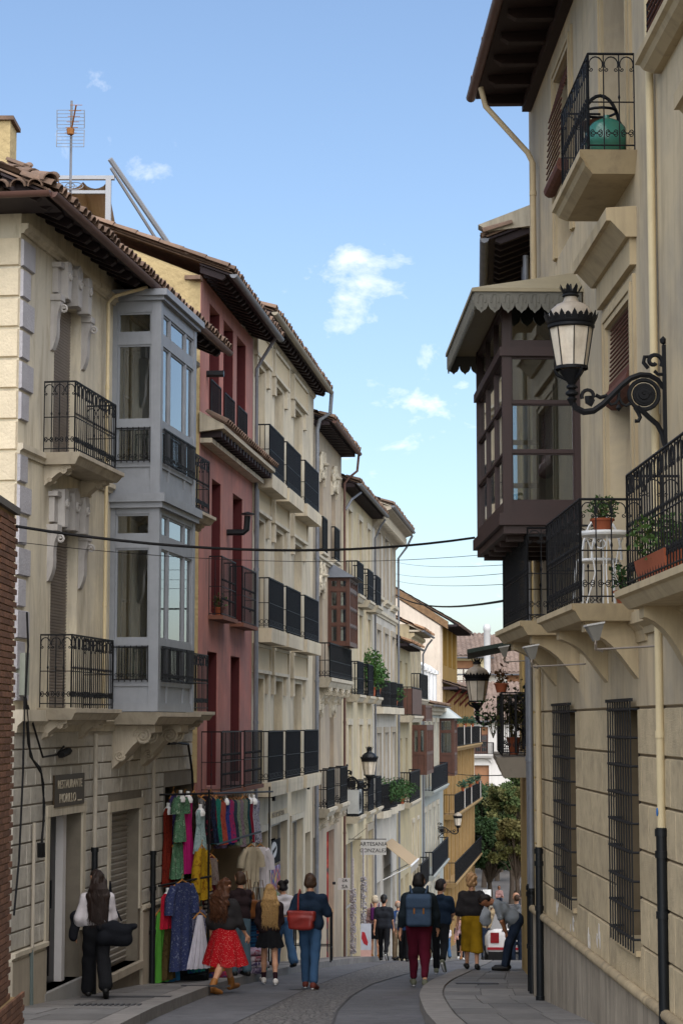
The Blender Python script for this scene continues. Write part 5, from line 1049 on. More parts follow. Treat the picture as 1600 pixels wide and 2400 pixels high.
# ------------------------------------------------------------ floodlights, plants, things on balconies
def flood(label, base, rz):
    t = thing('floodlight', label, 'floodlight', base, rz); m = mat('floodlight_grey', '787670', .5, .15)
    mb = MB(); mb.add([(-.13, -.08, .1), (.13, -.08, .1), (.13, .1, .13), (-.13, .1, .13), (-.06, .0, -.06), (.06, .0, -.06), (.06, .06, -.05), (-.06, .06, -.05)], [(0, 1, 2, 3), (7, 6, 5, 4), (0, 4, 5, 1), (1, 5, 6, 2), (2, 6, 7, 3), (3, 7, 4, 0)]); h = mb.build('housing', m, t); t.scale = (.8, .8, .8)
    mb = MB(); mb.box(-.14, .14, -.09, .11, .1, .12); mb.v = [(x, y, z + (y + .09) * .17) for x, y, z in mb.v]; mb.build('lens_rim', mat('floodlight_rim', 'a9a8a4', .5, .05), t)
    mb = MB(); mb.tube([(0, .03, -.06), (.02, .02, -.14), (.05, .1, -.17)], .018, 5); mb.tube([(.05, .02, -.05), (.12, .0, -.1), (.06, .02, -.16)], .01, 5); mb.tube([(.0, .02, -.15), (.9, .62, -.14)], .012, 5); mb.build('cable_arm', mat('old_conduit', '7d746a', .7), t); return t
flood('pale floodlight under the mirador balcony corbel', fpt(RA, 4.75, -.6, .72), RA.rotation_euler.z); flood('pale floodlight under the middle balcony of the beige house', fpt(RA, 8.75, -.5, .76), RA.rotation_euler.z); flood('dark floodlight on the ochre-edged house above the iron lantern', fpt(RB, 8.6, -.42, 1.0), RB.rotation_euler.z)
def leaves(mb, n, c, rad, sz, rs, up=.3, hang=0.):
    for i in range(n):
        d = Vector((rs.gauss(0, 1), rs.gauss(0, 1), rs.gauss(0, 1))).normalized() * (rs.random() ** .45); p = Vector(c) + Vector((d.x * rad[0], d.y * rad[1], d.z * rad[2]))
        a = Vector((rs.gauss(0, 1), rs.gauss(0, 1), rs.gauss(0, .7) + up - hang)).normalized(); b = a.orthogonal().normalized(); b = (Matrix.Rotation(rs.uniform(0, 6.28), 3, a) @ b); s = sz * rs.uniform(.6, 1.3)
        mb.add([p, p + a * s * .5 + b * s * .28, p + a * s, p + a * s * .5 - b * s * .28], [(0, 1, 2, 3)])
def plant(label, base, h, rad, n, sz, m=None, pot=True, hang=0., seed=1, name='potted_plant'):
    t = thing(name, label, 'plant', base); rs = random.Random(seed); mb = MB(); ph = min(.25, h * .3)
    if pot: MB().lathe([(.07, 0), (.1, ph), (.115, ph), (.115, ph + .02), (.0, ph + .02)], 12).build('pot', M_terra, t, True)
    st = MB()
    for i in range(6): q = i * 1.05; st.tube([(0, 0, ph * .8), (rad * .4 * math.cos(q), rad * .4 * math.sin(q), h * .6), (rad * .8 * math.cos(q), rad * .8 * math.sin(q), h * .9)], [.008, .006, .003], 4)
    st.build('stem', mat('stem_brown', '4d4326', .8), t); leaves(mb, n, (0, 0, ph + (h - ph) * .5), (rad, rad, (h - ph) * .55), sz, rs, hang=hang); mb.build('foliage', m or M_leaf, t); return t
plant('bushy green plant on the white table of the middle balcony', fpt(RA, 8.05, -.3, 1.75), .34, .15, 260, .05, seed=2); plant('low leafy plant in a dark pot on the middle balcony floor', fpt(RA, 8.2, -.12, 1.07), .35, .14, 120, .07, M_leafd, seed=3)
plant('wide succulent plant in a trough on the near balcony', fpt(RA, 11.3, -.3, 1.08), .5, .3, 600, .055, M_leaf, seed=4)
plant('tall green palm-like plant on the pale cream house balcony', fpt(H5, 6.5, -.25, .8), 1.4, .4, 900, .11, mat('bright_leaf', '3c5e2a', .7, .4, 30, 0), seed=5, hang=.4); plant('dark trailing plant beside the palm-like plant', fpt(H5, 8.2, -.25, .8), 1.0, .35, 500, .1, M_leafd, seed=6)
plant('leafy creeper massed along the lower balcony of the off-white house', fpt(H6, 2.2, -.4, -2.85), 1.0, .8, 1500, .085, M_leafd, seed=7, pot=False, hang=.5); plant('green shrub at the far end of the lower wavy balcony', fpt(H6, 6.8, -.4, -2.85), .8, .6, 900, .085, M_leafd, seed=8); plant('small pots of greenery on the upper wavy balcony', fpt(H6, 5.0, -.3, .5), .7, .4, 400, .08, M_leafd, seed=9)
plant('bushy plant filling the balcony beside the dark iron lantern', fpt(RB, 6.6, -.24, -.5), 1.2, .34, 380, .06, mat('olive_leaf', '4a4a26', .8, .4, 30, 0), seed=10, hang=.3); plant('straggling branches hanging from the plant-filled balcony', fpt(RB, 5.75, -.55, -.45), .9, .3, 160, .06, M_leafd, seed=12, pot=False, hang=.6)
plant('dry cactus-like plant on the rail of the plant-filled balcony', fpt(RB, 7.5, -.44, .45), .4, .09, 50, .08, mat('dry_brown', '5d3d24', .9, .3), seed=13)
for i in range(6): plant('%s pot of white blooms from the grey-green house on the ochre house %s balcony' % (('first', 'second', 'third')[i // 2], ('upper', 'lower')[i % 2]), fpt(H10, 1.6 + i * 3.3 + (1.2 if i % 2 else 0), -.6, -1.25 + 1.0 if i % 2 == 0 else -4.65 + 1.0), .55, .3, 200, .12, mat('bloom_leaf', '3a5a48', .7, .8, 9, 0), seed=20 + i)['group'] = 'flower pots on the ochre house'
plant('small potted plants behind the red house balcony bars', fpt(H2, 1.9, -.1, 1.86), .4, .12, 60, .07, M_leaf, seed=31)
# white metal bistro chair and table on the middle balcony
ch = thing('bistro_chair', 'white wire bistro chair on the middle balcony', 'chair', fpt(RA, 7.75, -.3, 1.07), RA.rotation_euler.z + 1.2); mb = MB()
for k in range(3): a = 2 * math.pi * k / 3
for x in (-.17, .17):
    for y in (-.15, .15): l = MB(); l.tube([(x, y, .43), (x * 1.15, y * 1.2, 0)], .012, 5); l.build('leg', M_white, ch, True)
mb.lathe([(.19, .42), (.2, .43), (.19, .45), (.0, .45)], 16); mb.build('seat', M_white, ch, True); mb = MB()
mb.tube([(.19 * math.cos(q), .16, .45 + .42 * math.sin(q)) for q in np.linspace(0, math.pi, 15)], .012, 5); mb.tube([(.1 * math.cos(q), .16, .45 + .3 * math.sin(q)) for q in np.linspace(0, math.pi, 11)], .009, 5)
mb.tube([(x, .16, z) for x, z in spiral((0, .62), .09, .015, 0, 9, 16)], .008, 4); mb.build('backrest', M_white, ch, True)
tb = thing('bistro_table', 'round white pedestal table on the middle balcony', 'table', fpt(RA, 8.05, -.28, 1.07), 0); MB().lathe([(.0, .64), (.24, .64), (.25, .66), (.24, .68), (.0, .68)], 18).build('tabletop', M_white, tb, True)
for k in range(4): q = k * 1.57; MB().tube([(.18 * math.cos(q), .18 * math.sin(q), 0), (.09 * math.cos(q), .09 * math.sin(q), .3), (.12 * math.cos(q), .12 * math.sin(q), .5), (.17 * math.cos(q), .17 * math.sin(q), .64)], .007, 5).build('leg', M_white, tb, True)
tr = thing('planter_trough', 'terracotta trough on the near balcony floor', 'planter', fpt(RA, 11.3, -.32, 1.065), RA.rotation_euler.z); MB().add([(-.6, -.1, 0), (.6, -.1, 0), (.6, .1, 0), (-.6, .1, 0), (-.65, -.13, .2), (.65, -.13, .2), (.65, .13, .2), (-.65, .13, .2)], [(0, 3, 2, 1), (4, 5, 6, 7), (0, 1, 5, 4), (1, 2, 6, 5), (2, 3, 7, 6), (3, 0, 4, 7)]).build('trough', M_terra, tr)
# green exercise ball, hoop chair on the upper balcony
mb = MB(); mb.lathe([(.0, 0)] + [(.21 * math.sin(q), .2 - .2 * math.cos(q) * 1.05) for q in np.linspace(.35, 3.0, 14)] + [(.03, .42), (.03, .44), (0, .45)], 20, (0, 0, 0)); o = tag(mb.build('glass_carboy', mat('green_glass', '356f60', .25, .15, 3, 0, spec=.6), None, True), 'big round green carboy on the upper iron balcony', 'carboy'); o.location = fpt(RA, 8.05, -.21, 5.26)
hc = thing('hoop_stand', 'dark iron hoop stand with a shallow dish behind the green carboy', 'stand', fpt(RA, 7.6, -.2, 5.25), RA.rotation_euler.z); MB().tube([(.02, .19 * math.cos(q), .4 + .38 * math.sin(q)) for q in np.linspace(0, math.pi, 15)] + [(.02, -.19, 0)], .018, 6).build('hoop', M_iron, hc, True); MB().lathe([(.0, .42), (.15, .44), (.2, .5), (.21, .5), (.15, .43), (.0, .405)], 16).build('dish', M_brownwood, hc, True); MB().tube([(.16 * math.cos(q), .16 * math.sin(q), .62) for q in np.linspace(0, 6.28, 15)], .014, 5).build('ring', M_iron, hc, True)
for q in (0, 2.1, 4.2): MB().tube([(.15 * math.cos(q), .15 * math.sin(q), 0), (.1 * math.cos(q), .1 * math.sin(q), .43)], .012, 5).build('leg', M_iron, hc, True)
# air conditioner on the lower balcony of the pale cream house
ac = thing('air_conditioner', 'boxy air conditioner unit on the pale cream house balcony', 'air conditioner', fpt(H5, 1.55, -.2, -2.6), H5.rotation_euler.z); MB().box(-.42, .42, -.16, .16, .06, .72).build('casing', mat('ac_grey', '9a9c9a', .5), ac)
mb = MB()
for r in (.26, .2, .14, .08): mb.tube([(-.08 + r * math.cos(q), -.17, .39 + r * math.sin(q)) for q in np.linspace(0, 6.28, 20)], .008, 4)
mb.build('fan_grille', M_iron, ac); MB().box(-.4, -.3, -.15, .15, 0, .06).build('foot', M_iron, ac); MB().box(.3, .4, -.15, .15, 0, .06).build('foot', M_iron, ac)
# ------------------------------------------------------------ shop signs and street things
sg2 = thing('craft_shop_sign', 'white double-sided shop sign hanging across the pavement on a bracket', 'sign', fpt(H5, 1.9, -.7, -3.72), 0)
MB().box(-.36, .36, -.02, .02, 0, .42).build('board', mat('sign_white', 'a9a7a2', .6, .04), sg2); text('ARTESANIA', .15, M_iron, sg2, (0, -.022, .3), (R(90), 0, 0)); text('GONZALEZ', .15, M_iron, sg2, (0, -.022, .12), (R(90), 0, 0)); MB().tube([(-.9, .0, .44), (.36, 0, .44)], .012, 5).tube([(-.6, 0, .44), (-.2, 0, .75)], .008, 4).build('bracket', M_iron, sg2)
sg3 = thing('mirrored_sign', 'small white sign board seen beside the red shop panel', 'sign', fpt(H4, 3.9, -.32, -4.35), 0); MB().box(-.16, .16, -.015, .015, 0, .3).build('board', MATS['sign_white'], sg3); text('AS', .12, M_iron, sg3, (.02, -.018, .24), (R(90), 0, 0), sx=-1); text('AZ', .12, M_iron, sg3, (.02, -.018, .08), (R(90), 0, 0), sx=-1); MB().tube([(-.3, 0, .17), (-.22, 0, .17)], .04, 6).build('lamp_arm', M_iron, sg3)
aw = thing('shop_awning', 'sloping beige shop awning projecting over the pavement', 'awning', fpt(H6, 3.4, 0, -4.8), H6.rotation_euler.z); ZB[aw.name] = 0; z0_ = 0
M_aw = mat('awning_canvas', '9c886c', .85, .06, 2, .05)
me = MB().add([(0, -.05, .75), (3.4, -.05, .75), (3.4, -.95, .05), (0, -.95, .05), (0, -.05, .73), (3.4, -.05, .73), (3.4, -.95, .03), (0, -.95, .03)], [(0, 3, 2, 1), (4, 5, 6, 7), (0, 1, 5, 4), (1, 2, 6, 5), (2, 3, 7, 6), (3, 0, 4, 7)]).mesh('canvas'); me.materials.append(M_aw); link('canvas', me, aw)
me = MB().add([(0, -.955, .04), (3.4, -.955, .04), (3.4, -.955, -.24), (0, -.955, -.24)], [(0, 3, 2, 1)]).mesh('valance'); me.materials.append(mat('awning_valance', '9b9488', .9)); link('valance', me, aw)
me = MB().tube([(0, -.96, .04), (3.4, -.96, .04)], .035, 6).tube([(.1, 0, -.45), (.1, -.93, .02)], .018, 5).tube([(3.3, 0, -.45), (3.3, -.93, .02)], .018, 5).mesh('frame'); me.materials.append(M_white); link('frame', me, aw); ZB.pop(aw.name)
# hanging clothes under the awning, bead strings, tall counter, A-board
bt = thing('tall_counter', 'tall narrow wooden counter on thin black legs against the wall', 'table', (-.62, 44.6, gz(44.6) + .13), -.1)
MB().box(-.42, .42, -.17, .17, 1.06, 1.11).build('counter_top', mat('honey_wood', 'a8783c', .5, .15), bt)
for x in (-.4, .4):
    for y in (-.15, .15): MB().tube([(x, y, 0), (x, y, 1.06)], .018, 5).build('leg', M_iron, bt)
MB().tube([(-.4, -.15, .35), (.4, -.15, .35)], .012, 5).tube([(-.4, .15, .35), (.4, .15, .35)], .012, 5).tube([(-.4, -.15, .3), (-.4, .15, .3)], .012, 5).tube([(.4, -.15, .3), (.4, .15, .3)], .012, 5).build('footrest', M_iron, bt)
ab = thing('advertising_board', 'leaning advertising board with a red shape beside the shop doorway', 'sign board', (.66, 55.2, gz(55.2) + .13), .0); ab.scale = (.6, .7, .7)
MB().add([(-.24, -.12, 0), (.24, -.12, 0), (.24, .08, 1.25), (-.24, .08, 1.25), (-.24, -.08, 0), (.24, -.08, 0), (.24, .11, 1.25), (-.24, .11, 1.25)], [(0, 1, 2, 3), (7, 6, 5, 4), (0, 3, 7, 4), (1, 5, 6, 2), (3, 2, 6, 7)]).build('panel', mat('board_pale', 'a9aeb8', .6), ab)
MB().add([(-.18 + .0, -.125 + .16 * z, z * 1.0) for z in (.95,)] + [(-.05, -.125 + .16 * .9, .92), (.1, -.125 + .16 * .55, .55), (.06, -.125 + .16 * .42, .42), (-.1, -.125 + .16 * .5, .5), (-.2, -.125 + .16 * .7, .7)], [(0, 5, 4, 3, 2, 1)]).build('printed_shape', mat('print_red', '9c1f2a', .6), ab); MB().add([(-.24, -.123, 0), (.24, -.123, 0), (.24, -.075, .28), (-.24, -.075, .28)], [(0, 1, 2, 3)]).build('printed_band', mat('print_pink', 'c09a90', .6), ab)
for i, (s, lab) in enumerate(((4.9, 'string of silvery beads hanging by the red shop panel'), (1.6, 'string of silvery beads hanging below the craft shop sign'))):
    b0 = fpt(H4 if i == 0 else H5, s if i == 0 else 1.5, -.45, -7.0 if i == 0 else -6.9); mb = MB(); rs = random.Random(i)
    for k in range(230): z = rs.uniform(.9, 2.6); q = rs.uniform(0, 6.28); mb.lathe([(0, -.03), (.03, 0), (0, .03)], 5, (.07 * math.cos(q), .07 * math.sin(q), z), False)
    mb.tube([(0, 0, .9), (0, 0, 3.4)], .03, 6); o = mb.build('bead_string', mat('silver_bead', 'a8a2a4', .3, .5, 40, 0, metal=.4)); tag(o, lab, 'beads'); o.location = b0
# ------------------------------------------------------------ organic shapes: signed distance field -> surface nets
def smin(a, b, k):
    h = np.clip(.5 + .5 * (b - a) / k, 0, 1); return b * (1 - h) + a * h - k * h * (1 - h)
def sdf_mesh(prims, res, k=.03, noise=None, clip=None):
    """prims: ('c',p,q,r1,r2) tapered capsule, ('e',centre,radii) ellipsoid, ('b',centre,half,round,rotz) box"""
    lo = np.full(3, 1e9); hi = -lo
    for p in prims:
        if p[0] == 'c':
            r = max(p[3], p[4])
            for q in (p[1], p[2]): lo = np.minimum(lo, np.array(q) - r); hi = np.maximum(hi, np.array(q) + r)
        elif p[0] == 'e': lo = np.minimum(lo, np.array(p[1]) - p[2]); hi = np.maximum(hi, np.array(p[1]) + p[2])
        else: e = max(p[2][0], p[2][1]) * 1.42 if p[4] else 0; h = np.array(p[2]) + p[3]; h = np.maximum(h, [e, e, 0]) if e else h; lo = np.minimum(lo, np.array(p[1]) - h); hi = np.maximum(hi, np.array(p[1]) + h)
    lo -= res * 3 + k * .3; hi += res * 3 + k * .3
    ax = [np.arange(lo[i], hi[i] + res, res) for i in range(3)]; X, Y, Z = np.meshgrid(*ax, indexing='ij'); D = None
    for p in prims:
        if p[0] == 'c':
            a = np.array(p[1], float); b = np.array(p[2], float); d = b - a; L = max(d @ d, 1e-9)
            t = np.clip(((X - a[0]) * d[0] + (Y - a[1]) * d[1] + (Z - a[2]) * d[2]) / L, 0, 1)
            e = np.sqrt((X - a[0] - t * d[0]) ** 2 + (Y - a[1] - t * d[1]) ** 2 + (Z - a[2] - t * d[2]) ** 2) - (p[3] + (p[4] - p[3]) * t)
        elif p[0] == 'e':
            c, r = p[1], p[2]; q = np.sqrt(((X - c[0]) / r[0]) ** 2 + ((Y - c[1]) / r[1]) ** 2 + ((Z - c[2]) / r[2]) ** 2); e = (q - 1) * min(r)
        else:
            c, h, ro, rz = p[1:5]; x = X - c[0]; y = Y - c[1]; cs, sn = math.cos(rz), math.sin(rz); x, y = x * cs + y * sn, -x * sn + y * cs
            qx, qy, qz = np.abs(x) - h[0], np.abs(y) - h[1], np.abs(Z - c[2]) - h[2]
            e = np.sqrt(np.maximum(qx, 0) ** 2 + np.maximum(qy, 0) ** 2 + np.maximum(qz, 0) ** 2) + np.minimum(np.maximum(qx, np.maximum(qy, qz)), 0) - ro
        D = e if D is None else smin(D, e, k)
    if noise is not None: D = D + noise(X, Y, Z)
    if clip is not None: D = np.maximum(D, clip(X, Y, Z))
    S_ = D < 0; n = np.array(D.shape); cs = tuple(n - 1); P = np.zeros(cs + (3,)); C = np.zeros(cs)
    G = (X, Y, Z)
    for a in range(3):
        o = [b for b in range(3) if b != a]
        s0 = [slice(None)] * 3; s1 = [slice(None)] * 3; s0[a] = slice(0, -1); s1[a] = slice(1, None); s0, s1 = tuple(s0), tuple(s1)
        d0, d1 = D[s0], D[s1]; cr = S_[s0] != S_[s1]; t = np.where(cr, d0 / np.where(cr, d0 - d1, 1), 0)
        pos = [G[b][s0] + (t * res if b == a else 0) for b in range(3)]
        for u in (0, 1):
            for v in (0, 1):
                sl = [slice(None)] * 3; sl[o[0]] = slice(u, n[o[0]] - 1 + u); sl[o[1]] = slice(v, n[o[1]] - 1 + v); sl = tuple(sl); m = cr[sl]
                C += m
                for b in range(3): P[..., b] += np.where(m, pos[b][sl], 0)
    act = C > 0; idx = -np.ones(cs, int); idx[act] = np.arange(act.sum()); V = P[act] / C[act][:, None]; F = []
    for a in range(3):
        o = [b for b in range(3) if b != a]
        s0 = [slice(None)] * 3; s1 = [slice(None)] * 3; s0[a] = slice(0, -1); s1[a] = slice(1, None); s0, s1 = tuple(s0), tuple(s1)
        i, j, l = np.where(S_[s0] != S_[s1]); I = [i, j, l]; ok = np.ones(len(i), bool)
        for b in o: ok &= (I[b] > 0) & (I[b] < n[b] - 1)
        I = [q[ok] for q in I]; ins = S_[s0][tuple(I)]
        def cell(du, dv): J = list(I); J[o[0]] = I[o[0]] + du; J[o[1]] = I[o[1]] + dv; return idx[tuple(J)]
        q = np.stack([cell(-1, -1), cell(0, -1), cell(0, 0), cell(-1, 0)], 1); flip = ins if a != 1 else ~ins; q[~flip] = q[~flip][:, ::-1]; F.append(q)
    return V, np.concatenate(F)
def npmesh(name, V, F, m, parent, scale=1.):
    me = bpy.data.meshes.new(name); me.from_pydata((V * scale).tolist(), [], F.tolist()); me.polygons.foreach_set('use_smooth', [True] * len(me.polygons)); me.materials.append(m); me.update(); return link(name, me, parent)
def cloth(name, col, **k): return mat('cloth_' + name, col, .92, .12, 6, .5, 35, spec=.12, bdist=.012, **k)
def wrinkle(a, f=26, dirz=.35, ph=0.): return lambda X, Y, Z: a * (np.sin(f * X + 9 * np.sin(3.1 * Z + ph) + ph) * np.cos(f * dirz * Z + 5 * X + 7 * Y) + .6 * np.sin(f * .7 * Y + 8 * Z + ph))
SK = {'light': mat('skin_light', 'b98a6e', .55, .1, 6, 0, spec=.35), 'tan': mat('skin_tan', '9d6a4c', .55, .1, 6, 0, spec=.35)}
HR = lambda n, c: mat('hair_' + n, c, .6, .35, 40, .5, 90, spec=.3)
def rotx(p, a, o): y, z = p[1] - o[1], p[2] - o[2]; return (p[0], o[1] + y * math.cos(a) + z * math.sin(a), o[2] - y * math.sin(a) + z * math.cos(a))
def person(label, x, y, z, rot, H, legs=((15, 8), (-15, 12)), arms=((10, 6, 15), (-10, 6, 15)), lean=0, head=(0, 0), skin='light', top=None, bottom=None, shoes=None, hair=None, extra=None, wide=1., grp='people walking in the street', detail=True, sitz=None):
    t = thing('person', label, 'person', (x, y, z), rot, grp); s = H / 1.8
    hipz = .92; J = {}; low = 9
    for i, sg in ((0, -1), (1, 1)):
        th, kn = R(legs[i][0]), R(legs[i][1]); out = legs[i][2] if len(legs[i]) > 2 else 0
        hp = (sg * .085, 0, hipz); k = (sg * (.09 + out * .5), .43 * math.sin(th), hipz - .43 * math.cos(th)); a = (sg * (.09 + out), k[1] + .42 * math.sin(th - kn), k[2] - .42 * math.cos(th - kn))
        pit = min(0, th - kn) * .9; toe = (a[0] + sg * .03, a[1] + .2 * math.cos(pit), a[2] - .05 + .2 * math.sin(pit)); heel = (a[0], a[1] - .05 * math.cos(pit), a[2] - .055)
        J[i] = (hp, k, a, toe, heel); low = min(low, a[2] - .095)
    for i in J: q = list(J[i]); q[3] = (q[3][0], q[3][1], max(q[3][2], low + .04)); q[4] = (q[4][0], q[4][1], max(q[4][2], low + .045)); J[i] = tuple(q)
    dz = -low; L_ = R(lean); piv = (0, 0, hipz)
    def U(p): q = rotx(p, L_, piv); return (q[0], q[1], q[2] + dz)
    def D_(p): return (p[0], p[1], p[2] + dz)
    for i in J: J[i] = tuple(D_(p) for p in J[i])
    A = {}
    for i, sg in ((0, -1), (1, 1)):
        sh = (sg * .17 * wide, -.005, 1.372); ar = arms[i]
        if ar[0] == 'pts': A[i] = (U(sh), U(ar[1]), U(ar[2])); continue
        sw, ou, el = R(ar[0]), R(ar[1]), R(ar[2]); d = (sg * math.sin(ou), math.sin(sw) * math.cos(ou), -math.cos(sw) * math.cos(ou)); e = tuple(sh[b] + .285 * d[b] for b in range(3))
        sw2 = sw + el; d2 = (sg * math.sin(ou) * (1 - .8 * el) - sg * (ar[3] if len(ar) > 3 else 0), math.sin(sw2), -math.cos(sw2)); nn = math.sqrt(sum(q * q for q in d2)); w = tuple(e[b] + .25 * d2[b] / nn for b in range(3)); A[i] = (U(sh), U(e), U(w))
    hc = (0, .03, 1.615); nk = (0, -.01, 1.45); ht, hd = R(head[0]), R(head[1])
    def Hd(p):                                  # head turn (z) and nod (x) about the neck
        q = (p[0], p[1], p[2]); q = rotx(q, hd, (0, 0, 1.5)); X_, Y_ = q[0], q[1]; return U((X_ * math.cos(ht) + Y_ * math.sin(ht), -X_ * math.sin(ht) + Y_ * math.cos(ht), q[2]))
    B = [('c', Hd((0, .015, 1.64)), Hd((0, .035, 1.665)), .085, .083), ('c', Hd((0, .045, 1.58)), Hd((0, .06, 1.555)), .062, .048), ('c', U((0, -.01, 1.42)), Hd((0, .0, 1.56)), .055, .052),
         ('c', Hd((0, .105, 1.62)), Hd((0, .128, 1.59)), .012, .016), ('c', Hd((-.082, .01, 1.62)), Hd((-.086, .005, 1.595)), .017, .012), ('c', Hd((.082, .01, 1.62)), Hd((.086, .005, 1.595)), .017, .012),
         ('c', U((-.12, 0, 1.38)), U((.12, 0, 1.38)), .06, .06), ('c', U((-.07, 0, 1.2)), U((.07, 0, 1.2)), .09, .09), ('c', U((-.05, 0, 1.02)), U((.05, 0, 1.02)), .09, .09), ('c', D_((-.07, 0, .93)), D_((.07, 0, .93)), .1, .1)]
    for i in (0, 1):
        hp, k, a, toe, heel = J[i]; B += [('c', hp, k, .078, .052), ('c', k, tuple(k[b] * .6 + a[b] * .4 for b in range(3)), .052, .053), ('c', tuple(k[b] * .6 + a[b] * .4 for b in range(3)), a, .05, .034), ('c', heel, toe, .032, .022)]
        B += [('c', A[i][0], A[i][1], .05, .037), ('c', A[i][1], A[i][2], .037, .024)]
    V, F = sdf_mesh(B, .016, .025)
    HV = [V]; HF = [F]; off = len(V)
    for i, sg in ((0, -1), (1, 1)):              # hands: palm, four curled fingers, thumb from the side of the palm
        e, w = Vector(A[i][1]), Vector(A[i][2]); d = (w - e).normalized(); sd = Vector((1, 0, 0)) - d * d.x; sd = sd.normalized() if sd.length > .2 else d.orthogonal().normalized(); f_ = d.cross(sd).normalized()
        if abs(d.z) > .5: sd, f_ = f_, sd         # arms hanging: palm faces the thigh
        pr = [('c', w, w + d * .05, .024, .03), ('c', w + d * .05 + sd * .022, w + d * .085 + sd * .026, .017, .016), ('c', w + d * .05 - sd * .022, w + d * .085 - sd * .026, .017, .016)]
        cu = f_ * (-sg if abs(d.z) > .5 else 1)
        for q, ln in ((-.031, .055), (-.01, .07), (.011, .075), (.031, .066)):
            b0 = w + d * .085 + sd * q; b1 = b0 + d * ln * .55 + cu * .008; b2 = b1 + d * ln * .38 + cu * .022; pr += [('c', tuple(b0), tuple(b1), .0095, .009), ('c', tuple(b1), tuple(b2), .009, .0075)]
        b0 = w + d * .035 + sd * .028; b1 = b0 + sd * .03 + d * .03 + cu * .008; b2 = b1 + d * .03 + sd * .006 + cu * .01; pr += [('c', tuple(b0), tuple(b1), .012, .011), ('c', tuple(b1), tuple(b2), .011, .008)]
        pr = [(p[0], tuple(p[1]), tuple(p[2]), p[3], p[4]) for p in pr]; v, f = sdf_mesh(pr, .0065, .007); HV.append(v); HF.append(f + off); off += len(v)
    npmesh('body', np.concatenate(HV), np.concatenate(HF), SK[skin], t, s)
    mb = MB()
    for sg in (-1, 1):
        c = Hd((sg * .032, .112, 1.635)); mb.lathe([(0, -.008), (.011, 0), (0, .008)], 8, c, False); c = Hd((sg * .034, .114, 1.66)); mb.tube([(c[0] - .018, c[1], c[2]), (c[0] + .018, c[1], c[2])], .005, 4)
    c = Hd((0, .108, 1.555)); mb.tube([(c[0] - .022, c[1], c[2]), (c[0] + .022, c[1], c[2])], .006, 4); mb.v = [(a * s, b * s, c2 * s) for a, b, c2 in mb.v]; mb.build('facial_features', mat('feature_brown', '3a2018', .6), t)
    if top:
        lo = top.get('r', 1.); h = top.get('hem', .9); P = [('c', U((-.125 * wide, 0, 1.362)), U((0, 0, 1.4)), .07 * lo, .062), ('c', U((0, 0, 1.4)), U((.125 * wide, 0, 1.362)), .062, .07 * lo), ('c', U((-.085 * wide, .0, 1.24)), U((.085 * wide, .0, 1.24)), .118 * lo, .118 * lo), ('c', U((-.07 * wide, 0, 1.08)), U((.07 * wide, 0, 1.08)), .115 * lo, .115 * lo), ('c', U((-.08 * wide, 0, h + .1)), U((.08 * wide, 0, h + .1)), .122 * lo, .122 * lo), ('c', U((0, -.015, 1.41)), U((0, -.01, 1.435)), .066, .06)]
        sl = top.get('sleeve', 'long'); sr = top.get('sr', 1.)
        for i in (0, 1):
            a0, a1, a2 = A[i]
            if sl == 'long': P += [('c', a0, a1, .068 * sr, .055 * sr), ('c', a1, tuple(a1[b] * .08 + a2[b] * .92 for b in range(3)), .054 * sr, .04 * sr)]
            elif sl == 'short': P += [('c', a0, tuple(a0[b] * .25 + a1[b] * .75 for b in range(3)), .07 * sr, .062 * sr)]
            elif sl == 'three': P += [('c', a0, a1, .068 * sr, .056 * sr), ('c', a1, tuple(a1[b] * .5 + a2[b] * .5 for b in range(3)), .055 * sr, .05 * sr)]
        if top.get('hood'): P += [('c', U((-.05, -.09, 1.47)), U((.05, -.09, 1.47)), .075, .075), ('c', U((-.09, -.02, 1.46)), U((.09, -.02, 1.46)), .06, .06)]
        cz = U((0, 0, h))[2] if abs(lean) < 30 else -9
        V, F = sdf_mesh(P, .014, .045, wrinkle(.006 * lo, 21, .4, x), clip=(lambda X, Y, Z: (cz + .012 * np.sin(13 * X)) - Z) if cz > 0 else None); npmesh('shirt', V, F, top['m'], t, s)
    if bottom:
        kd = bottom[0]; m = bottom[1]
        if kd == 'trousers':
            r0, r1, r2, end = bottom[2]; P = [('c', D_((-.075, 0, .95)), D_((.075, 0, .95)), .118, .118)]
            for i in (0, 1):
                hp, k, a = J[i][:3]; hp = (hp[0], hp[1] - .01, hp[2] - .03)
                if end > .5: e = tuple(k[b] * (2 - 2 * end) + a[b] * (2 * end - 1) for b in range(3)); P += [('c', hp, k, r0, r1), ('c', k, e, r1, r2)]
                else: e = tuple(hp[b] * (1 - 2 * end) + k[b] * 2 * end for b in range(3)); P += [('c', hp, e, r0, r1)]
            hz = max(.03, min(J[0][2][2], J[1][2][2]) - .06) if end > .9 else e[2]; V, F = sdf_mesh(P, .014, .03, wrinkle(.006, 17, .35, x + 1), clip=lambda X, Y, Z: hz + .006 * np.sin(30 * X + 20 * Y) - Z); npmesh('trousers', V, F, m, t, s)
        else:
            z1, z0, rb = bottom[2]; mb = MB(); n = 72; rows = 16; ph = (legs[0][0] + legs[1][0]) * .004
            for j in range(rows + 1):
                f = j / rows; zz = z1 + (z0 - z1) * f + dz; rr = .125 + (rb - .125) * f ** .8
                for i in range(n): q = 2 * math.pi * i / n; w = 1 + .07 * f * math.sin(11 * q + 2 * f) + .04 * f * math.sin(7 * q + 1); mb.v.append((rr * 1.12 * w * math.cos(q), rr * w * .85 * math.sin(q) + ph * f + .03 * f * math.sin(q * 2), zz + .012 * f * math.sin(11 * q + 2)))
            for j in range(rows):
                for i in range(n): mb.f.append((j * n + i, (j + 1) * n + i, (j + 1) * n + (i + 1) % n, j * n + (i + 1) % n))
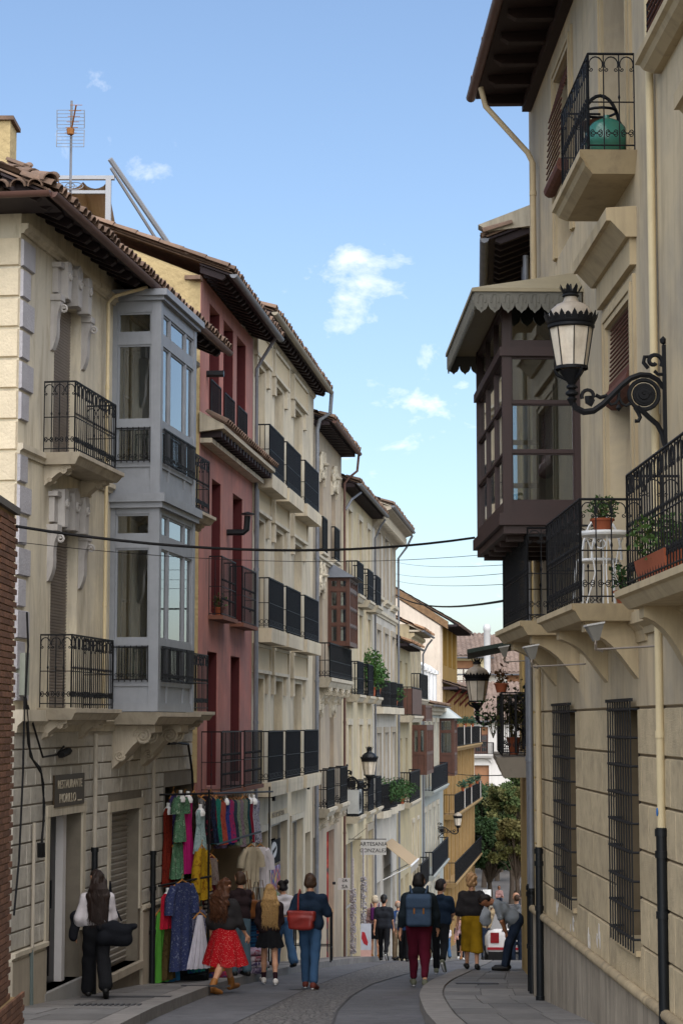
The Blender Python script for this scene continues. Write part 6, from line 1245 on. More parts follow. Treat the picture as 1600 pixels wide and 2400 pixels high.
            mb.v = [(a * s, b * s, c * s) for a, b, c in mb.v]; mb.build('skirt', m, t, True)
    if shoes:
        for i in (0, 1):
            hp, k, a, toe, heel = J[i]; P = [('c', heel, toe, .046, .036), ('c', tuple(heel[b] * .6 + a[b] * .4 for b in range(3)), toe, .045, .035)]
            if shoes[1] == 'boot': P.append(('c', a, tuple(a[b] * .8 + k[b] * .2 for b in range(3)), .05, .054))
            V, F = sdf_mesh(P, .012, .02); npmesh('shoe', V, F, shoes[0], t, s)
            if shoes[1] == 'sneaker':
                u = (Vector(toe) - Vector(heel)).normalized(); dn = u.cross(Vector((1, 0, 0))) ; dn = dn if dn.z < 0 else -dn
                V, F = sdf_mesh([('c', tuple(Vector(heel) + dn * .03 - u * .01), tuple(Vector(toe) + dn * .022 + u * .012), .026, .02)], .012, .01); npmesh('sole', V, F, M_white, t, s)
            if len(shoes) > 2: V, F = sdf_mesh([('c', a, tuple(a[b] * .78 + k[b] * .22 for b in range(3)), .04, .045)], .013, .01); npmesh('sock', V, F, shoes[2], t, s)
    if hair:
        st, hm = hair; P = [('c', Hd((0, -.015, 1.665)), Hd((0, .02, 1.685)), .089, .082), ('c', Hd((-.03, -.03, 1.6)), Hd((.03, -.03, 1.6)), .07, .07)]; amp = .004; fr = 60; k_ = .03
        if st == 'long' or st == 'wavy':
            ln = 1.02 if st == 'long' else 1.16
            for xx in (-.075, -.04, 0, .04, .075): P.append(('c', Hd((xx, -.05, 1.6)), U((xx * 1.5, -.13, 1.4)), .045, .05)); P.append(('c', U((xx * 1.5, -.13, 1.4)), U((xx * 1.35 + .01, -.14, ln + abs(xx) * .8)), .05, .022))
            amp = .008 if st == 'long' else .016; fr = 95 if st == 'long' else 55
        elif st == 'bun': P.append(('c', Hd((0, -.1, 1.7)), Hd((0, -.12, 1.71)), .05, .05)); P.append(('c', Hd((-.06, .0, 1.6)), Hd((-.05, .05, 1.57)), .03, .012))
        elif st == 'curly': P.append(('c', Hd((0, -.01, 1.7)), Hd((0, .02, 1.71)), .105, .1)); amp = .016; fr = 70
        elif st == 'cap': P = [('c', Hd((0, -.005, 1.69)), Hd((0, .02, 1.7)), .094, .09), ('b', Hd((0, .13, 1.68)), (.06, .05, .004), .006, 0), ('c', Hd((0, -.05, 1.62)), Hd((0, -.04, 1.6)), .065, .06)]; amp = 0
        elif st == 'knit': P = [('c', Hd((0, -.005, 1.68)), Hd((0, .0, 1.72)), .105, .1)]; amp = .006
        elif st == 'bald': P = [('c', Hd((0, -.05, 1.61)), Hd((0, -.04, 1.64)), .07, .07)]
        if st in ('long', 'wavy'):
            sm = MB(); rs = random.Random(int(abs(x) * 100))
            for q in range(70):
                xx = rs.uniform(-.11, .11); yy = -.15 - rs.uniform(0, .035); ln2 = (1.0 if st == 'long' else 1.12) + rs.uniform(-.05, .08); w_ = rs.uniform(.01, .035) * (1 if st == 'long' else 2.2); sm.tube([tuple(v * s for v in Hd((xx * .6, -.08, 1.62)))] + [tuple(v * s for v in U((xx * (1 + .3 * k_ / 6) + w_ * math.sin(k_ * 1.7 + q), yy + .01 * math.sin(k_ + q), 1.5 - (1.5 - ln2) * k_ / 6))) for k_ in range(7)], [.006, .007, .007, .007, .006, .005, .004, .002], 4)
            sm.build('hair_strands', hm, t, True)
        c0 = Hd((0, .09, 1.66)); fwd = Vector(Hd((0, 1, 1.6))) - Vector(Hd((0, 0, 1.6))); o0 = Hd((0, .058, 1.6))
        cl = (lambda X, Y, Z: np.minimum((X - o0[0]) * fwd.x + (Y - o0[1]) * fwd.y + (Z - o0[2]) * fwd.z, Hd((0, .05, 1.685))[2] - Z)) if st not in ('cap', 'knit') and abs(lean) < 30 else None
        V, F = sdf_mesh(P, .011, .03, (lambda X, Y, Z: amp * np.sin(fr * X + 4 * np.sin(9 * Z)) * np.cos(fr * .5 * Y + (0 if st == 'long' else 24) * Z)) if amp else None, cl); npmesh('hat' if st in ('cap', 'knit') else 'hair', V, F, hm, t, s)
    if extra: extra(t, s, J, A, U, Hd)
    return t
def bagthing(name, label, cat, t, prims, m, res=.013, k=.02, straps=(), sm=None, nz=None, s=1., parts=()):
    b = thing(name, label, cat, t.location, t.rotation_euler.z); V, F = sdf_mesh(prims, res, k, nz); npmesh('bag_body', V, F, m, b, s)
    for st, r in straps: mb = MB(); mb.tube([tuple(q * s for q in p) for p in st], r, 6); mb.build('strap', sm or m, b, True)
    for nm, pr, mm in parts: V, F = sdf_mesh(pr, .01, .008); npmesh(nm, V, F, mm, b, s)
    return b
c_black = cloth('black', '17181b'); c_navy = cloth('navy', '1b2838'); c_denim = cloth('denim', '35506e'); c_denimd = cloth('dark_denim', '222c3c'); c_white = cloth('white', 'bdb8bb'); c_grey = cloth('charcoal', '2c2a2b'); c_maroon = cloth('maroon', '4e1424'); c_mus = cloth('mustard', '8a6c16'); c_lgrey = cloth('light_grey', '7f868c'); c_hood = cloth('dark_teal_grey', '1e262c'); c_brownj = cloth('dark_brown', '2a2022'); c_blue = cloth('blue', '2a416a'); c_pink = cloth('dusty_pink', 'b08a84')
s_blk = mat('shoe_black', '141414', .5); s_tan = mat('shoe_tan_leather', '8a5a2a', .6, .2); s_grey = mat('shoe_grey_green', '5d5f50', .7); s_white = mat('shoe_white', 'c4c0ba', .6)
def gp(y): return gz(y)
PV = .132
w1 = person('person in white shirt and wide black trousers walking past the roller shutter', -3.12, 26.0, gz(26) + PV, .22, 1.64, ((15, 5), (-17, 26)), ((-12, 16, 42), (14, 14, 25)), head=(-25, 0), top=dict(m=c_white, hem=.98, r=1.06, sr=1.15, sleeve='long'), bottom=('trousers', c_black, (.105, .092, .1, .97)), shoes=(s_blk, 'plain'), hair=('long', HR('dark_brown', '241813')))
bagthing('tote_bag', 'large slouchy black tote bag hanging at the hip of the white-shirted person', 'bag', w1, [('c', (.04, -.1, .9), (.46, -.16, .9), .06, .03), ('c', (.1, -.1, .76), (.36, -.14, .74), .11, .09), ('c', (.2, -.1, .86), (.34, -.13, .84), .11, .09)], cloth('nylon_black', '16181d'), straps=[([(.12, -.12, .9), (.13, -.14, 1.15), (.16, -.05, 1.46), (.2, .06, 1.2), (.32, .0, .95)], .012)], nz=wrinkle(.012, 17))
bagthing('carried_jacket', 'dark jacket carried over the arm of the white-shirted person', 'jacket', w1, [('c', (-.26, .02, 1.02), (-.3, .0, .78), .075, .06), ('c', (-.24, .08, .98), (-.27, .06, .82), .06, .05)], cloth('jacket_black', '1a1b20'), nz=wrinkle(.012, 22))
w2 = person('person in charcoal sweater and dotted red skirt striding in tan boots', -1.72, 30.0, gz(30) + .01, -.55, 1.74, ((26, 6), (-24, 14)), ((-14, 10, 35), (16, 10, 20)), top=dict(m=c_grey, hem=.98, r=1.1, sr=1.2), bottom=('skirt', patmat('red_dotted', ('d8c8b8', '9c1019', '9c1019'), 60, kind='dots'), (1.06, .46, .33)), shoes=(s_tan, 'boot', cloth('sock_grey', '4a4048')), hair=('wavy', HR('auburn', '4a2c1a')))
w3 = person('person with very long blond hair, dark jacket and short skirt', -1.17, 33.2, gz(33.2) + .01, .1, 1.63, ((13, 4), (-11, 14)), ((8, 8, 40, .3), (10, 8, 40, .3)), top=dict(m=c_brownj, hem=.9, r=1.1, sr=1.15), bottom=('skirt', c_black, (1.02, .64, .22)), shoes=(s_white, 'sneaker', cloth('sock_plum', '2c1a20')), hair=('long', HR('blond', '9a7a4c')))
w4 = person('person with dark bun, cropped pale top and wide blue jeans', -1.1, 38.6, gz(38.6) + PV, .45, 1.66, ((16, 6), (-16, 14)), ((-8, 10, 12), (12, 8, 30)), head=(-30, 12), top=dict(m=c_white, hem=1.06, sleeve='short'), bottom=('trousers', c_denim, (.1, .085, .095, .98)), shoes=(s_blk, 'plain'), hair=('bun', HR('black', '14100f')))
w5 = person('person in navy sweater and blue jeans carrying a red leather bag', -.48, 31.3, gz(31.3) + .01, -.12, 1.78, ((14, 5), (-13, 16)), (('pts', (-.29, -.07, 1.15), (-.16, .13, 1.05)), ('pts', (.27, .03, 1.15), (.17, .24, 1.22))), head=(-12, 4), top=dict(m=c_navy, hem=.88, r=1.06, sr=1.12), bottom=('trousers', c_denim, (.1, .075, .062, .97)), shoes=(mat('shoe_red_brown', '5c2a20', .7), 'sneaker'), hair=('short', HR('brown', '3c2a1c')), wide=1.12)
bagthing('leather_tote', 'red leather tote bag slung behind the navy sweater', 'bag', w5, [('b', (-.11, -.2, 1.12), (.19, .035, .05), .03, -.15), ('b', (-.11, -.2, 1.02), (.15, .05, .07), .035, -.15)], mat('red_leather', '7c221c', .45, .15, 5, .2, 25, spec=.5), straps=[([(-.16, -.2, 1.2), (-.17, -.12, 1.42), (-.16, .0, 1.5), (-.15, .07, 1.4), (-.14, -.05, 1.2)], .012)], nz=wrinkle(.008, 16))
w6 = person('person in dark hoodie and baggy maroon trousers wearing a blue backpack', 1.22, 32.1, gz(32.1) + .01, -.05, 1.8, ((15, 6), (-13, 20)), ((-6, 12, 18), (8, 12, 25)), head=(20, 0), top=dict(m=c_hood, hem=.9, r=1.14, sr=1.25, hood=True), bottom=('trousers', c_maroon, (.125, .085, .055, .93)), shoes=(s_grey, 'sneaker'), hair=('short', HR('black', '14100f')), wide=1.15)
bk = bagthing('backpack', 'slate-blue backpack with two tan buckle straps worn over the hoodie', 'backpack', w6, [('b', (0, -.23, 1.16), (.14, .05, .19), .05, 0), ('b', (0, -.26, 1.28), (.15, .05, .05), .045, 0), ('b', (0, -.3, 1.03), (.1, .02, .06), .02, 0)], cloth('slate_blue', '3a4a5e'), straps=[([(sg * .1, -.18, 1.4), (sg * .13, -.02, 1.5), (sg * .13, .12, 1.35), (sg * .14, .02, 1.08), (sg * .12, -.16, 1.0)], .018) for sg in (-1, 1)], parts=[('buckle_strap', [('b', (sg * .07, -.335, 1.2), (.011, .008, .09), .003, 0)], s_tan) for sg in (-1, 1)], s=1.04)
w7 = person('person in navy T-shirt and black trousers walking beside the hoodie', 1.86, 38.4, gz(38.4) + .01, -.15, 1.8, ((12, 4), (-22, 40)), ((-10, 8, 12), (16, 10, 50, .3)), head=(40, 5), top=dict(m=c_navy, hem=.88, sleeve='short', r=1.05), bottom=('trousers', c_black, (.098, .072, .06, .97)), shoes=(s_grey, 'sneaker'), hair=('short', HR('brown_black', '1e1613')), wide=1.1)
w8 = person('person with curly blond hair, charcoal blouse and mustard culottes', 2.36, 37.0, gz(37) + PV, -.05, 1.72, ((10, 4), (-10, 16)), ((-6, 12, 20), (8, 14, 14)), top=dict(m=c_grey, hem=.98, r=1.12, sr=1.35, sleeve='three'), bottom=('trousers', c_mus, (.118, .115, .125, .74)), shoes=(s_blk, 'plain'), hair=('curly', HR('strawberry', 'b08a62')))
bagthing('drawstring_bag', 'pale grey drawstring bag hanging at the side of the mustard culottes', 'bag', w8, [('e', (.25, -.08, .95), (.11, .07, .16)), ('c', (.25, -.06, 1.08), (.24, -.04, 1.16), .05, .02)], cloth('pale_canvas', '9aa0a6'), straps=[([(.24, -.04, 1.14), (.19, -.02, 1.46), (.22, .06, 1.2), (.27, .03, .95)], .007), ([(.26, -.12, .86), (.18, -.15, .84), (.14, -.13, .88), (.2, -.14, .82)], .005)], nz=wrinkle(.008, 26))
w9 = person('person in light grey T-shirt bending forward with hands on knees', 3.12, 36.3, gz(36.3) + PV, R(84), 1.72, ((20, 8, .03), (18, 8, .03)), (('pts', (-.24, .17, 1.14), (-.14, .297, .942)), ('pts', (.24, .17, 1.14), (.14, .297, .942))), lean=52, head=(0, 28), skin='tan', top=dict(m=c_lgrey, hem=.9, sleeve='short', r=1.1), bottom=('trousers', c_denimd, (.105, .08, .07, .97)), shoes=(s_blk, 'plain'), hair=('short', HR('brown_black', '1e1613')), wide=1.1, grp=None)
w10 = person('person in black cap and dark T-shirt with a sling bag', 1.12, 54.0, gz(54) + .01, -.1, 1.76, ((14, 4), (-20, 40)), ((-8, 8, 10), (10, 8, 20)), top=dict(m=cloth('slate', '25282e'), hem=.86, sleeve='short', r=1.1), bottom=('trousers', c_black, (.1, .07, .058, .97)), shoes=(s_blk, 'sneaker'), hair=('cap', s_blk), wide=1.1)
w11 = person('person in pale knit hat and flowered blouse beside the advertising board', .92, 56.0, gz(56) + .1, .05, 1.66, ((8, 4), (-6, 6)), ((-8, 8, 20), (10, 8, 30)), top=dict(m=patmat('floral_blouse', ('b9a4a4', '5a3a4a', 'a88a80', '3a3040'), 22), hem=.92), bottom=('trousers', c_black, (.105, .1, .1, .45)), shoes=(s_tan, 'plain'), hair=('knit', cloth('cream_knit', 'b3a793')))
bagthing('daypack', 'small purple daypack on the flowered blouse', 'backpack', w11, [('b', (0, -.19, 1.2), (.1, .035, .13), .04, 0)], cloth('purple', '4a1f4c'), straps=[([(sg * .08, -.16, 1.36), (sg * .11, -.02, 1.47), (sg * .11, .11, 1.3), (sg * .1, .0, 1.1)], .014) for sg in (-1, 1)])
w12 = person('person with long black hair in blue vest over white sleeves', 1.68, 54.5, gz(54.5) + .01, -.1, 1.62, ((8, 4), (-6, 8)), ((-4, 10, 14), (8, 8, 20)), top=dict(m=cloth('pale_shirt', 'a8aaa8'), hem=.94), bottom=('trousers', c_black, (.1, .085, .085, .97)), shoes=(s_blk, 'plain'), hair=('long', HR('black', '14100f')), extra=lambda t, s, J, A, U, Hd: npmesh('vest', *sdf_mesh([('c', U((-.09, 0, 1.34)), U((.09, 0, 1.34)), .11, .11), ('c', U((-.08, 0, .98)), U((.08, 0, .98)), .135, .135)], .016, .05), c_blue, t, s))
w13 = person('grey-haired person in blue polo and beige trousers', 1.62, 58.5, gz(58.5) + .01, .1, 1.72, ((8, 4), (-6, 8)), ((-4, 8, 14), (8, 8, 30)), top=dict(m=c_blue, hem=.88, sleeve='short', r=1.12), bottom=('trousers', cloth('beige', '6f604c'), (.105, .08, .07, .97)), shoes=(s_blk, 'plain'), hair=('bald', HR('grey', '8a7a6c')), wide=1.1)
w14 = person('person in pink cardigan and red top walking uphill', 4.9, 84.0, gz(84), R(180), 1.66, ((12, 4), (-10, 14)), ((10, 8, 40), (-8, 8, 20)), top=dict(m=c_pink, hem=.85, r=1.05), bottom=('trousers', c_black, (.092, .065, .05, .96)), shoes=(s_white, 'sneaker'), hair=('long', HR('dark_brown', '241813')), extra=lambda t, s, J, A, U, Hd: npmesh('inner_top', *sdf_mesh([('c', U((-.04, .06, 1.3)), U((.04, .06, 1.3)), .085, .085), ('c', U((-.04, .06, 1.0)), U((.04, .06, 1.0)), .095, .095)], .018, .04), cloth('wine', '5c1420'), t, s))
w15 = person('person in black and white checked shirt standing by the white car', 4.0, 46.6, gz(46.6) + .01, .2, 1.66, ((6, 4), (-4, 4)), ((10, 10, 30), (10, 10, 30)), top=dict(m=patmat('check_shirt', ('17181b', '5a5d60', '17181b', '8a8d90'), 14, kind='wave'), hem=.86, r=1.12), bottom=('trousers', c_denimd, (.1, .08, .07, .97)), shoes=(s_blk, 'plain'), hair=('bald', HR('brown', '3c2a1c')), wide=1.15)
w16 = person('person holding up a map beyond the curly blond hair', 4.12, 58.0, gz(58) + .01, 0, 1.72, ((6, 4), (-4, 4)), (('pts', (-.3, .14, 1.5), (-.14, .26, 1.72)), ('pts', (.3, .14, 1.5), (.14, .26, 1.72))), top=dict(m=cloth('khaki_shirt', '8a7a60'), hem=.88, sleeve='short'), bottom=('trousers', c_denimd, (.1, .08, .07, .97)), shoes=(s_blk, 'plain'), hair=('short', HR('brown', '3c2a1c')))
mp_ = thing('folded_map', 'white folded map held up above the street', 'map', (4.14, 58.28, gz(58) + 1.78), .1); MB().add([(-.14, 0, 0), (0, -.03, .0), (0, -.03, .2), (-.14, 0, .2), (.14, 0, .0), (.14, 0, .2)], [(0, 1, 2, 3), (1, 4, 5, 2)]).build('sheet', M_white, mp_)
w17 = person('person in dark jacket browsing the stall behind the dotted red skirt', -1.66, 33.4, gz(33.4) + PV, .6, 1.7, ((5, 3), (-4, 4)), ((20, 8, 60), (20, 8, 60)), top=dict(m=c_brownj, hem=.9), bottom=('trousers', cloth('faded_denim', '4c5f6a'), (.105, .085, .08, .97)), shoes=(s_blk, 'plain'), hair=('short', HR('brown', '3c2a1c')))
for i, (xx, cc, lab) in enumerate(((9.75, c_pink, 'person in pale top seated by the plaza fountain'), (10.9, c_grey, 'person in dark top seated by the plaza fountain'))):
    person(lab, xx, 126, -11.79 + .42, R(180), 1.7, ((85, 85), (85, 85)), ((20, 8, 60), (20, 8, 60)), top=dict(m=cc, hem=.9), bottom=('trousers', c_denimd, (.1, .08, .07, .97)), shoes=(s_blk, 'plain'), hair=('short', HR('brown', '3c2a1c')), skin='tan', grp='people sitting in the plaza')
# ------------------------------------------------------------ more walkers farther down: copies of the built figures
def copy_person(src, label, x, y, rot, k=1.):
    r = src.copy(); COL.objects.link(r); r.location = (x, y, gz(y) + .01); r.rotation_euler = (0, 0, rot); r.scale = (k, k, k); r['label'] = label; r['group'] = 'people far down the street'
    for c in src.children: d = c.copy(); COL.objects.link(d); d.parent = r
    return r
for i, (src, lab, x, y, rot) in enumerate(((w7, 'distant person in navy T-shirt by the grey-green house', 3.3, 78, .2), (w13, 'distant person in blue polo coming uphill', 3.9, 88, 3.0), (w4, 'distant person in pale top and jeans near the ochre house', 4.9, 95, .1), (w10, 'distant person in black cap near the ochre house', 5.6, 97, -.2), (w11, 'distant person in pale hat and flowered blouse far downhill', 4.3, 72, 3.1), (w16, 'distant person in khaki shirt with raised arms at the street end', 7.4, 104, 2.9), (w14, 'distant person in pink cardigan near the plaza', 8.3, 112, 3.2), (w15, 'distant person in checked shirt near the plaza', 9.2, 114, .4), (w7, 'distant person in navy T-shirt crossing the plaza', 10.2, 118, 1.2), (w12, 'distant person in blue vest crossing the plaza', 7.0, 99, 3.0))): copy_person(src, lab, x, y, rot, .98)
# ------------------------------------------------------------ clothes stall
def garment(label, cat, x, y, ztop, rot, W, L, m, prof=((0, .45), (.08, .9), (.3, .78), (.42, .7), (.6, .95), (1, 1.15)), depth=.1, pleat=9, sleeve=0., slen=.25, form=False, straps=True, name='hanging_garment', grp='clothes hung on the stall'):
    """hung garment: flattened, pleated cloth tube with optional sleeves and the white bust form it hangs on"""
    t = thing(name, label, cat, (x, y, ztop), rot, grp); rs = random.Random(hash(label) % 1000); mb = MB(); n = 40; rows = 20; ph = rs.uniform(0, 6); sw = rs.uniform(-.03, .03)
    pf = [p[0] for p in prof]; pw = [p[1] for p in prof]
    for j in range(rows + 1):
        f = j / rows; w = W / 2 * float(np.interp(f, pf, pw)); dp = depth / 2 * (.55 + .6 * f)
        for i in range(n):
            q = 2 * math.pi * i / n; k = 1 + .42 * min(1, f * 1.4) * math.sin(pleat * q + ph + 1.5 * f) + .15 * math.sin(3 * q + 4 * f + ph); mb.v.append((w * math.cos(q) * (1 + .03 * math.sin(5 * q + ph)) + sw * f * f, dp * math.sin(q) * k, -L * f + .005 * f * math.sin(pleat * q + ph)))
    for j in range(rows):
        for i in range(n): mb.f.append((j * n + i, (j + 1) * n + i, (j + 1) * n + (i + 1) % n, j * n + (i + 1) % n))
    mb.f.append(tuple(range(n)))
    mb.build('cloth', m, t, True)
    if sleeve:
        for sg in (-1, 1):
            s_ = MB(); w = W * .45; s_.tube([(sg * w * .72, 0, -.05), (sg * (w + sleeve * .4), 0, -.05 - slen * .45), (sg * (w + sleeve * .6), 0, -.06 - slen)], [.06, .075, .08], 10); s_.build('sleeve', m, t, True)
    h = MB()
    if form: h.lathe([(.025, .08), (.03, .07), (.026, .05), (.03, .02), (.055, .0), (.08, -.05), (.07, -.1)], 14, (0, 0, 0)); h.build('bust_form', M_white, t, True)
    else: h.tube([(-W * .38, 0, -.05), (-.03, 0, .03), (0, 0, .05), (.03, 0, .03), (W * .38, 0, -.05)], .012, 5); h.tube([(0, 0, .04), (0, 0, .1), (.02, 0, .13), (.04, 0, .11)], .004, 4); h.build('hanger', mat('hanger_wood', '9a6a34', .6), t, True)
    return t
def at(u, v, d): return ((u - 800) / 4700 * d, d, (1693 - v) / 4700 * d * 1.0)
P_ = lambda n, *c, **k: patmat('print_' + n, c, **k)
DR = ((0, .4), (.06, .8), (.25, .74), (.4, .62), (.6, .8), (1, 1.0)); SHT = ((0, .5), (.1, .95), (.5, .95), (1, 1.0)); SKT = ((0, .45), (.1, .55), (.5, .8), (1, 1.1)); STR = ((0, .6), (.1, .7), (1, .85))
G = [  # label, category, u, v_top, v_bottom, depth, rot, width, material, profile, kw
 ('long brick-red dress hanging against the ashlar wall', 'dress', 398, 1885, 2068, 31.2, 1.25, 0.42, P_('brick', '7c2418', '8e3222', '6a1c14'), DR, dict(form=True)),
 ('purple and indigo patterned dress between the red and green dresses', 'dress', 410, 1855, 1990, 31.6, 1.25, 0.42, P_('indigo', '3a2f6a', '55488a', '2a2050', '8a86a8'), DR, {}),
 ('short sage-green floral dress on a white bust', 'dress', 427, 1856, 1968, 31.2, 1.2, 0.36, P_('sage', '4f7a5c', '6f9a78', '3c6248', '9ab49a'), DR, dict(form=True, sleeve=.02, slen=.22)),
 ('loose sage-green floral trousers below the short green dress', 'trousers', 421, 1965, 2052, 31.2, 1.1, 0.42, P_('sage', ''), STR, {}),
 ('long magenta dress on a white bust', 'dress', 444, 1858, 2040, 31.5, 1.25, 0.42, cloth('magenta', '9a1a5c'), DR, dict(form=True)),
 ('long black floral dress beside the magenta dress', 'dress', 458, 1852, 2038, 31.9, 1.25, 0.42, P_('blackfloral', '0f0e0d', '17140f', '3a3420', '0f0e0d'), DR, {}),
 ('pale aqua floral dress with narrow straps', 'dress', 473, 1888, 1995, 31.6, 1.25, 0.42, P_('aqua', '9db8b8', 'b4cccc', '7f9c9c'), DR, dict(form=True)),
 ('mustard-yellow long shirt with embroidery', 'shirt', 477, 1977, 2100, 31.3, 1.25, 0.42, P_('yellow', 'b08a1c', 'c09a24', '8a5a14'), SHT, dict(sleeve=.06, slen=.6)),
 ('black dress printed with red blossoms', 'dress', 484, 1858, 1972, 32.8, 1, 0.46, P_('blossom', '0d0d11', '14141c', '14141c', '6a2030'), DR, {}),
 ('navy dress behind the black blossom dress', 'dress', 496, 1860, 1972, 33.2, 1.1, 0.46, P_('navyp', '141a2c', '1c2640', '2c3a5a'), DR, {}),
 ('short teal dress at the start of the upper row', 'dress', 509, 1864, 1972, 33.6, 1.2, 0.5, P_('teal', '1a6a5e', '2a8a78', '145048'), DR, {}),
 ('short coral dress next to the teal dress', 'dress', 521, 1870, 1975, 34.0, 1.2, 0.5, P_('coral', 'b0493c', 'c05a48', '9a3a34'), DR, {}),
 ('royal-blue and violet dress on a white bust', 'dress', 530, 1864, 1972, 34.4, 1.2, 0.5, P_('royal', '26367c', '384a94', '5a3a8a'), DR, dict(form=True)),
 ('bright pink and blue dress beside the royal-blue dress', 'dress', 540, 1866, 1970, 34.8, 1.2, 0.5, P_('pinkblue', 'a82a62', 'b83a70', '2a3a7a'), DR, {}),
 ('slate-blue dress in the upper row', 'dress', 548, 1866, 1968, 35.2, 1.2, 0.5, P_('slatep', '2a3646', '3a4a5c', '1f2a38'), DR, {}),
 ('pale green sprigged dress in the upper row', 'dress', 555, 1866, 1976, 35.5, 1.2, 0.5, P_('sprig', '7c8c74', '98a890', '5c7058'), DR, {}),
 ('mauve striped dress in the upper row', 'dress', 563, 1866, 1980, 35.9, 1.2, 0.5, P_('mauve', '84707c', '9c8a94', '6a5864'), DR, {}),
 ('grey-green leaf print dress in the upper row', 'dress', 572, 1864, 1974, 36.3, 1.2, 0.5, P_('leafp', '77806c', '8f9884', '565e4c'), DR, {}),
 ('dark teal dress before the striped white one', 'dress', 578, 1862, 1972, 36.7, 1.2, 0.5, P_('dteal', '123c44', '1a5058'), DR, {}),
 ('crimson dress on a white bust near the cream house', 'dress', 585, 1862, 1970, 37.1, 1.2, 0.5, P_('crimson', '84142a', '981c34'), DR, dict(form=True)),
 ('white dress with navy tie-dye on a white bust', 'dress', 596, 1864, 1970, 37.4, 1, 0.52, P_('tiedye', 'c4c2c8', '2a2c5a', 'c4c2c8', '8a8aa8', 'c4c2c8'), DR, dict(form=True)),
 ('beige linen shirt on a hanger below the upper row', 'shirt', 591, 1974, 2072, 36.2, 0.8, 0.42, cloth('linen', 'a59a84'), SHT, dict(sleeve=.1, slen=.3)),
 ('white buttoned shirt on a hanger below the tie-dye dress', 'shirt', 612, 1974, 2072, 36.6, 0.7, 0.42, c_white, SHT, dict(sleeve=.1, slen=.35)),
 ('large blue-violet mottled kaftan on wooden hangers', 'dress', 432, 2056, 2260, 30.6, 0.98, 0.6, P_('kaftan', '2f3a66', '47527e', '26305a', '7a82a0', scale=30), ((0, .5), (.06, .85), (.25, .8), (.6, .82), (1, .92)), dict(sleeve=.05, slen=.4, pleat=7)),
 ('small red top hanging at the stall edge', 'top', 399, 2080, 2165, 30.5, 1.1, 0.36, cloth('redtop', 'a01c30'), SHT, dict(form=True)),
 ('long leaf-green skirt reaching the pavement', 'skirt', 383, 2122, 2292, 30.4, 1.1, 0.42, cloth('leafgreen', '4c8a34'), SKT, dict(pleat=7)),
 ('long brown printed skirt beside the green skirt', 'skirt', 401, 2150, 2280, 30.5, 1.1, 0.36, P_('brownp', '4a3c20', '5c4c2c', '3a2e18'), SKT, dict(pleat=7)),
 ('sky-blue wrap skirt partly behind the kaftan', 'skirt', 411, 2115, 2286, 30.9, 1.1, 0.36, cloth('skyblue', '2f6a94'), SKT, dict(pleat=7)),
 ('white pleated maxi skirt flaring towards the road', 'skirt', 474, 2130, 2256, 30.7, 0.5, 0.3, cloth('offwhite', 'b6b3bc'), ((0, .3), (.1, .4), (1, 1.3)), dict(pleat=13)),
 ('navy and white paisley blouse above the white skirt', 'blouse', 471, 2118, 2178, 31.0, 1.1, 0.42, P_('paisley', '1c2240', '8a8aa4', '1c2240', 'a8a8b8', scale=24), SHT, {}),
 ('blue and green tie-dye skirt behind the white skirt', 'skirt', 465, 2192, 2264, 31.2, 1.1, 0.42, P_('tdskirt', '1c3a7a', '2a8a70', '1c3a7a'), SKT, {}),
 ('turquoise scarf hanging beside the yellow shirt', 'scarf', 462, 2040, 2108, 31.8, 1.1, 0.26, cloth('turquoise', '1c7a94'), STR, {}),
 ('black and cream striped scarf hanging in the stall', 'scarf', 494, 2066, 2150, 31.9, 1.1, 0.3, P_('stripe', '2a2226', '9a9088', '5a3a40', 'b0a89c', kind='wave', scale=5), STR, {}),
 ('ochre patterned scarf below the striped scarf', 'scarf', 500, 2148, 2185, 32.0, 0.4, 0.28, P_('ochrep', '7a6434', '94804c', '5c4a24'), STR, {}),
 ('beige fringed scarf hanging high in the stall', 'scarf', 500, 2000, 2066, 32.2, 0.4, 0.28, P_('beigep', '84746c', '9c8e84', '6a4a54'), STR, {}),
 ('long blue striped scarf behind the red skirt', 'scarf', 588, 2130, 2250, 35.2, 0.4, 0.34, P_('bluestr', '1f4a74', '2a6a94', '18365a', kind='wave', scale=3), STR, {}),
 ('long crimson striped scarf on the right of the stall', 'scarf', 601, 2126, 2262, 35.4, 0.4, 0.26, P_('redstr', '7a2430', '9a9088', '7a2430', '1f4a74', kind='wave', scale=3), STR, {}),
 ('long teal scarf at the right end of the stall', 'scarf', 614, 2120, 2262, 35.8, 0.4, 0.34, P_('tealstr', '1f7470', '2f948c', '185c58'), STR, {}),
]
for i, (cn, cs) in enumerate((('burgundy', ('5a1420', '6e1c2a')), ('olive', ('4c5026', '5e6232')), ('lilac', ('7a6a94', '8c7ca4')), ('rust', ('8a4420', '9c5228')), ('cobalt', ('1c3a8a', '2a4a9c')), ('cream', ('a89c84', 'b8ac94')), ('emerald', ('14603c', '1c7048')), ('plum', ('44183c', '54244a')), ('sand', ('94805c', 'a4906c')), ('charcoal', ('24262a', '303338')))):
    G.append(('%s dress pressed between its neighbours in the upper row' % cn, 'dress', 502 + i * 9.6, 1866, 1966 + (i % 3) * 8, 33.5 + i * .42, 1.25, .46, P_('x' + cn, *cs, cs[0]), DR, dict(pleat=7 + i % 4)))
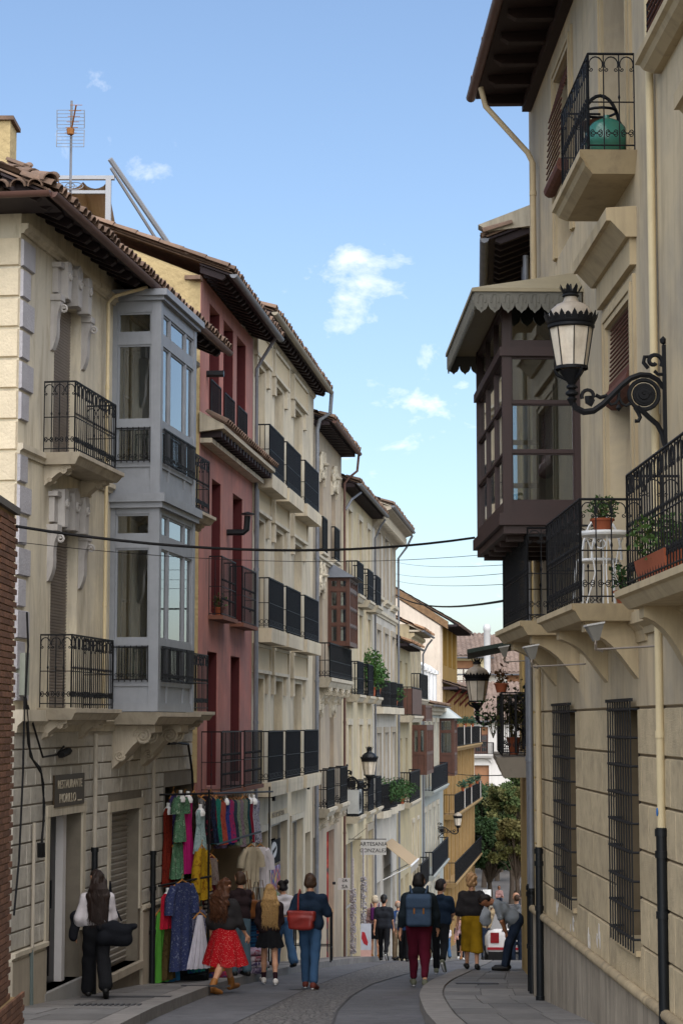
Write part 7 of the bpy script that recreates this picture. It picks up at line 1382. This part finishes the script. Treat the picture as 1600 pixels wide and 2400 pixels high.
for i, (cn, cs, u, v0, v1, d) in enumerate((('rose and grey', ('8a5a60', '9a8a8c', '6a3a44'), 418, 1862, 2010, 31.9), ('ink-blue', ('1a2040', '2a3054'), 436, 1860, 2030, 32.0), ('dark green', ('1c3a24', '284c30'), 452, 1870, 2050, 32.2), ('black and white', ('1a1a1c', '8a8a8c', '1a1a1c'), 466, 1862, 2030, 32.4), ('wine-red', ('581824', '6a2030'), 487, 1990, 2110, 32.4), ('mustard and brown', ('7a5c1c', '5a3c1c'), 445, 2060, 2200, 31.9), ('teal and cream', ('1c5c5c', '9a947c'), 459, 2080, 2240, 31.7), ('slate', ('3a4450', '4a5662'), 488, 2120, 2250, 32.2), ('pink', ('9a4c64', '8a3c54'), 580, 2090, 2240, 36.0), ('violet', ('4a2c6a', '5a3a7a'), 570, 2080, 2240, 36.2))):
    G.append(('%s garment half hidden deep in the stall' % cn, 'dress', u, v0, v1, d, .7, .42, P_('y' + str(i), *cs), DR, dict(pleat=8)))
for lab, cat, u, v0, v1, d, rot, w, m, pf, kw in G:
    x, y, zt = at(u, v0 + 6, d); zb = at(u, v1, d)[2]; zb = max(zb, gz(d) + .15); garment(lab, cat, x, y, zt, rot, w, zt - zb, m, pf, **kw)
st = thing('stall_frame', 'dark metal hanging frame of the clothes stall', 'stall', (-2.1, 32, gz(32) + .13)); mb = MB()
for a, b in (((-2.78, 30.9, -1.1), (-2.0, 31.5, -1.1)), ((-2.0, 31.5, -1.1), (-1.3, 38.2, -1.3)), ((-2.75, 30.6, -2.45), (-2.0, 31.2, -2.35)), ((-2.05, 31.4, gz(31.4) + .13), (-2.05, 31.4, -1.05)), ((-1.35, 38.0, gz(38) + .13), (-1.35, 38.0, -1.2)), ((-1.95, 31.6, -1.9), (-1.45, 36.4, -1.95))): mb.tube([tuple(Vector(p) - st.location) for p in (a, b)], .018, 6)
mb.build('rails', M_iron, st)
# shelf of leather bags in the dark of the stall
sh = thing('bag_shelf', 'dark shelf rack at the back of the clothes stall', 'shelf', fpt(H2, 2.4, .55, gz(36) + .13), H2.rotation_euler.z)
for k in range(5): MB().box(-1.6, 1.9, -.1, .3, .3 + k * .52, .34 + k * .52).build('shelf_board', M_darkwood, sh)
MB().box(-1.65, 1.95, .3, .33, 0, 2.7).build('back_panel', M_in, sh)
bl = [mat('leather_%d' % i, c, .55, .2, 6, .2, 30) for i, c in enumerate(('7a4c22', '5c3416', '8a5a2c', '3c2414', '6a4420'))]; bags = ('tan', 'chestnut', 'honey', 'dark brown', 'caramel')
for k in range(3):
    for j in range(4):
        i = (k * 3 + j) % 5; p = fpt(H2, 2.4 - 1.25 + j * .8, .5, gz(36) + .13 + .86 + k * .52); b = thing('leather_bag', '%s leather bag on the %s shelf of the stall rack' % (bags[i], ('lower', 'middle', 'upper')[k]), 'bag', p, H2.rotation_euler.z, 'leather bags on the stall rack')
        V, F = sdf_mesh([('b', (0, -.05, .17), (.24, .06, .12), .03, 0)], .025, .02, wrinkle(.008, 16)); npmesh('bag_body', V, F, bl[i], b); MB().box(-.26, .26, -.155, -.14, .16, .31).build('flap', bl[(i + 1) % 5], b); MB().tube([(-.2, -.05, .3), (-.1, -.05, .42), (.1, -.05, .42), (.2, -.05, .3)], .012, 5).build('handle', bl[i], b)
for i, (u, v, d, c) in enumerate(((585, 2095, 35.0, '6a4020'), (603, 2100, 35.2, '1a1a1c'), (577, 2075, 35.4, '7a5028'), (614, 2095, 35.8, '5a4024'))):
    x, y, z = at(u, v, d); b = thing('shoulder_bag', '%s shoulder bag hanging below the hung shirts' % ('chestnut', 'black', 'tan', 'olive-brown')[i], 'bag', (x, y, z - .2), .6); V, F = sdf_mesh([('b', (0, 0, 0), (.13, .04, .12), .04, 0)], .02, .02, wrinkle(.008, 18)); npmesh('bag_body', V, F, mat('bagleather_' + c, c, .5, .2), b); MB().tube([(-.1, 0, .12), (-.03, 0, .5), (.03, 0, .5), (.1, 0, .12)], .008, 5).build('strap', mat('bagleather_' + c, c), b)
for i, (u, d, c, lab) in enumerate(((502, 32.6, ('1c4a7a', '8a1c24', 'b08a30', '2a2a30'), 'stacked folded textiles on the stall floor'), (592, 34.6, ('9a90a0', '3a3050', 'b0a8b0', '7a3040'), 'pile of patterned hats and cloths at the stall foot'), (452, 31.6, ('14161a', '1c2026', '20262c'), 'dark crates of goods under the blue kaftan'))):
    x = (u - 800) / 4700 * d; b = thing('goods_pile', lab, 'goods', (x, d, gz(d) + .132), .3)
    for k in range(4): V, F = sdf_mesh([('b', (random.uniform(-.04, .04), 0, .06 + k * .1), (.24 - k * .02, .16, .03), .025, .1 * k)], .025, .02, wrinkle(.006, 14)); npmesh('folded_cloth', V, F, patmat('pile_%d_%d' % (i, k), (c[k % len(c)], c[(k + 1) % len(c)], c[k % len(c)]), 9), b)
# ------------------------------------------------------------ white car (rear view)
car = thing('parked_car', 'small white hatchback with red stripe and twin exhausts parked facing downhill', 'car', (4.24, 48.2, gz(49.8)), -.06); car.rotation_euler = (R(-5.6), 0, -.06)
M_cw = mat('car_white', 'c6c4c2', .25, .03, 2, 0, spec=.6); M_cd = mat('car_black', '0b0b0c', .4, .1)
def carbody():
    st = [(-.02, .36, .92, .78), (.04, .3, 1.0, .83), (.5, .26, 1.02, .84), (1.4, .25, 1.0, .84), (2.4, .25, .98, .84), (3.0, .27, .92, .82), (3.5, .33, .74, .74)]; mb = MB(); n = 14
    for y, z0, z1, w in st:
        for i in range(n): q = 2 * math.pi * (i + .5) / n; c, s = math.cos(q), math.sin(q); mb.v.append((w * math.copysign(abs(c) ** .35, c), y, (z0 + z1) / 2 + (z1 - z0) / 2 * math.copysign(abs(s) ** .45, s)))
    for j in range(len(st) - 1):
        for i in range(n): mb.f.append((j * n + i, j * n + (i + 1) % n, (j + 1) * n + (i + 1) % n, (j + 1) * n + i))
    mb.f.append(tuple(range(n))[::-1]); mb.f.append(tuple(len(st) * n - n + i for i in range(n))); return mb
bd = carbody().build('body', M_cw, car, True)
st = [(.1, .98, .74), (.35, 1.42, .6), (1.2, 1.5, .6), (1.9, 1.42, .58), (2.5, .98, .7)]; mb = MB()
for y, z, w in st: mb.v += [(-w, y, z), (w, y, z)]
top_ = MB().add([(-.72, .12, .97), (.72, .12, .97), (.58, .36, 1.42), (-.58, .36, 1.42), (-.58, 1.9, 1.44), (.58, 1.9, 1.44), (.7, 2.5, .97), (-.7, 2.5, .97), (0, .36, 1.46), (0, 1.9, 1.48)], [(3, 2, 8), (3, 8, 9, 4), (8, 2, 5, 9), (4, 9, 5)]); top_.build('roof', M_cw, car)
g = MB().add([(-.72, .12, .97), (.72, .12, .97), (.58, .36, 1.42), (-.58, .36, 1.42), (-.58, 1.9, 1.43), (.58, 1.9, 1.43), (.7, 2.5, .97), (-.7, 2.5, .97)], [(0, 1, 2, 3), (1, 6, 5, 2), (0, 3, 4, 7), (4, 5, 6, 7)]); g.build('window_glass', mat('car_glass', '10151a', .1, .1, 2, 0, spec=.8), car)
MB().box(-.6, .6, .28, .42, 1.4, 1.47).build('spoiler', M_cw, car); MB().box(-.8, .8, -.05, .06, .5, .56).build('red_stripe', mat('stripe_red', '8c1420', .4), car); MB().box(-.78, .78, -.035, .1, .2, .46).build('rear_bumper', M_cd, car)
for sg in (-1, 1):
    MB().tube([(sg * .12, -.09, .34), (sg * .12, .1, .34)], .075, 14).build('exhaust', mat('exhaust_steel', '8a8a8c', .25, .1, metal=.9), car, True); MB().box(sg * .62 - .1, sg * .62 + .1, -.04, .1, .66, .9).build('tail_light', mat('lamp_red', '7a0c14', .2), car)
    for y in (.62, 2.95): w_ = MB().tube([(sg * .68, y, .3), (sg * .86, y, .3)], .3, 18).build('wheel', mat('tyre', '121212', .8), car, True); MB().tube([(sg * .84, y, .3), (sg * .87, y, .3)], .18, 12).build('rim', M_gutg, w_, True)
MB().box(-.26, .26, -.045, 0, .6, .71).build('number_plate', M_white, car); MB().box(-.45, .45, -.03, .06, .93, .955).build('hatch_trim', M_cd, car)
# ------------------------------------------------------------ trees of the plaza
M_tl = [mat('tree_leaf_%d' % i, c, .75, .35, 1.2, 0) for i, c in enumerate(('34482a', '43522c', '56562e', '2a3f1e', '5c5630'))]; M_bark = mat('bark', '4a4036', .9, .2, 6, .4)
def tree(label, x, y, h, rad, cz, mi, seed, n=9000, sz=.2):
    t = thing('plane_tree', label, 'tree', (x, y, -11.79), 0, 'trees in the plaza'); rs = random.Random(seed); mb = MB(); mb.tube([(0, 0, -.1), (.05, 0, cz * .5), (0, .05, cz), (.1, 0, cz + (h - cz) * .5)], [.22, .17, .13, .05], 8); cl = []
    for i in range(64):
        q = rs.uniform(0, 6.28); e = rs.uniform(-.5, 1.1); rr = rad * rs.uniform(.2, 1.1) * math.sqrt(max(.1, 1 - (e * .8) ** 2)); p = Vector((rr * math.cos(q), rr * math.sin(q), cz + (h - cz) * (.42 + .5 * e * .8))); cl.append((p, rs.uniform(.4, 1.2) * rad * .24)); mb.tube([(0, 0, cz * rs.uniform(.7, 1)), tuple(p * .5 + Vector((0, 0, cz * .55))), tuple(p)], [.05, .03, .01], 4)
    mb.build('trunk', M_bark, t, True); r2 = np.random.default_rng(seed); per = n // len(cl)
    for grp in range(2):
        V = []; F = []; o = 0
        for ci, (c, r) in enumerate(cl):
            if ci % 2 != grp: continue
            d = r2.normal(size=(per, 3)); d /= np.linalg.norm(d, axis=1)[:, None]; p = np.array(c) + d * (r * r2.random((per, 1)) ** .4) * np.array([1, 1, .75]); a = r2.normal(size=(per, 3)); a[:, 2] -= .3; a /= np.linalg.norm(a, axis=1)[:, None]; b = np.cross(a, r2.normal(size=(per, 3))); b /= np.linalg.norm(b, axis=1)[:, None]; s = sz * r2.uniform(.6, 1.4, (per, 1))
            V.append(np.stack([p, p + a * s * .5 + b * s * .35, p + a * s, p + a * s * .5 - b * s * .35], 1).reshape(-1, 3)); F.append(np.arange(per * 4).reshape(-1, 4) + o); o += per * 4
        me = bpy.data.meshes.new('crown'); me.from_pydata(np.concatenate(V).tolist(), [], np.concatenate(F).tolist()); me.materials.append(M_tl[mi[grp]]); me.update(); link('crown', me, t)
    return t
for a in (('green tree standing beside the ochre house corner', 9.3, 128, 6.2, 1.7, 2.0, (0, 3), 1), ('yellowing tree in front of the white plaza house', 11.1, 133, 8.2, 1.9, 2.6, (1, 2), 2), ('dark green tree in the middle of the plaza', 10.2, 146, 7.6, 2.4, 2.2, (3, 0), 3), ('golden tree partly behind the ochre-edged house', 10.6, 123, 6.4, 1.4, 2.6, (2, 4), 4), ('tall yellow-green tree leaning over the plaza', 12.4, 139, 9.4, 2.0, 2.6, (1, 4), 5), ('deep green tree at the back of the plaza', 9.6, 158, 7.0, 2.6, 1.8, (3, 3), 6), ('dark bushy tree closing the plaza', 12.6, 161, 7.5, 2.8, 1.6, (3, 0), 7), ('low dark tree behind the fountain', 11.6, 152, 6.0, 2.4, 1.4, (3, 3), 8)): tree(*a, n=22000, sz=.19)
hd = thing('plaza_hedge', 'dark clipped hedge closing off the far side of the plaza', 'hedge', (11, 166, -11.79)); mb = MB(); leaves(mb, 5000, (0, 0, 1.4), (6, .8, 1.5), .35, random.Random(3)); mb.build('foliage', M_leafd, hd); MB().box(-5.5, 5.5, -.3, .3, 0, 2.2).build('core', M_bark, hd)
ft = thing('stone_fountain', 'pale stone fountain with a round bowl in the plaza', 'fountain', (11.9, 121, -11.79)); MB().lathe([(1.6, 0), (1.6, .5), (1.45, .55), (1.35, .3), (.0, .3)], 20).build('basin', M_trim, ft, True); MB().lathe([(.3, .3), (.22, .8), (.3, 1.3), (.2, 1.5), (.3, 1.6)], 14).build('pedestal', M_trim, ft, True); MB().lathe([(.2, 1.55), (.7, 1.75), (.95, 2.05), (.98, 2.1), (.85, 2.08), (.3, 1.85), (.0, 1.8)], 20).build('bowl', M_trim, ft, True)
bn = thing('stone_bench', 'low stone bench in front of the plaza fountain', 'bench', (10.3, 126.2, -11.79)); MB().box(-1.5, 1.5, -.25, .25, .38, .46).build('seat', M_trim, bn); MB().box(-1.3, -1.1, -.2, .2, 0, .38).build('leg', M_trim, bn); MB().box(1.1, 1.3, -.2, .2, 0, .38).build('leg', M_trim, bn)
